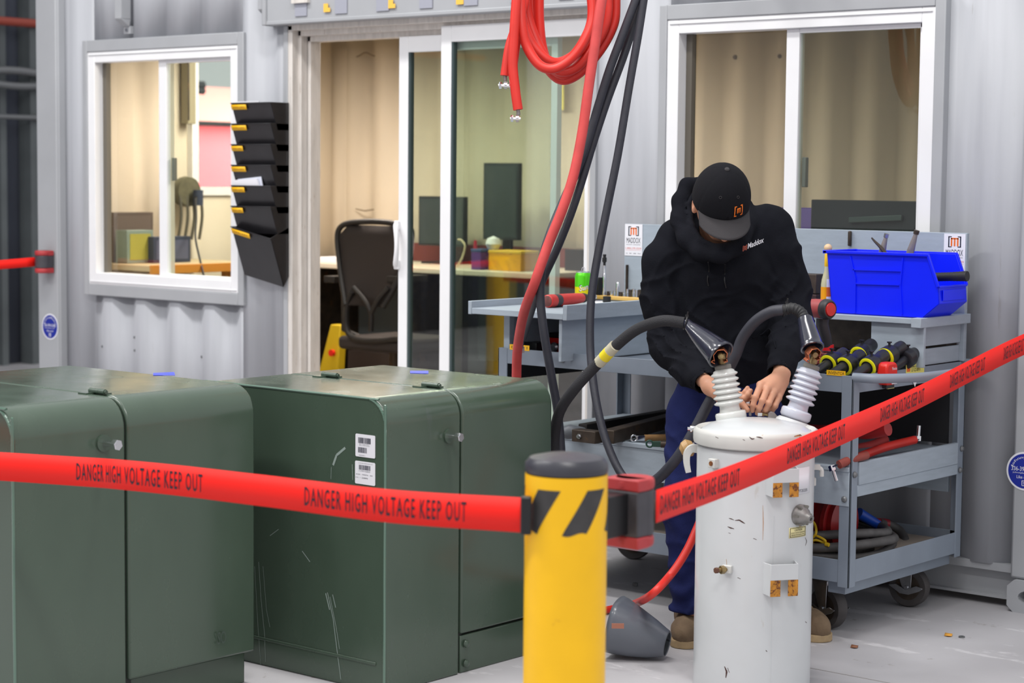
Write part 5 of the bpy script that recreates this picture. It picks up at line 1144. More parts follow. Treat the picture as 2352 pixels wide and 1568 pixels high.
# coil of red cable
random.seed(5)
coil = thing('red_cable_coil', A(1300, 190, 7.2), 'coiled bundle of red cable hanging in loops from above the door', 'cable')
loops = [
 [(1190, -130, 7.15), (1192, -40, 7.14), (1200, 40, 7.13), (1222, 100, 7.13), (1262, 140, 7.13), (1300, 138, 7.15), (1345, 100, 7.17), (1368, 40, 7.18), (1372, -30, 7.18), (1368, -130, 7.18)],
 [(1203, -130, 7.2), (1208, -20, 7.2), (1214, 40, 7.2), (1240, 110, 7.19), (1275, 160, 7.18), (1320, 158, 7.18), (1362, 110, 7.17), (1392, 50, 7.16), (1396, -30, 7.16), (1390, -130, 7.16)],
 [(1196, -130, 7.08), (1196, -20, 7.08), (1199, 60, 7.07), (1212, 110, 7.07), (1240, 150, 7.06), (1274, 157, 7.06), (1312, 133, 7.07), (1342, 92, 7.08), (1360, 40, 7.1), (1356, -40, 7.11), (1352, -130, 7.11)],
 [(1218, -130, 7.24), (1222, 20, 7.24), (1232, 90, 7.24), (1250, 145, 7.23), (1285, 182, 7.22), (1325, 172, 7.21), (1375, 120, 7.2), (1408, 60, 7.2), (1414, 10, 7.2), (1410, -60, 7.2), (1400, -130, 7.2)],
 [(1238, -130, 7.22), (1238, -20, 7.22), (1239, 50, 7.22), (1246, 110, 7.22), (1262, 150, 7.21), (1296, 172, 7.2), (1336, 140, 7.2), (1362, 80, 7.2), (1376, 20, 7.2), (1384, -40, 7.2), (1384, -130, 7.2)]]
for L_ in loops: b = MB(); b.tube(spline(AP(L_), 10), .0178, 14); b.build('loop', m_red, coil, ang=80)
for (L_, e) in (([(1222, -130, 7.1), (1206, 0, 7.1), (1186, 60, 7.1), (1170, 110, 7.1), (1160, 174, 7.1)], (1154, 196)), ([(1196, -130, 7.06), (1186, 0, 7.05), (1180, 90, 7.05), (1178, 150, 7.05), (1184, 210, 7.05), (1190, 252, 7.05)], (1181, 272)), ([(1210, -130, 7.14), (1200, 0, 7.14), (1186, 90, 7.14), (1176, 165, 7.14)], (1166, 197))):
    b = MB(); b.tube(spline(AP(L_), 10), .0172, 14); o = b.build('tail', m_red, coil, ang=80); x, y, d_ = L_[-1]
    b = MB(); p = A(x, y, d_); q = A(x+1, y+12, d_); b.cyl(p, q, .0065, seg=12); b.build('ferrule', m_ltool, o)
    b = MB(); c_ = A(e[0], e[1], d_); b.cyl(q-PZ*.004, c_+LAT*.01, .008, seg=10); b.cyl(c_-LAT*.014, c_+LAT*.022, .006, seg=10); b.cyl(c_-LAT*.012-PZ*.0, c_-LAT*.003, .012, seg=6); b.cyl(c_+LAT*.006, c_+LAT*.016, .013, seg=14); b.build('bolted_lug', m_chrome, o)
# red cable on the floor behind the bollard
pts = [onZ(1300, 1420, .016), onZ(1400, 1399, .016), onZ(1440, 1392, .02)]
pts += [A(1490, 1370, 6.55), A(1540, 1320, 6.58), A(1575, 1268, 6.6), A(1600, 1215, 6.62), A(1640, 1120, 6.66), A(1700, 1040, 6.7)]
b = MB(); b.tube(spline(pts, 10), .0135, 14); tag(b.build('red_cable', m_red, ang=80), 'red cable rising from the floor behind the bollard to the tank', 'cable')
# grey cone cover on the floor
def cone_cover():
    f0 = onZ(1545, 1502, 0); f1 = onZ(1420, 1504, 0)
    t = thing('cone_cover', (f0+f1)/2, 'grey plastic cone cover lying on the floor beside the bollard', 'cover')
    # wide end at right front near (1535,1480), box-like flared end at left
    b = MB(); n = 40; rows = []
    c0, c1 = A(1530, 1478, 6.69), A(1412, 1446, 6.75); ax = (c1-c0).normalized(); u = ax.cross(PZ).normalized(); v = u.cross(ax)
    for (f_, ru, rv, dz) in ((-.02, .036, .040, 0), (0, .040, .044, 0), (.3, .062, .064, .004), (.6, .080, .078, .010), (.9, .098, .090, .018), (1.0, .102, .092, .02)):
        c_ = c0+(c1-c0)*f_; row = []
        for i in range(n+1):
            a_ = 2*math.pi*i/n; cu, cv = math.cos(a_), math.sin(a_)
            k = (abs(cu)**4+abs(cv)**4)**(-.25) if f_ > .5 else 1+((abs(cu)**4+abs(cv)**4)**(-.25)-1)*max(0, f_)/.5*1.0
            k = 1+(k-1)*.55; p = c_+u*cu*ru*k+v*cv*rv*k+PZ*dz; row.append(Vector((p.x, p.y, max(p.z, .002))))
        rows.append(row)
    b.sheet(rows); b.build('shell', m_gpvc, t, solid=.004, ang=50, normals=False)
    p, q = A(1405, 1437, 6.5), A(1432, 1440, 6.5); b = MB(); b.obox(A(1419, 1437, 6.53), LAT*.020, DEP*.003, (0, 0, .008)); b.build('tape_patch', mat('brown_tape', (160, 104, 84), .6), t)
cone_cover()
# steel boom the coil and cables hang from, above the picture
c0, c1 = A(1300, -132, 7.15), A(1502, -128, 7.15); t = thing('cable_boom', (c0.x, YF, 2.4), 'grey steel boom above the door that the cables hang from', 'boom')
for c_ in (c0, c1): b = MB(); b.box(c_.x-.02, c_.x+.02, c_.y-.04, YF-.07, c_.z+.03, c_.z+.07); b.build('arm', m_gray2, t)
b = MB(); b.tube([c0-LAT*.2, c0+LAT*.2], .03, 12); b.build('hook_bar', m_gray2, t); b = MB(); b.tube([c1-LAT*.08, c1+LAT*.08], .02, 12); b.build('hook_bar', m_gray2, t)
# ------------------------------------------------------------------ things on the cart and riser
def angof(axis, d_):
    axis = Vector(axis).normalized(); u = axis.orthogonal().normalized(); v = axis.cross(u); return math.atan2(d_.dot(v), d_.dot(u))
# blue stacking bin
def blue_bin():
    yn = 6.475; P = {k: onY(x, y, yn) for k, (x, y) in dict(TL=(1899, 578), TR=(2133, 586), LT=(2156, 659), LB=(2158, 698), BR=(2119, 727), BL=(1911, 720)).items()}
    zb = RZ+.001; P['BL'].z = P['BR'].z = zb; yf = onX(2219, 656, P['LT'].x).y; W = yf-yn
    t = thing('storage_bin', ((P['BL'].x+P['BR'].x)/2, (yn+yf)/2, zb), 'bright blue plastic stacking bin on the right shelf of the riser', 'bin')
    o = ['TL', 'TR', 'LT', 'LB', 'BR', 'BL']; poly = [P[k] for k in o]
    b = MB(); th = .004; tin = .010
    def side(y, s_):
        b.prism([Vector((p.x, y, p.z)) for p in poly], (0, s_*th, 0))
    side(yn, 1); side(yf, -1)
    def strip(p, q, nml):   # wall strip across the width
        d_ = (q-p).normalized(); n_ = Vector((-d_.z, 0, d_.x))*nml*th
        b.prism([Vector((p.x, yn, p.z)), Vector((q.x, yn, q.z)), Vector((q.x, yn, q.z))+n_, Vector((p.x, yn, p.z))+n_], (0, W, 0))
    strip(P['BL'], P['BR'], 1); strip(P['BR'], P['LB'], 1); strip(P['LB'], P['LT'], 1); strip(P['TL'], P['BL'], 1)
    b.build('shell', m_blue, t, bev=.0015)
    b = MB()   # rolled rim
    def bar(p, q, w_=.006, h_=.005):
        d_ = (q-p)/2; n_ = Vector((-d_.z, 0, d_.x)).normalized(); b.obox((p+q)/2, d_*1.01, Vector((0, w_, 0)), n_*h_)
    for yy in (yn-.004, yf+.004):
        a_, c_, e_ = [Vector((P[k].x, yy, P[k].z)) for k in ('TL', 'TR', 'LT')]; bar(a_-Vector((.008, 0, 0)), c_); bar(c_, e_, .005, .005)
    b.obox((P['TL'].x-.004, (yn+yf)/2, P['TL'].z), (.008, 0, 0), (0, W/2+.01, 0), (0, 0, .006)); b.obox((P['LT'].x+.002, (yn+yf)/2, P['LT'].z), (.004, 0, 0), (0, W/2, 0), (0, 0, .004))
    b.build('rim', m_blue, t, bev=.0015)
    b = MB()   # label pocket ribs on the near side
    def rib(x0, y0, x1, y1):
        p, q = onY(x0, y0, yn-.002), onY(x1, y1, yn-.002); d_ = (q-p)/2; n_ = Vector((-d_.z, 0, d_.x)).normalized(); b.obox((p+q)/2, d_, Vector((0, .003, 0)), n_*.0025)
    rib(1953, 588, 1965, 640); rib(1965, 640, 1964, 717); rib(2074, 591, 2068, 655); rib(2068, 655, 2072, 722); rib(1960, 619, 2070, 622); rib(1966, 651, 2066, 654)
    b.build('side_ribs', m_blue, t); b = MB(); x0 = P['LB'].x; b.box(x0+.001, x0+.004, yn+.02, yf-.02, P['LB'].z+.01, P['LT'].z-.012); b.build('card_slot', m_blue, t, bev=.001)
    return P, yn, yf
BP, byn, byf = blue_bin()
ym = (byn+byf)/2
def hammer():
    t = thing('claw_hammer', (BP['LT'].x, ym, BP['LT'].z), 'black ribbed rubber hammer grip sticking out of the blue bin', 'hammer')
    a_, c_ = onY(2150, 636, ym), onY(2222, 634, ym); P = [a_+(c_-a_)*(-.9+1.9*i/40) for i in range(41)]
    b = MB(); b.tube(P, [(.0155+.003*max(0, (i-28)/12)+.0008*(i % 2)) for i in range(41)], 16); b.build('grip', m_rub, t)
    b = MB(); q = a_-(c_-a_)*.9; b.cyl(q, q-(c_-a_)*.9, .008, seg=12); b.build('shaft', m_ltool, t)
hammer()
def wrench(x0, y0, x1, y1, y, r, lb, kind):
    t = thing('hand_tool', onY(x0, y0, y)-PZ*.1, lb, 'tool'); p, q = onY(x0, y0, y), onY(x1, y1, y); lo_ = p+(p-q)*.7
    b = MB(); b.tube([lo_, p, p+(q-p)*.6, q], [r, r*1.1, r*.8, r*.55], 12); b.build('handle', m_ltool, t)
    b = MB(); d_ = (q-p).normalized(); b.cyl(q-d_*.002, q+d_*.012, r*.8, seg=6 if kind else 16); b.build('tip', m_steel if kind else m_dark, t)
    return t
wrench(2027, 575, 2035, 544, 6.58, .012, 'dark grey tool handle with a flared bolt end standing in the blue bin', 1)
wrench(2092, 575, 2104, 536, 6.60, .013, 'pale tapered metal tool handle standing in the blue bin', 0)
t = thing('snips', onY(2012, 560, 6.56)-PZ*.05, 'thin dark curved blade sticking out of the blue bin', 'tool'); b = MB(); b.tube(spline([onY(x, y, 6.56) for x, y in ((2036, 585), (2022, 567), (2010, 555), (2002, 546))], 6), [.008-.005*i/18 for i in range(19)], 8); b.build('blade', m_dark, t); b = MB(); b.tube([onY(2036, 585, 6.56), onY(2045, 600, 6.56)], .008, 8); b.build('pivot', m_dark, t)
# hot sauce bottle with wooden ball cap
def sauce():
    y = 6.56; c_ = onY(1899, 700, y); x = c_.x; z = RZ+.001; sc = 1.0
    t = thing('sauce_bottle', (x, y, z), 'orange sauce bottle with round wooden cap left of the blue bin', 'bottle'); zt = onY(1907, 560, y).z; H = zt-z
    b = MB(); b.lathe([(.022, 0), (.0235, .004), (.0235, H*.40), (.021, H*.47), (.0125, H*.60), (.0105, H*.72), (.0105, H*.84)], (x, y, z), seg=32); b.build('bottle', mat('pale_bottle_glass', (200, 196, 160), .1, coat=.5), t)
    b = MB(); b.lathe([(.0222, .002), (.0238, .004), (.0238, H*.36)], (x, y, z), seg=32); b.build('sauce', mat('orange_sauce', (240, 160, 20), .3), t)
    b = MB(); b.lathe([(.0112, H*.66), (.0125, H*.68), (.0118, H*.84), (.010, H*.86)], (x, y, z), seg=24); b.build('neck_band', mat('yellow_foil', (246, 196, 40), .4), t)
    an = angof(PZ, -DEP+LAT*.75); b = MB(); b.lathe([(.0245, H*.06), (.0245, H*.44), (.0225, H*.48)], (x, y, z), seg=24, a0=an-.9, a1=an+.9, caps=False); b.build('label', m_paper, t, normals=False)
    b = MB(); b.lathe([(.0249, H*.22), (.0249, H*.36)], (x, y, z), seg=24, a0=an-.9, a1=an+.4, caps=False); b.build('label_art', m_orange, t, normals=False)
    b = MB(); R_ = .0155; b.lathe([(R_*math.sin(math.pi*i/14), H-R_-R_*math.cos(math.pi*i/14)) for i in range(15)], (x, y, z), seg=24); b.build('ball_cap', mat('pale_turned_wood', (224, 190, 150), .5), t)
sauce()
# dark tin behind the bottle
y = 6.66; p = onY(1876, 700, y); z = RZ+.001; b = MB(); t = thing('dark_box', (p.x, y, z), 'dark brown scuffed metal box behind the person left of the sauce bottle', 'box')
zt = onY(1876, 629, y).z; x0, x1 = onY(1840, 640, y).x, onY(1888, 640, y).x; b.box(x0, x1, y-.04, y+.04, z, z+(zt-z)*.42); b.build('base', mat('dark_maroon_box', (54, 30, 34), .5), t, bev=.003)
b = MB(); b.box(x0+.002, x1-.002, y-.038, y+.038, z+(zt-z)*.44, zt); b.build('lid', mat('scuffed_brown_box', (62, 50, 44), .5, var=.4, vscale=30), t, bev=.003)
# impact driver standing on its battery on the top tray
def impact():
    zb = .897; d_ = 7.22; c_ = A(1903, 838, d_); zb = c_.z; t = thing('impact_driver', c_, 'red cordless impact driver standing on its battery behind the right cone boot', 'power tool')
    hd_ = A(1888, 709, d_-.06); fr = (-DEP*.8+LAT*.6).normalized(); u = fr.cross(PZ).normalized()
    b = MB(); b.lathe([(.026, -.085), (.030, -.075), (.034, -.03), (.034, .0), (.031, .012)], hd_, fr, 32); b.build('body', mat('faded_red_plastic', (176, 78, 80), .5), t)
    b = MB(); b.lathe([(.034, .012), (.037, .018), (.036, .034), (.031, .042), (.027, .043), (.026, .040), (.0, .040)], hd_, fr, 32); o = b.build('rear_cap', mat('dark_grey_tool_plastic', (52, 50, 54), .5), t)
    b = MB(); b.lathe([(.025, .040), (.023, .0455), (0, .046)], hd_, fr, 28); b.build('badge', m_redp, o)
    b = MB(); q = A(1900, 800, d_-.02); mid = A(1890, 745, d_-.05); b.tube([mid-PZ*-.02, mid, (mid+q)/2+fr*.004, q], [.022, .020, .019, .021], 16); b.build('grip', mat('dark_grey_tool_plastic', (52, 50, 54), .5), t)
    b = MB(); b.cyl(q+PZ*.014, q-PZ*.006, .0235, seg=20); b.build('grip_ring', mat('bright_red_plastic', (226, 20, 30), .45), t)
    b = MB(); b.obox(Vector((c_.x, c_.y, (zb+.896)/2)), fr*.06, u*.05, PZ*(zb-.897)/2); tag(b.build('black_pouch', m_black, bev=.004), 'flat black pouch under the red impact driver on the top tray', 'pouch')
    b = MB(); q = Vector((c_.x, c_.y, zb)); b.obox(q+PZ*.024, fr*.045, u*.036, PZ*.024); b.build('battery', mat('dark_red_battery', (120, 40, 44), .5), t, bev=.006)
impact()
# loadbreak elbow connectors with yellow rings lying on the tray
def elbow(xa, ya, da, xb, yb, lb, ring=True, s_=1.):
    p = A(xa, ya, da); q = A(xb, yb, da+.17); d_ = (q-p).normalized(); p = p+d_*.03
    t = thing('elbow_connector', (p.x, p.y, p.z-.04), lb, 'connector', 'black elbow connectors on the top tray'); R_ = .034*s_
    b = MB(); b.lathe([(.0155*s_, -.03), (.0165*s_, -.03), (.0175*s_, .05), (.019*s_, .072)], p, d_, 24); b.build('probe_sleeve', m_elb, t)
    b = MB(); b.lathe([(.019*s_, .066), (.028*s_, .066), (R_*1.02, .070), (R_*1.05, .080), (R_, .090), (R_*1.03, .100), (R_*.98, .112), (.026*s_, .122), (.0235*s_, .130), (.022*s_, .145), (.025*s_, .165), (.024*s_, .182), (.0, .184)], p, d_, 32); bd = b.build('body', m_elb, t)
    if ring: b = MB(); b.lathe([(.0235*s_, .0655), (.0285*s_, .0655), (.0335*s_, .0685), (.0345*s_, .0725), (.033*s_, .074)], p, d_, 36, caps=False); b.build('ring', mat('bright_yellow_ring', (240, 236, 20), .45), t)
    u = d_.cross(PZ).normalized()
    b = MB(); c_ = p+d_*.095+PZ*R_; b.lathe([(.004, -.004), (.0045, .008), (.009, .010), (.009, .014), (.003, .014)], c_, PZ, 14); b.build('pulling_eye', m_elb, bd)
    return t
elbow(1868, 858, 7.02, 1948, 806, 'black elbow connector nearest the right cone boot, first on the tray')
elbow(1903, 864, 7.0, 1990, 808, 'black elbow connector with a yellow ring, second from the right cone boot')
elbow(1958, 868, 6.98, 2045, 806, 'black elbow connector at the front corner of the tray above the cart leg')
elbow(1944, 839, 7.16, 2006, 788, 'black elbow connector at the back, its yellow ring peeking over the others')
elbow(2000, 842, 7.06, 2082, 790, 'black elbow connector with a wide yellow ring behind the red tape measure')
elbow(2046, 847, 7.12, 2118, 800, 'black elbow connector without yellow ring, rightmost on the tray', False)
# dark gloves heap at the back of the tray
def gloves(c_, sx, lb, nm, m_, seed, fingers=((0, 0),)):
    rnd = random.Random(seed); t = thing(nm, c_, lb, 'gloves')
    def f(X, Y, Z):
        d = ell(X, Y, Z, T(c_+PZ*.018), [T(LAT), T(DEP), T(PZ)], (sx*.55, .05, .020))
        for k in range(4):
            a_ = c_+LAT*(-sx*.3)+DEP*(-.03+.02*k)+PZ*.02; e_ = a_-LAT*(sx*(.7+.1*rnd.random()))-PZ*.003; d = sm(d, cap(X, Y, Z, T(a_), T(e_), .013, .010), .012)
        return d+.003*np.sin(X*70+Z*50)*np.sin(Y*60)
    lo, hi = bounds([c_-LAT*sx*1.3, c_+LAT*sx], .07); v, q = snet(f, lo, hi, .006); b = MB(); b.add([tuple(p) for p in v], [tuple(int(i) for i in r) for r in q]); b.build('glove_fabric', m_, t, ang=80, normals=False)
    b = MB(); c2 = c_+LAT*sx*.5+PZ*.02; b.lathe([(.03, 0), (.034, .01), (.033, .05), (.028, .052)], c2, LAT, 16); b.build('cuff', m_, t)
m_glove = mat('oily_black_leather', (34, 32, 34), .45, bump=.3, bscale=90, var=.3, vscale=20)
gloves(onZ(1945, 826, .92)+DEP*.12, .07, 'crumpled black gloves behind the elbow connectors', 'work_gloves', m_glove, 3)
# red tape measure clipped on the push handle
def tape_measure():
    c_ = onX(2059, 859, KX1+.05); t = thing('tape_measure', c_-PZ*.04, 'red tape measure clipped over the push handle of the cart', 'tape measure')
    u = Vector((0, 1, 0)); b = MB(); hx, hz = .040, .040; poly = []
    for k in range(24):
        a_ = 2*math.pi*k/24; cu, cv = math.cos(a_), math.sin(a_); kk = (abs(cu)**5+abs(cv)**5)**(-.2); poly.append(c_+u*cu*hx*kk*.97+PZ*cv*hz*kk)
    b.prism([p-Vector((.06, 0, 0)) for p in poly], (.045, 0, 0)); sh = b.build('case', mat('bright_red_case', (222, 40, 28), .4), t, bev=.008)
    b = MB(); q = c_+Vector((-.0148, 0, 0)); text_on(b, 'Milwaukee', q+Vector((0, -.004, .013)), (0, 1, 0), (0, 0, 1), .034, .011); b.build('print', m_paper, sh, normals=False)
    b = MB(); b.box(q.x-.001, q.x+.0015, q.y-.004, q.y+.03, q.z-.036, q.z-.026); b.build('badge', m_paper, sh)
    b = MB(); b.box(q.x-.03, q.x-.012, q.y-.02, q.y+.036, q.z-.052, q.z-.038); b.build('belt_clip', m_black, t, bev=.002)
    b = MB(); b.box(q.x-.02, q.x-.015, q.y-.005, q.y+.04, q.z-.0545, q.z-.052); b.build('blade_hook', mat('pale_yellow_blade', (216, 206, 130), .4), t)
tape_measure()
p = onX(2101, 869, KX1+.001); b = MB(); b.prism([p+Vector((0, -.022, 0)), p+Vector((0, .022, 0)), p+Vector((0, .002, -.030))], (.001, 0, 0)); tag(b.build('paper_tag', m_paper), 'small pale triangular tag hanging under the cart handle', 'tag')
# ---- left shelf of the riser: soda can, cordless ratchet, sockets
ZL = 1.0865
def soda():
    c_ = onZ(1339, 690, ZL); x, y = c_.x, c_.y; t = thing('soda_can', (x, y, ZL), 'green and yellow soda can on the left shelf', 'can'); r = .0345
    d_ = (c_-CAMP).dot(fw); H = .122
    b = MB(); b.lathe([(r*.78, 0), (r*.95, .006), (r, .012), (r, .058)], (x, y, ZL), seg=40); b.build('lower_body', mat('yellow_can_print', (238, 222, 10), .28, .25), t)
    b = MB(); b.lathe([(r, .058), (r, .100), (r*.96, .108), (r*.82, .117)], (x, y, ZL), seg=40, caps=False); up_ = b.build('upper_body', mat('green_can_print', (88, 214, 26), .25, .3), t)
    b = MB(); b.lathe([(r*.82, .116), (r*.84, .1205), (r*.80, .121), (r*.78, .117), (0, .116)], (x, y, ZL), seg=40); b.build('lid', m_chrome, t)
    b = MB(); b.tube([Vector((x, y, ZL+.119))+LAT*.006*math.cos(a_)+(DEP*.3+PZ*.9)*(.011+.011*math.sin(a_)) for a_ in [2*math.pi*i/16 for i in range(16)]], .0016, 6, closed=True); b.build('pull_tab', m_chrome, t)
    an = math.atan2(-DEP.y, -DEP.x)
    def cyl_map(u, v, off): a_ = an+u/r; return (x+(r+off)*math.cos(a_), y+(r+off)*math.sin(a_), ZL+v)
    for off, m_, k, nm in ((.0006, m_ink, 1.18, 'logo_shadow'), (.0012, m_paper, 1., 'logo_lettering')):
        V, F = text2d('Sun', 4); b = MB(); b.add([cyl_map(-.006+(u_-.5)*k*.036+.008, .052+(v_-.5)*.024*k+.009*(u_), off) for u_, v_ in V], F); b.build(nm, m_, t, normals=False)
soda()
def ratchet():
    p, q = onZ(1262, 691, ZL+.026), onZ(1338, 684, ZL+.026); d_ = (q-p).normalized(); u = d_.cross(PZ).normalized(); t = thing('cordless_ratchet', (p+q)/2-PZ*.026, 'red and black cordless ratchet lying on the left shelf', 'power tool')
    L_ = (q-p).length
    b = MB(); b.lathe([(.020, -.018), (.025, -.014), (.026, .004), (.0255, .03)], p, d_, 24); bt_ = b.build('battery', m_redp, t); b = MB(); b.lathe([(.0, -.0195), (.019, -.019), (.0215, -.0175), (.0215, -.014)], p, d_, 24); b.build('battery_face', mat('scuffed_red_black', (110, 60, 56), .6, var=.4, vscale=60), bt_)
    b = MB(); b.lathe([(.0245, .03), (.024, .07), (.0225, .075)], p, d_, 24); b.build('grip', mat('dark_grey_tool_plastic', (52, 50, 54), .5), t)
    b = MB(); b.lathe([(.0235, .072), (.0245, .08), (.022, L_*.8), (.020, L_*.95), (.017, L_*1.0)], p, d_, 24); b.build('body', m_redp, t)
    b = MB(); b.obox(p+d_*.085-PZ*.018-u*0.004, d_*.045, u*.008, PZ*.008); b.build('paddle', m_black, t, bev=.003)
    b = MB(); b.lathe([(.019, L_*.97), (.020, L_*1.02), (.015, L_*1.12), (.012, L_*1.14)], p, d_, 20); hd_ = b.build('neck', m_dark, t); b = MB(); c_ = p+d_*(L_*1.14); b.cyl(c_, c_+d_*.065, .011, .010, seg=16); b.build('head', m_chrome, hd_)
ratchet()
def small(nm, lb, cat, fn, m_, parts=None, grp=None):
    b = MB(); fn(b); return tag(b.build(nm, m_, bev=0), lb, cat, grp)
c_ = onZ(1394, 694, ZL); small('impact_socket', 'short black impact socket on the left shelf edge', 'socket', lambda b: b.lathe([(.013, 0), (.0165, .001), (.0165, .024), (.011, .025), (.010, .01), (0, .01)], c_, PZ, 24), m_rub)
c_ = onZ(1366, 697, ZL+.014); small('chrome_socket', 'chrome socket lying behind the hanging cable on the left shelf', 'socket', lambda b: b.lathe([(.012, 0), (.0135, .001), (.0135, .03), (.009, .031)], c_, LAT, 20), m_chrome)
c_ = onZ(1340, 702, ZL); small('red_scrap', 'small bright red scrap on the left shelf beside the ratchet', 'scrap', lambda b: b.obox(c_+PZ*.002, LAT*.010, DEP*.006, PZ*.002), mat('bright_red_plastic', (226, 20, 30), .45))
# ledge of yellow wood carrying a row of sockets at the back of the left shelf
yl = 6.70; a_, e_ = onY(1362, 677, yl), onY(1520, 689, yl)
t = thing('socket_rail', (a_+e_)/2-PZ*.01, 'yellow wooden rail with a row of chrome sockets below the left sticker', 'tool rail')
b = MB(); b.box(a_.x, e_.x, yl-.012, yl+.03, a_.z-.017, a_.z+.0); b.build('rail', mat('yellow_varnished_wood', (220, 178, 96), .4, var=.1, vscale=8), t, bev=.004)
RZL = a_.z; random.seed(11)
for i, px in enumerate([1397, 1405, 1412, 1426, 1434, 1442, 1449, 1456, 1463, 1470]):
    c_ = onY(px, 676, yl+.008); h_ = [.018, .020, .022, .018, .020, .032, .030, .034, .030, .032][i]; r_ = [.007, .007, .008, .008, .008, .009, .009, .009, .009, .010][i]
    b = MB(); b.lathe([(r_*.9, 0), (r_, .001), (r_, h_*.6), (r_*.85, h_*.62), (r_*.85, h_), (r_*.6, h_), (r_*.5, h_*.6), (0, h_*.6)], (c_.x, yl+.008, RZL), PZ, 20)
    tag(b.build('chrome_socket', m_chrome if i % 3 else m_dark), 'chrome socket standing in the row on the yellow wooden rail', 'socket', 'sockets on the yellow rail')
c_ = onY(1419, 676, yl+.008); b = MB(); b.lathe([(.0085, 0), (.0085, .03), (.0085, .055), (.0065, .058)], (c_.x, yl+.008, RZL), PZ, 20); tag(b.build('deep_socket', m_chrome), 'single tall chrome deep socket on the yellow rail', 'socket')
c_ = onY(1387.5, 672, yl+.008); k = 1/545*1.0
t = thing('socket_extension', (c_.x, yl+.008, RZL), 'tall chrome extension bar with a black swivel socket on the yellow rail', 'socket'); zt = onY(1387.5, 584, yl).z-RZL
b = MB(); b.lathe([(.009, 0), (.010, .012), (.0078, .02), (.0085, zt*.35), (.0085, zt*.52), (.0062, zt*.54), (.0062, zt*.72), (.0075, zt*.73)], (c_.x, yl+.008, RZL), PZ, 20); b.build('bar', m_chrome, t)
b = MB(); b.lathe([(.0055, zt*.72), (.0055, zt*.80), (.0095, zt*.82), (.0095, zt*.92), (.006, zt*.93), (.007, zt*.96), (.0075, zt)], (c_.x, yl+.008, RZL), PZ, 20); b.build('swivel', m_black, t)
c_ = onY(1372, 677, yl+.01); b = MB(); zt = onY(1372, 637, yl).z; b.box(c_.x-.02, c_.x+.018, yl-.005, yl+.025, RZL, zt); tag(b.build('black_block', m_black, bev=.002), 'black rectangular block behind the hanging cable on the yellow rail', 'block')
# red toolbox with a latch on the tray under the left shelf
zt = .897; c_ = onZ(1275, 815, zt); t = thing('red_case', (c_.x, 6.35, zt), 'red case with black lid under the left shelf of the riser', 'case')
x0, x1 = onY(1243, 780, 6.3).x, onY(1345, 780, 6.3).x; z1 = onY(1270, 764, 6.3).z; b = MB(); b.box(x0, x1, 6.3, 6.5, zt, z1-.02); b.build('body', mat('bright_red_case2', (228, 34, 28), .4), t, bev=.004)
b = MB(); b.box(x0-.003, x1+.003, 6.297, 6.503, z1-.02, z1); b.build('lid', m_black, t, bev=.004)
b = MB(); p = onY(1274, 797, 6.296); b.lathe([(.020, 0), (.020, .006), (.012, .012), (0, .012)], p, (0, -1, 0), 20); b.build('latch', m_steel, t)
b = MB(); b.tube(spline([onY(x, y, 6.292) for x, y in ((1256, 770), (1262, 790), (1268, 800), (1280, 790), (1290, 800))], 6), .003, 8); b.build('cord', m_black, t)
b = MB(); x0 = onY(1203, 790, 6.12).x; x1 = onY(1232, 790, 6.12).x; b.box(x0, x1, 6.12, 6.2, zt, zt+.05); tag(b.build('black_block', m_black, bev=.003), 'low black block on the tray behind the red hanging cable', 'block')
# ---- middle shelf: clamps, bars, terminals
ZM = .614
def bar(x0, y0, x1, y1, w_, h_, nm, lb, m_, holes=(), dz=0.):
    p, q = onZ(x0, y0, ZM+h_/2+dz), onZ(x1, y1, ZM+h_/2+dz); d_ = (q-p); t = thing(nm, (p+q)/2-PZ*(h_/2), lb, 'clamp'); u = d_.cross(PZ).normalized(); b = MB(); b.obox((p+q)/2, d_/2, u*w_/2, PZ*h_/2); bo = b.build('bar', m_, t, bev=.003)
    for k in holes:
        b = MB(); c_ = p+d_*k; c_ = c_-u*w_/2 if (c_-u-CAMP).length < (c_+u-CAMP).length else c_+u*w_/2; n_ = -u if (c_-CAMP).dot(u) > 0 else u; b.cyl(c_-n_*.0, c_+n_*.006, .010, seg=6); b.cyl(c_, c_+n_*.014, .006, seg=10); b.build('hex_bolt', m_chrome, bo)
    return t
bar(1322, 998, 1376, 1004, .05, .046, 'bus_clamp', 'rusty steel clamp block with a shiny bolt at the left end of the middle shelf', m_dark, (.35,))
bar(1396, 1003, 1540, 965, .05, .050, 'bus_clamp', 'long dark steel bar lying slanted on the middle shelf', m_dark)
bar(1338, 984, 1535, 950, .04, .035, 'steel_bar', 'dark bar along the back of the middle shelf', mat('black_oily_bar', (36, 32, 30), .5, .3), dz=.0)
gloves(onZ(1545, 985, ZM), .075, 'crumpled dark work gloves on the middle shelf beside the trousers', 'work_gloves', m_glove, 9)
def term(x0, y0, x1, y1, lb, m1, m2, r=.014):
    p, q = onZ(x0, y0, ZM+r), onZ(x1, y1, ZM+r); d_ = (q-p).normalized(); t = thing('cable_terminal', p-PZ*r, lb, 'lug'); u = d_.cross(PZ).normalized(); b = MB()
    ring = [p+d_*.012*math.cos(a_)+PZ*.012*math.sin(a_) for a_ in [2*math.pi*i/18 for i in range(18)]]; b.tube(ring, .0035, 8, closed=True); b.obox(p+d_*.028, d_*.016, u*.006, PZ*.010); b.build('lug', m1, t, bev=.001)
    b = MB(); b.cyl(p+d_*.042, q, r*.9, seg=16); b.build('sleeve', m2, t)
term(1456, 1006, 1545, 1004, 'silver ring terminal with brown cloth sleeve on the middle shelf', m_chrome, mat('brown_cloth_tape', (140, 104, 62), .8, var=.2, vscale=30))
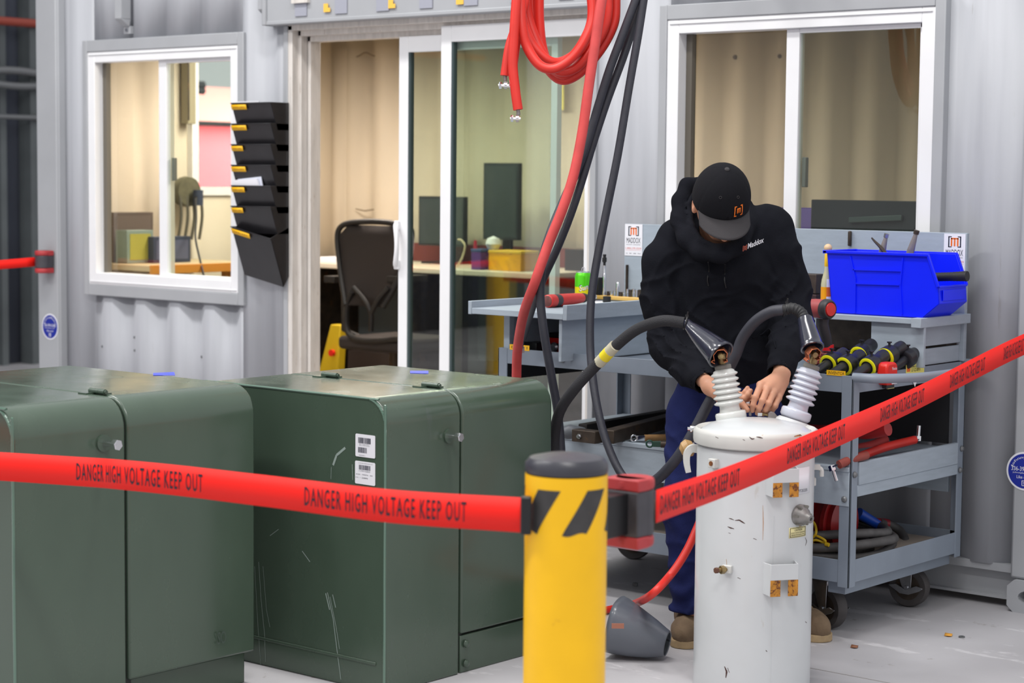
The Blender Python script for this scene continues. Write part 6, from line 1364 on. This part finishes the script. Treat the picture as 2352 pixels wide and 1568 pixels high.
term(1492, 1019, 1545, 1021, 'dark green clamp ring at the front edge of the middle shelf', mat('dark_green_tape', (30, 70, 56), .4), m_dark)
t = thing('grey_rag', onZ(1310, 990, ZM), 'grey bag of material behind the clamp at the left end of the middle shelf', 'bag')
c_ = onZ(1312, 992, ZM+.02); lo, hi = bounds([c_-LAT*.06, c_+LAT*.06], .06)
v, q = snet(lambda X, Y, Z: ell(X, Y, Z, T(c_), [T(LAT), T(DEP), T(PZ)], (.06, .04, .028))+.004*np.sin(X*90)*np.sin(Z*100+Y*60), lo, hi, .007); b = MB(); b.add([tuple(p) for p in v], [tuple(int(i) for i in r) for r in q]); b.build('bag_cloth', mat('grey_vinyl_bag', (96, 100, 106), .5), t, ang=80, normals=False)
b = MB(); b.cyl(c_+LAT*.055-PZ*0, c_+LAT*.075, .008, seg=8); b.build('bag_tie', m_black, t)
# red test leads on the right of the middle shelf
def lead(pts, r, lb, ends=(), m_=m_red):
    t = thing('red_test_lead', pts[0]-PZ*r, lb, 'cable'); b = MB(); b.tube(spline(pts, 10), r, 14); b.build('jacket', m_, t, ang=80)
    for (p, d_, up_) in ends:
        d_ = d_.normalized(); up_ = up_.normalized(); b = MB(); u = d_.cross(up_).normalized(); b.obox(p+d_*.018, d_*.02, u*.010, up_*.003); b.cyl(p+d_*.028-up_*.006, p+d_*.028+up_*.012, .014, seg=6); b.cyl(p+d_*.028+up_*.004, p+d_*.028+up_*.05, .0078, seg=12); b.build('bolted_lug', m_chrome, t)
zr = .628
e_ = onX(2100, 1010, KX1-.07)
lead([onX(1900, 1085, KX1-.16), onX(1960, 1055, KX1-.12), onX(2030, 1028, KX1-.09), e_], .016, 'red test lead on the middle shelf ending in an upright bolt', [(e_, Vector((.0, 1, .02)), Vector((0, .1, 1)))])
lead([onX(1960, 1030, KX1-.3), onX(2000, 1022, KX1-.28), onX(2035, 1008, KX1-.26)], .016, 'short faded red test lead behind the one with the upright bolt', m_=m_pink)
lead([onY(1835, 985, KY0+.30), onY(1880, 990, KY0+.28), onY(1940, 990, KY0+.26), onY(1990, 993, KY0+.25), onY(2040, 985, KY0+.24)], .024, 'dark red thick lead at the back of the middle shelf behind the leg', m_=mat('deep_red_jacket', (150, 18, 20), .45))
p0 = onY(1927, 1067, KY0-.03); lead([onY(1990, 1045, KY0+.1), onY(1955, 1055, KY0+.02), p0], .0150, 'brownish red lead drooping over the front edge with a hanging bolt', [(p0, Vector((-1, 0, -.45)), Vector((.45, -.1, -1)))], mat('worn_red_jacket', (140, 60, 50), .5, var=.2, vscale=30))
# bottom shelf: red spool, yellow cord, coiled cable with blue and red tape
ZB = .252
c_ = onY(1895, 1190, KY0+.22); c0, c1 = onY(1862, 1192, KY0+.25), onY(1940, 1192, KY0+.25); t = thing('red_spool', Vector((c_.x, c_.y, ZB)), 'dark red ribbed plastic cylinder on the bottom shelf of the cart', 'spool')
R_ = c0.z-ZB; ax = (c1-c0); ax.z = 0; L_ = ax.length; ax.normalize(); c0 = c0-ax*.09; L_ += .09
b = MB(); pr = [(0, 0), (R_*.8, 0)]
for k in range(5): z_ = L_*k/4.; pr += [(R_*.86, z_+.001), (R_*.86, z_+L_*.08), (R_, z_+L_*.09), (R_, z_+L_*.16), (R_*.86, z_+L_*.17)]
b.lathe([p for p in pr if p[1] <= L_*1.02]+[(R_*.5, L_*1.02)], c0, ax, 36); b.build('drum', mat('deep_red_plastic', (150, 22, 24), .35, coat=.3), t); b = MB(); b.cyl(c0+ax*(L_*1.0), c0+ax*(L_*1.03), R_*.4, seg=20); b.build('core', m_black, t)
t = thing('tangled_rope', onY(1880, 1250, KY0+.1), 'tangled yellow cord hanging by the red spool on the bottom shelf', 'cord')
b = MB(); b.tube(spline([onY(x, y, KY0+.1+.01*math.sin(i*2)) for i, (x, y) in enumerate(((1860, 1190), (1872, 1205), (1874, 1225), (1862, 1238), (1860, 1228), (1880, 1232), (1896, 1243), (1882, 1252), (1864, 1246), (1875, 1240), (1898, 1250), (1880, 1256), (1862, 1250)))], 8), .0045, 10); b.build('strand', mat('yellow_cord_jacket', (214, 176, 24), .5), t, ang=80)
b = MB(); b.cyl(onY(1896, 1249, KY0+.09), onY(1904, 1251, KY0+.09), .007, seg=10); b.build('plug', mat('yellow_cord_jacket', (214, 176, 24), .5), t)
t = thing('cable_coil', Vector((-3.9, 6.3, ZB)), 'coiled worn grey cable with blue tape filling the bottom shelf', 'cable'); m_wc = mat('dusty_grey_cable', (84, 82, 82), .6, var=.3, vscale=20)
cx_, cy_ = -3.93, 6.33
for k, (r_, z_, dx) in enumerate(((.33, .018, 0), (.30, .05, .02), (.35, .052, -.01), (.31, .084, .01), (.26, .02, 0))):
    b = MB(); pts = []
    for i in range(56): a_ = 2*math.pi*i/56; pts.append((cx_+dx+r_*1.12*math.cos(a_), cy_+r_*.80*math.sin(a_), ZB+z_+.010*math.sin(3*a_+k)))
    b.tube(pts, .0165, 12, closed=True); b.build('loop', m_wc, t, ang=80)
b = MB(); b.tube(spline([onX(1975, 1180, -3.72), onX(2000, 1195, -3.70), onX(2025, 1212, -3.68), onX(2050, 1235, -3.66), onX(2040, 1262, -3.65), onX(1990, 1282, -3.66)], 10), .0165, 12); tl = b.build('tail', m_wc, t, ang=80)
b = MB(); b.tube(spline([onX(1972, 1178, -3.72), onX(2000, 1195, -3.70), onX(2018, 1206, -3.685)], 8), [.021-.0002*i for i in range(17)], 14); b.build('blue_tape', mat('blue_vinyl_tape', (24, 70, 170), .35), tl)
b = MB(); b.tube(spline([onX(2020, 1200, -3.78), onX(2045, 1205, -3.76), onX(2070, 1222, -3.72), onX(2078, 1248, -3.68), onX(2050, 1270, -3.66)], 8), .0165, 12); tl2 = b.build('tail', m_wc, t, ang=80); b = MB(); b.tube([onX(2012, 1200, -3.79), onX(2030, 1201, -3.775), onX(2040, 1203, -3.765)], .0185, 12); b.build('red_tape', mat('red_vinyl_tape', (150, 36, 50), .4), tl2)
t = thing('rubber_mat', Vector((-4.0, 6.3, ZB)), 'dusty dark round lid lying in the coil on the bottom shelf', 'lid'); b = MB(); b.lathe([(.20, .09), (.20, .102), (0, .104)], (cx_-.02, cy_-.02, ZB), PZ, 48); b.build('disc', mat('dusty_brown_rubber', (84, 76, 74), .8, var=.25, vscale=14), t); b = MB(); b.lathe([(.03, .103), (.03, .108), (0, .108)], (cx_-.02, cy_-.02, ZB), PZ, 24); b.build('knob', m_black, t)
# litter on the floor
for (x, y, nm, lb, m_, s_) in ((1962, 1486, 'wood_chip', 'small brown chip on the floor right of the tank', mat('brown_chip', (140, 92, 66), .7), .010), (2178, 1459, 'dry_leaf', 'small orange leaf on the floor at the right', mat('orange_leaf', (224, 160, 60), .7), .011)):
    p = onZ(x, y, .001); b = MB(); b.add([p+LAT*a_*s_+DEP*c_*s_*2+PZ*h_ for a_, c_, h_ in ((-1.4, -.3, .001), (-.4, -1, .004), (.8, -.8, .002), (1.5, .2, .005), (.5, .9, .002), (-.7, .8, .006))], [(0, 1, 2, 3, 4, 5)]); tag(b.build(nm, m_, solid=.001, normals=False), lb, 'litter')
for (x, y, lb) in ((2209, 1463, 'flat metal washer on the floor at the right'), (1459, 1345, 'grey metal nut on the shaded floor under the cart')):
    p = onZ(x, y, .001); b = MB(); b.lathe([(.005, 0), (.011, 0), (.011, .004 if x > 2000 else .012), (.005, .004 if x > 2000 else .012), (.005, 0)], p, PZ, 20 if x > 2000 else 6, caps=False); tag(b.build('washer' if x > 2000 else 'hex_nut', m_galv), lb, 'washer' if x > 2000 else 'nut')
# ------------------------------------------------------------------ file holder on the wall
def organizer():
    yb = YF-.012; pL, pR = onY(560, 236, yb).x, onY(664, 236, yb).x; zs = [onY(663, y, yb).z for y in (236, 284, 331, 379, 427, 474, 552)]
    X0, X1 = -7.52, pR; W = X1-X0; t = thing('file_holder', ((X0+X1)/2, yb, 1.1), 'black seven-pocket wall file holder with yellow labels left of the door', 'file holder')
    mb = mat('scuffed_black_pocket', (34, 33, 36), .35, var=.25, vscale=12, coat=.2); labs = [(.02, .26), (.02, .26), (.02, .17), (.02, .24), (.02, .21), (.02, .17), (.02, .34)]
    ztop = zs[0]; step = (zs[0]-zs[5])/5
    for k in range(7):
        z1 = zs[0]-k*step; h = .245 if k == 6 else .25; D_ = .125; z0 = z1-h
        if k < 6: z0 = z1-step*1.35
        b = MB(); n_ = 3
        def pk(z): return D_*(.30+.70*max(0, min(1, (z-(z1-h))/h)))
        f1, f0 = yb-pk(z1), yb-pk(z0)
        b.prism([(X0, f1, z1), (X1, f1, z1), (X1, f0, z0), (X0, f0, z0)], (0, .004, 0))
        for xx in (X0, X1-.004): b.prism([(xx, yb, z1), (xx, f1, z1), (xx, f0, z0), (xx, yb, z0)], (.004, 0, 0))
        b.prism([(X0, yb, z0), (X1, yb, z0), (X1, f0, z0), (X0, f0, z0)], (0, 0, .004)); b.box(X0, X1, yb-.004, yb, z0, z1+.0)
        b.box(X0-.002, X1+.002, f1-.004, f1+.002, z1-.006, z1); o = b.build('pocket', mb, t, bev=.002)
        if k == 6:
            for v in o.data.vertices: v.co.z -= (v.co.x+ORG[t.name].x-X0)*.19*min(1, max(0, (yb-(v.co.y+ORG[t.name].y))/.04))
        u0, u1 = labs[k]; a_ = Vector((X0+u0*W, f1-.006, z1-.010)); dn = Vector((0, (f0-f1), (z0-z1))).normalized(); Wl = (u1+.12)*W
        uu = Vector((1, 0, -.19 if k == 6 else 0))
        b = MB(); b.add([a_, a_+uu*Wl, a_+uu*Wl+dn*.026, a_+dn*.026], [(0, 1, 2, 3)]); l_ = b.build('label', m_label, o, solid=.0015, normals=False)
        b = MB(); q_ = a_+uu*Wl*.1+Vector((0, -.0012, 0))+dn*.013
        for g_ in range(7): b.obox(q_+uu*Wl*(.06+.115*g_), uu*Wl*(.04 if g_ % 3 else .025), dn*.0035, Vector((0, .0003, 0)))
        b.build('print', mat('faint_brown_ink', (170, 120, 20), .6), l_, normals=False)
    z5 = zs[0]-4*step; f5 = yb-.125; tp = thing('paper_stack', ((X0+X1)/2, f5+.03, z5), 'white papers sticking up out of the fifth pocket', 'papers')
    b = MB(); b.prism([(X0+.006, f5+.008, z5-.012), (X1-.09, f5+.008, z5-.012), (X1-.10, f5+.002, z5+.034), (X0-.006, f5+.002, z5+.024)], (0, .010, 0)); b.build('sheets', m_paper, tp)
    b = MB(); b.prism([(X0+.03, f5+.02, z5-.03), (X1-.07, f5+.02, z5-.03), (X1-.085, f5+.016, z5+.044), (X0+.03, f5+.016, z5+.03)], (0, .004, 0)); b.build('back_sheet', mat('bluish_paper', (214, 218, 232), .6), tp)
    b = MB(); b.box(X0+.01, X1-.12, yb-.09, yb-.084, zs[0]-.02, zs[0]+.008); tag(b.build('paper_sheet', m_paper), 'white paper edge showing above the top pocket', 'papers')
organizer()
# ------------------------------------------------------------------ office interior
DZ = 1.075
def slab(x0, x1, y0, y1, z0, z1): b = MB(); b.box(x0, x1, y0, y1, z0, z1); return b
t = thing('office_desk', (-7.6, 8.8, .17), 'long pale office desk behind the glass door', 'desk')
slab(-9.0, -6.9, 8.45, 9.2, DZ-.03, DZ).build('desk_top', m_desk, t, bev=.004)
for (x0, x1) in ((-8.95, -8.9), (-7.95, -7.9), (-6.95, -6.9)): slab(x0, x1, 8.5, 9.18, .17, DZ-.03).build('leg', m_dark, t)
slab(-8.9, -6.95, 9.1, 9.13, .5, DZ-.03).build('modesty_panel', mat('grey_blue_panel', (104, 114, 122), .5), t)
b = slab(-6.88, -5.6, 8.9, 8.96, DZ-.08, DZ+.02); tag(b.build('red_shelf_edge', mat('red_shelf', (150, 40, 36), .5)), 'dark red rail beyond the desk behind the door glass', 'rail')
slab(-8.6, -7.0, 9.12, 9.2, DZ, DZ+.11).build('desk_rail', mat('dull_red_rail', (120, 56, 52), .6), t)
def monitor(x0, x1, y, z0, z1, lb, tilt=0., zb=DZ):
    t = thing('computer_monitor', ((x0+x1)/2, y, zb), lb, 'monitor'); c_ = Vector(((x0+x1)/2, y, (z0+z1)/2)); u = Vector((1, tilt, 0)).normalized(); n_ = Vector((-u.y, u.x, 0)); hw = (x1-x0)/2; hh = (z1-z0)/2
    b = MB(); b.obox(c_, u*hw, n_*.018, PZ*hh); b.build('casing', mat('dark_monitor_shell', (34, 38, 42), .45), t, bev=.004)
    b = MB(); b.obox(c_-n_*.019, u*(hw-.012), n_*.001, PZ*(hh-.014)); b.build('screen', mat('grey_lit_screen', (58, 66, 68), .2), t)
    b = MB(); b.obox((c_.x, c_.y+.05, (zb+z0+.08)/2), u*.03, n_*.012, PZ*(z0+.08-zb)/2); b.obox((c_.x, c_.y+.03, zb+.006), u*.12, n_*.09, PZ*.006); b.build('stand', m_black, t)
    return t
a_, c_ = onY(966, 450, 8.95), onY(1070, 590, 8.95); monitor(a_.x, c_.x, 8.95, c_.z+.06, a_.z, 'landscape computer monitor on the desk behind the door glass')
a_, c_ = onY(1115, 374, 8.9), onY(1194, 552, 8.9); monitor(a_.x, c_.x, 8.9, c_.z, a_.z, 'tall portrait computer monitor on the desk behind the door glass')
# desk things
def deskbox(x0, y0, x1, y1, y, dep, m_, nm, lb, cat, lid=None):
    a_, c_ = onY(x0, y1, y), onY(x1, y0, y); t = thing(nm, ((a_.x+c_.x)/2, y+dep/2, DZ), lb, cat); H = c_.z-DZ
    slab(a_.x, c_.x, y, y+dep, DZ+.0005, DZ+H*.86).build('body', m_, t, bev=.003); slab(a_.x-.002, c_.x+.002, y-.002, y+dep+.002, DZ+H*.86, DZ+H).build('top', lid or m_, t, bev=.003); return t
deskbox(1122, 577, 1196, 620, 8.55, .16, mat('orange_yellow_box', (226, 160, 40), .5), 'yellow_carton', 'orange-yellow box on the desk under the portrait monitor', 'box', mat('yellow_box_top', (236, 190, 60), .5))
deskbox(1082, 572, 1104, 615, 8.52, .08, mat('purple_tub', (96, 56, 130), .5), 'purple_tub', 'small purple tub with a blue base on the desk', 'tub', mat('blue_tub_lid', (70, 90, 140), .5))
p = onY(1092, 560, 8.56); b = MB(); b.cyl((p.x, 8.56, p.z-.06), (p.x, 8.56, p.z+.02), .014, .008, seg=14); tag(b.build('red_marker', mat('red_marker', (190, 40, 60), .5)), 'red and white marker standing out of the purple tub', 'marker')
p = onY(1133, 560, 8.62); b = MB(); b.lathe([(0, -.04), (.03, -.03), (.045, 0), (.035, .03), (0, .045)], (p.x, 8.62, p.z), PZ, 20); tag(b.build('white_wad', m_paper), 'white crumpled wad on top of the orange-yellow box', 'wad')
p = onY(893, 600, 8.5); b = slab(p.x-.07, p.x+.07, 8.47, 8.53, DZ+.001, DZ+.035); tag(b.build('yellow_note_pad', mat('yellow_pad', (206, 196, 40), .6)), 'yellow block on the desk right of the office chair', 'block')
p = onY(765, 600, 8.55); b = slab(p.x-.15, p.x+.12, 8.5, 8.8, DZ+.001, DZ+.03); tag(b.build('paper_pile', m_paper, bev=.004), 'pile of papers at the left end of the desk', 'papers')
p = onY(1060, 600, 8.6); b = MB(); b.tube(spline([onY(x, y, 8.6) for x, y in ((1050, 612), (1062, 590), (1068, 565), (1060, 552), (1052, 550))], 6), .006, 8); tag(b.build('white_cable', mat('beige_cord', (206, 190, 160), .5), ang=80), 'pale curved cord standing on the desk beside the landscape monitor', 'cord')
# mesh office chair
def chair():
    Yc = 7.75; ctr = onY(842, 650, Yc); t = thing('office_chair', (ctr.x, Yc+.1, .17), 'black mesh high-back office chair standing in the open doorway', 'chair'); m_c = mat('black_chair_frame', (22, 21, 24), .45); m_mesh = mat('dark_chair_mesh', (44, 38, 38), .8, bump=.3, bscale=300)
    L_ = [onY(x, y, Yc) for x, y in ((800, 700), (782, 640), (770, 590), (762, 545), (768, 522), (790, 512), (840, 509), (890, 513), (925, 522), (932, 548), (924, 600), (905, 660), (885, 705))]
    def off(P, dy): return [Vector((p.x, p.y+.05*math.sin((p.z-1.0)*4)+dy, p.z)) for p in P]
    b = MB(); b.tube(spline(off(L_, 0), 6), .016, 12); b.build('back_frame', m_c, t)
    n = 9; rows = []
    for j in range(n):
        f_ = j/(n-1); z = L_[0].z+(1.33-L_[0].z)*f_; hw = .13+.10*min(1, f_*1.6); cx = ctr.x+.0
        xl = np.interp(z, [L_[0].z, L_[1].z, L_[2].z, L_[3].z, L_[5].z], [L_[0].x, L_[1].x, L_[2].x, L_[3].x, L_[5].x]); xr = np.interp(z, [L_[12].z, L_[11].z, L_[10].z, L_[9].z, L_[7].z], [L_[12].x, L_[11].x, L_[10].x, L_[9].x, L_[7].x])
        rows.append([Vector((xl+(xr-xl)*i/8, Yc+.03*math.sin(math.pi*i/8)+.05*math.sin((z-1)*4), z)) for i in range(9)])
    b = MB(); b.sheet(rows); b.build('mesh_back', m_mesh, t, solid=.006, normals=False)
    c_ = onY(852, 720, Yc-.03)
    b = MB(); b.tube(spline([onY(812, 660, Yc-.02), onY(838, 690, Yc-.03), c_, onY(852, 760, Yc-.02)], 5), .014, 10); b.tube(spline([onY(892, 660, Yc-.02), onY(868, 690, Yc-.03), c_], 5), .014, 10); b.build('back_support', m_c, t)
    b = MB(); rng = [onY(x, y, Yc-.01) for x, y in ((808, 670), (797, 700), (796, 750), (810, 775), (850, 783), (900, 780), (930, 770), (935, 700))]; b.tube(spline(rng, 6), .016, 10); b.build('arm_frame', m_c, t)
    for (x, s_) in ((785, -1), (930, 1)):
        p = onY(x, 640, Yc+.1); b = MB(); b.obox((p.x, Yc+.12, p.z), (.04, 0, 0), (0, .12, 0), (0, 0, .018)); b.tube([(p.x, Yc+.12, p.z), (p.x, Yc+.12, p.z-.28), (ctr.x+s_*.12, Yc+.15, p.z-.34)], .018, 10); b.build('armrest', m_c, t, bev=.006)
    zs_ = onY(850, 800, Yc).z; b = MB(); b.obox((ctr.x+.02, Yc+.22, zs_+.02), (.23, 0, 0), (0, .23, 0), (0, 0, .035)); b.build('seat', m_mesh, t, bev=.02)
    b = MB(); b.cyl((ctr.x+.02, Yc+.2, .30), (ctr.x+.02, Yc+.2, zs_), .028, seg=14); b.build('gas_lift', m_dark, t)
    for k in range(5):
        a_ = 2*math.pi*k/5+.3; e = Vector((ctr.x+.02+.30*math.cos(a_), Yc+.2+.30*math.sin(a_), .235)); b = MB(); b.tube([(ctr.x+.02, Yc+.2, .29), e], [.026, .016], 8); lg = b.build('leg', m_c, t); b = MB(); b.cyl(e+Vector((-.02, 0, -.035)), e+Vector((.02, 0, -.035)), .028, seg=16); b.build('wheel', m_black, lg)
chair()
# yellow level and dark cabinet beside the chair
p, q = onY(752, 855, 8.3), onY(765, 745, 8.3); b = slab(p.x-.14, p.x+.14, 8.28, 8.5, .17, p.z-.052); tag(b.build('dark_crate', m_dark), 'dark crate under the yellow tool left of the office chair', 'crate'); t = thing('yellow_hand_tool', (p.x, 8.3, p.z-.05), 'yellow tool with a red button standing left of the office chair', 'tool')
b = MB(); b.prism([p+Vector((-.09, 0, -.05)), p+Vector((.08, 0, -.05)), p+Vector((.09, 0, .1)), q+Vector((.06, 0, 0)), q+Vector((-.02, 0, 0))], (0, .06, 0)); b.build('body', mat('yellow_tool_plastic', (206, 176, 30), .5), t, bev=.006); c_ = onY(765, 810, 8.29); b = MB(); b.cyl(c_, c_+Vector((0, -.02, 0)), .02, seg=16); b.build('button', mat('red_button', (220, 40, 30), .4), t)
b = slab(-8.5, -8.0, 8.6, 9.05, .17, .55); tag(b.build('low_cabinet', mat('dark_brown_cabinet', (52, 42, 40), .6)), 'dark low cabinet under the desk behind the chair', 'cabinet')
p = onY(1243, 350, 9.2); b = slab(-6.2, -5.6, 9.2, 9.22, 1.0, 1.3) if False else None
c_ = onY(1279, 220, 9.2); b = MB(); b.box(c_.x-.025, c_.x+.025, 9.232, 9.238, c_.z-.08, c_.z+.08); tag(b.build('sticky_note', mat('pale_yellow_note', (236, 226, 120), .7)), 'narrow yellow note stuck on the office back wall behind the coil', 'note')
c_ = onY(1250, 612, 8.9); b = MB(); b.box(-7.05, -6.93, 8.86, 8.94, DZ+.001, DZ+.12); tag(b.build('speaker_box', m_black), 'small dark box at the right end of the desk', 'box')
# smudges on the back wall seen through the doorway
for (x, y, w_, lb) in ((840, 125, .16, 'upper'), (838, 484, .16, 'lower')):
    p = onY(x, y, 9.235); b = MB(); pts = [(p.x+w_*(i/8-.5), 9.234, p.z+(.012*math.cos(math.pi*(i/8-.5)*2) if lb == 'upper' else .02*abs(i/8-.5))) for i in range(9)]; b.tube(pts, .004, 6); tag(b.build('wall_scuff', mat('dark_scuff', (120, 104, 84), .8)), lb+' curved scuff mark on the tan wall in the doorway', 'scuff')
# bench at the left end window
WZ = 1.095
t = thing('workbench', (-8.95, 7.7, .17), 'wooden bench with orange edge seen through the small left window', 'bench')
yE = onX(466, 592, -9.05).y
b = MB(); e1 = onZ(462, 588, WZ); b.box(-9.13, -8.55, 7.12, max(yE, 7.75), WZ-.03, WZ); b.build('bench_top', mat('bench_top_beige', (196, 176, 140), .6), t); b = MB(); b.box(-8.552, -8.53, 7.12, max(yE, 7.75), WZ-.045, WZ+.004); b.build('edge', m_wd, t, bev=.002)
for yy in (7.16, 7.7): b = MB(); b.box(-8.62, -8.57, yy, yy+.05, .17, WZ-.045); b.build('leg', m_wd, t)
def wbox(px0, py0, px1, py1, X, dep, m_, nm, lb, cat, detail=None):
    a_, c_ = onX(px0, py1, X), onX(px1, py0, X); t = thing(nm, (X-dep/2, (a_.y+c_.y)/2, WZ), lb, cat); b = MB(); b.box(X-dep, X, a_.y, c_.y, WZ+.001, c_.z); b.build('body', m_, t, bev=.003)
    b = MB(); b.box(X, X+.002, a_.y+.02, c_.y-.02, WZ+.02, c_.z-.02); b.build('face', detail or m_, t); return t
wbox(262, 487, 352, 580, -9.0, .08, mat('brown_grey_panel', (92, 80, 72), .6), 'test_meter', 'dark boxy meter on the bench seen through the left window', 'meter', mat('brown_grey_face', (104, 92, 84), .5))
wbox(292, 528, 352, 583, -8.85, .1, mat('teal_clear_tub', (128, 146, 136), .4), 'clear_tub', 'clear greenish plastic tub on the bench in the left window', 'tub', mat('lime_content', (164, 160, 70), .5))
wbox(353, 542, 438, 583, -8.8, .06, mat('navy_small_case', (52, 60, 80), .5), 'navy_case', 'dark blue small case on the bench across the window stile', 'case', mat('grey_blue_face', (84, 88, 112), .5))
# hoist hook / gauge with hoses by the end window
t = thing('hanging_gauge', onX(428, 440, -9.0)-PZ*.1, 'dark round cable reel with hanging cords beside the bright end window', 'reel')
p = onX(428, 440, -9.05); b = MB(); b.lathe([(.02, -.03), (.085, -.03), (.09, 0), (.085, .03), (.02, .03)], p, (1, 0, 0), 28); b.box(-9.148, p.x-.02, p.y-.03, p.y+.03, p.z-.04, p.z+.04); b.build('drum', mat('olive_drum', (96, 92, 72), .5, var=.3, vscale=20), t)
for dx in (0, .05, .10, .16):
    b = MB(); y_ = p.y-.07+dx; b.tube(spline([(p.x+.02, y_, p.z), (p.x+.03, y_+.005, p.z-.14), (p.x+.02, y_-.01, p.z-.28)], 6), .009, 8); b.build('cord', mat('grey_olive_cord', (92, 88, 76), .6), t, ang=80)
b = MB(); q = onX(455, 448, -8.98); b.cyl(q+Vector((0, 0, -.06)), q+Vector((0, 0, .03)), .03, seg=14); b.build('plug', mat('navy_small_case', (52, 60, 80), .5), t)
t = thing('power_cable', onX(450, 600, -8.5), 'thin dark cord running down from the reel past the bench edge', 'cord'); b = MB(); b.tube(spline([onX(x, y, -8.9+(y-450)*.0023) for x, y in ((449, 455), (451, 500), (449, 545), (458, 590), (468, 632))], 6), .006, 8); b.build('strand', m_black, t, ang=80)
b = MB(); b.cyl(onX(449, 450, -8.9), onX(449, 458, -8.9), .010, seg=10); b.build('plug', m_black, t)
b = MB(); p, q = onX(402, 140, -9.12), onX(440, 285, -9.12); b.box(-9.14, -9.08, p.y+.06, q.y-.0, q.z, 2.45); t = thing('electrical_panel', (-9.1, (p.y+q.y)/2, q.z), 'tall narrow panel left of the bright end window', 'panel'); b.build('cabinet', mat('olive_grey_panel', (150, 142, 118), .5), t, bev=.004)
b = MB(); b.box(-9.081, -9.077, (p.y+q.y)/2, (p.y+q.y)/2+.01, q.z+.02, 2.4); b.build('door_gap', m_dark, t)
# big monitor and purple board behind the right window
a_, c_ = onY(1868, 458, 7.45), onY(2135, 545, 7.45)
tm = monitor(a_.x, c_.x, 7.45, c_.z-.12, a_.z, 'wide dark monitor seen from behind through the right window', zb=1.0)
for ch in tm.children:
    if ch.name.startswith('screen'): bpy.data.objects.remove(ch); break
b = MB(); p, q = onY(1950, 505, 7.42), onY(2072, 500, 7.42); b.obox((p+q)/2, (q-p)/2, (0, .006, 0), (0, 0, .012)); b.build('vent_ridge', mat('dark_monitor_ridge', (60, 72, 70), .4), tm, bev=.003)
t = thing('desk_right', (-4.3, 7.5, .17), 'office desk carrying the wide monitor behind the right window', 'desk'); t.name = 'computer_desk'; ORG['computer_desk'] = ORG['desk_right']
slab(-5.0, -3.5, 7.2, 7.75, .97, 1.0).build('desk_top', m_desk, t); slab(-4.95, -4.9, 7.25, 7.7, .17, .97).build('leg', m_dark, t); slab(-3.6, -3.55, 7.25, 7.7, .17, .97).build('leg', m_dark, t)
a_, c_ = onY(1780, 476, 7.6), onY(1900, 545, 7.6); t = thing('purple_organizer', ((a_.x+c_.x)/2, 7.62, 1.0), 'purple plastic drawer unit left of the wide monitor behind the right window', 'drawers')
zz = np.linspace(1.0, a_.z, 6)
slab(a_.x, c_.x, 7.62, 7.7, 1.0, a_.z).build('case', mat('purple_case', (120, 98, 186), .5), t)
for k in range(5): slab(a_.x+.004, c_.x-.004, 7.60, 7.62, zz[k]+.004, zz[k+1]-.004).build('drawer', m_purple, t, bev=.002)
for (x, y) in ((1686, 131), (1789, 129)):
    p = onY(x, y, 9.23); b = MB(); b.cyl((p.x, 9.26, p.z), (p.x, 9.235, p.z), .012, seg=10); tag(b.build('wall_bolt', m_dark), 'small dark bolt head in the tan wall behind the right window', 'bolt', 'bolts in the office back wall')
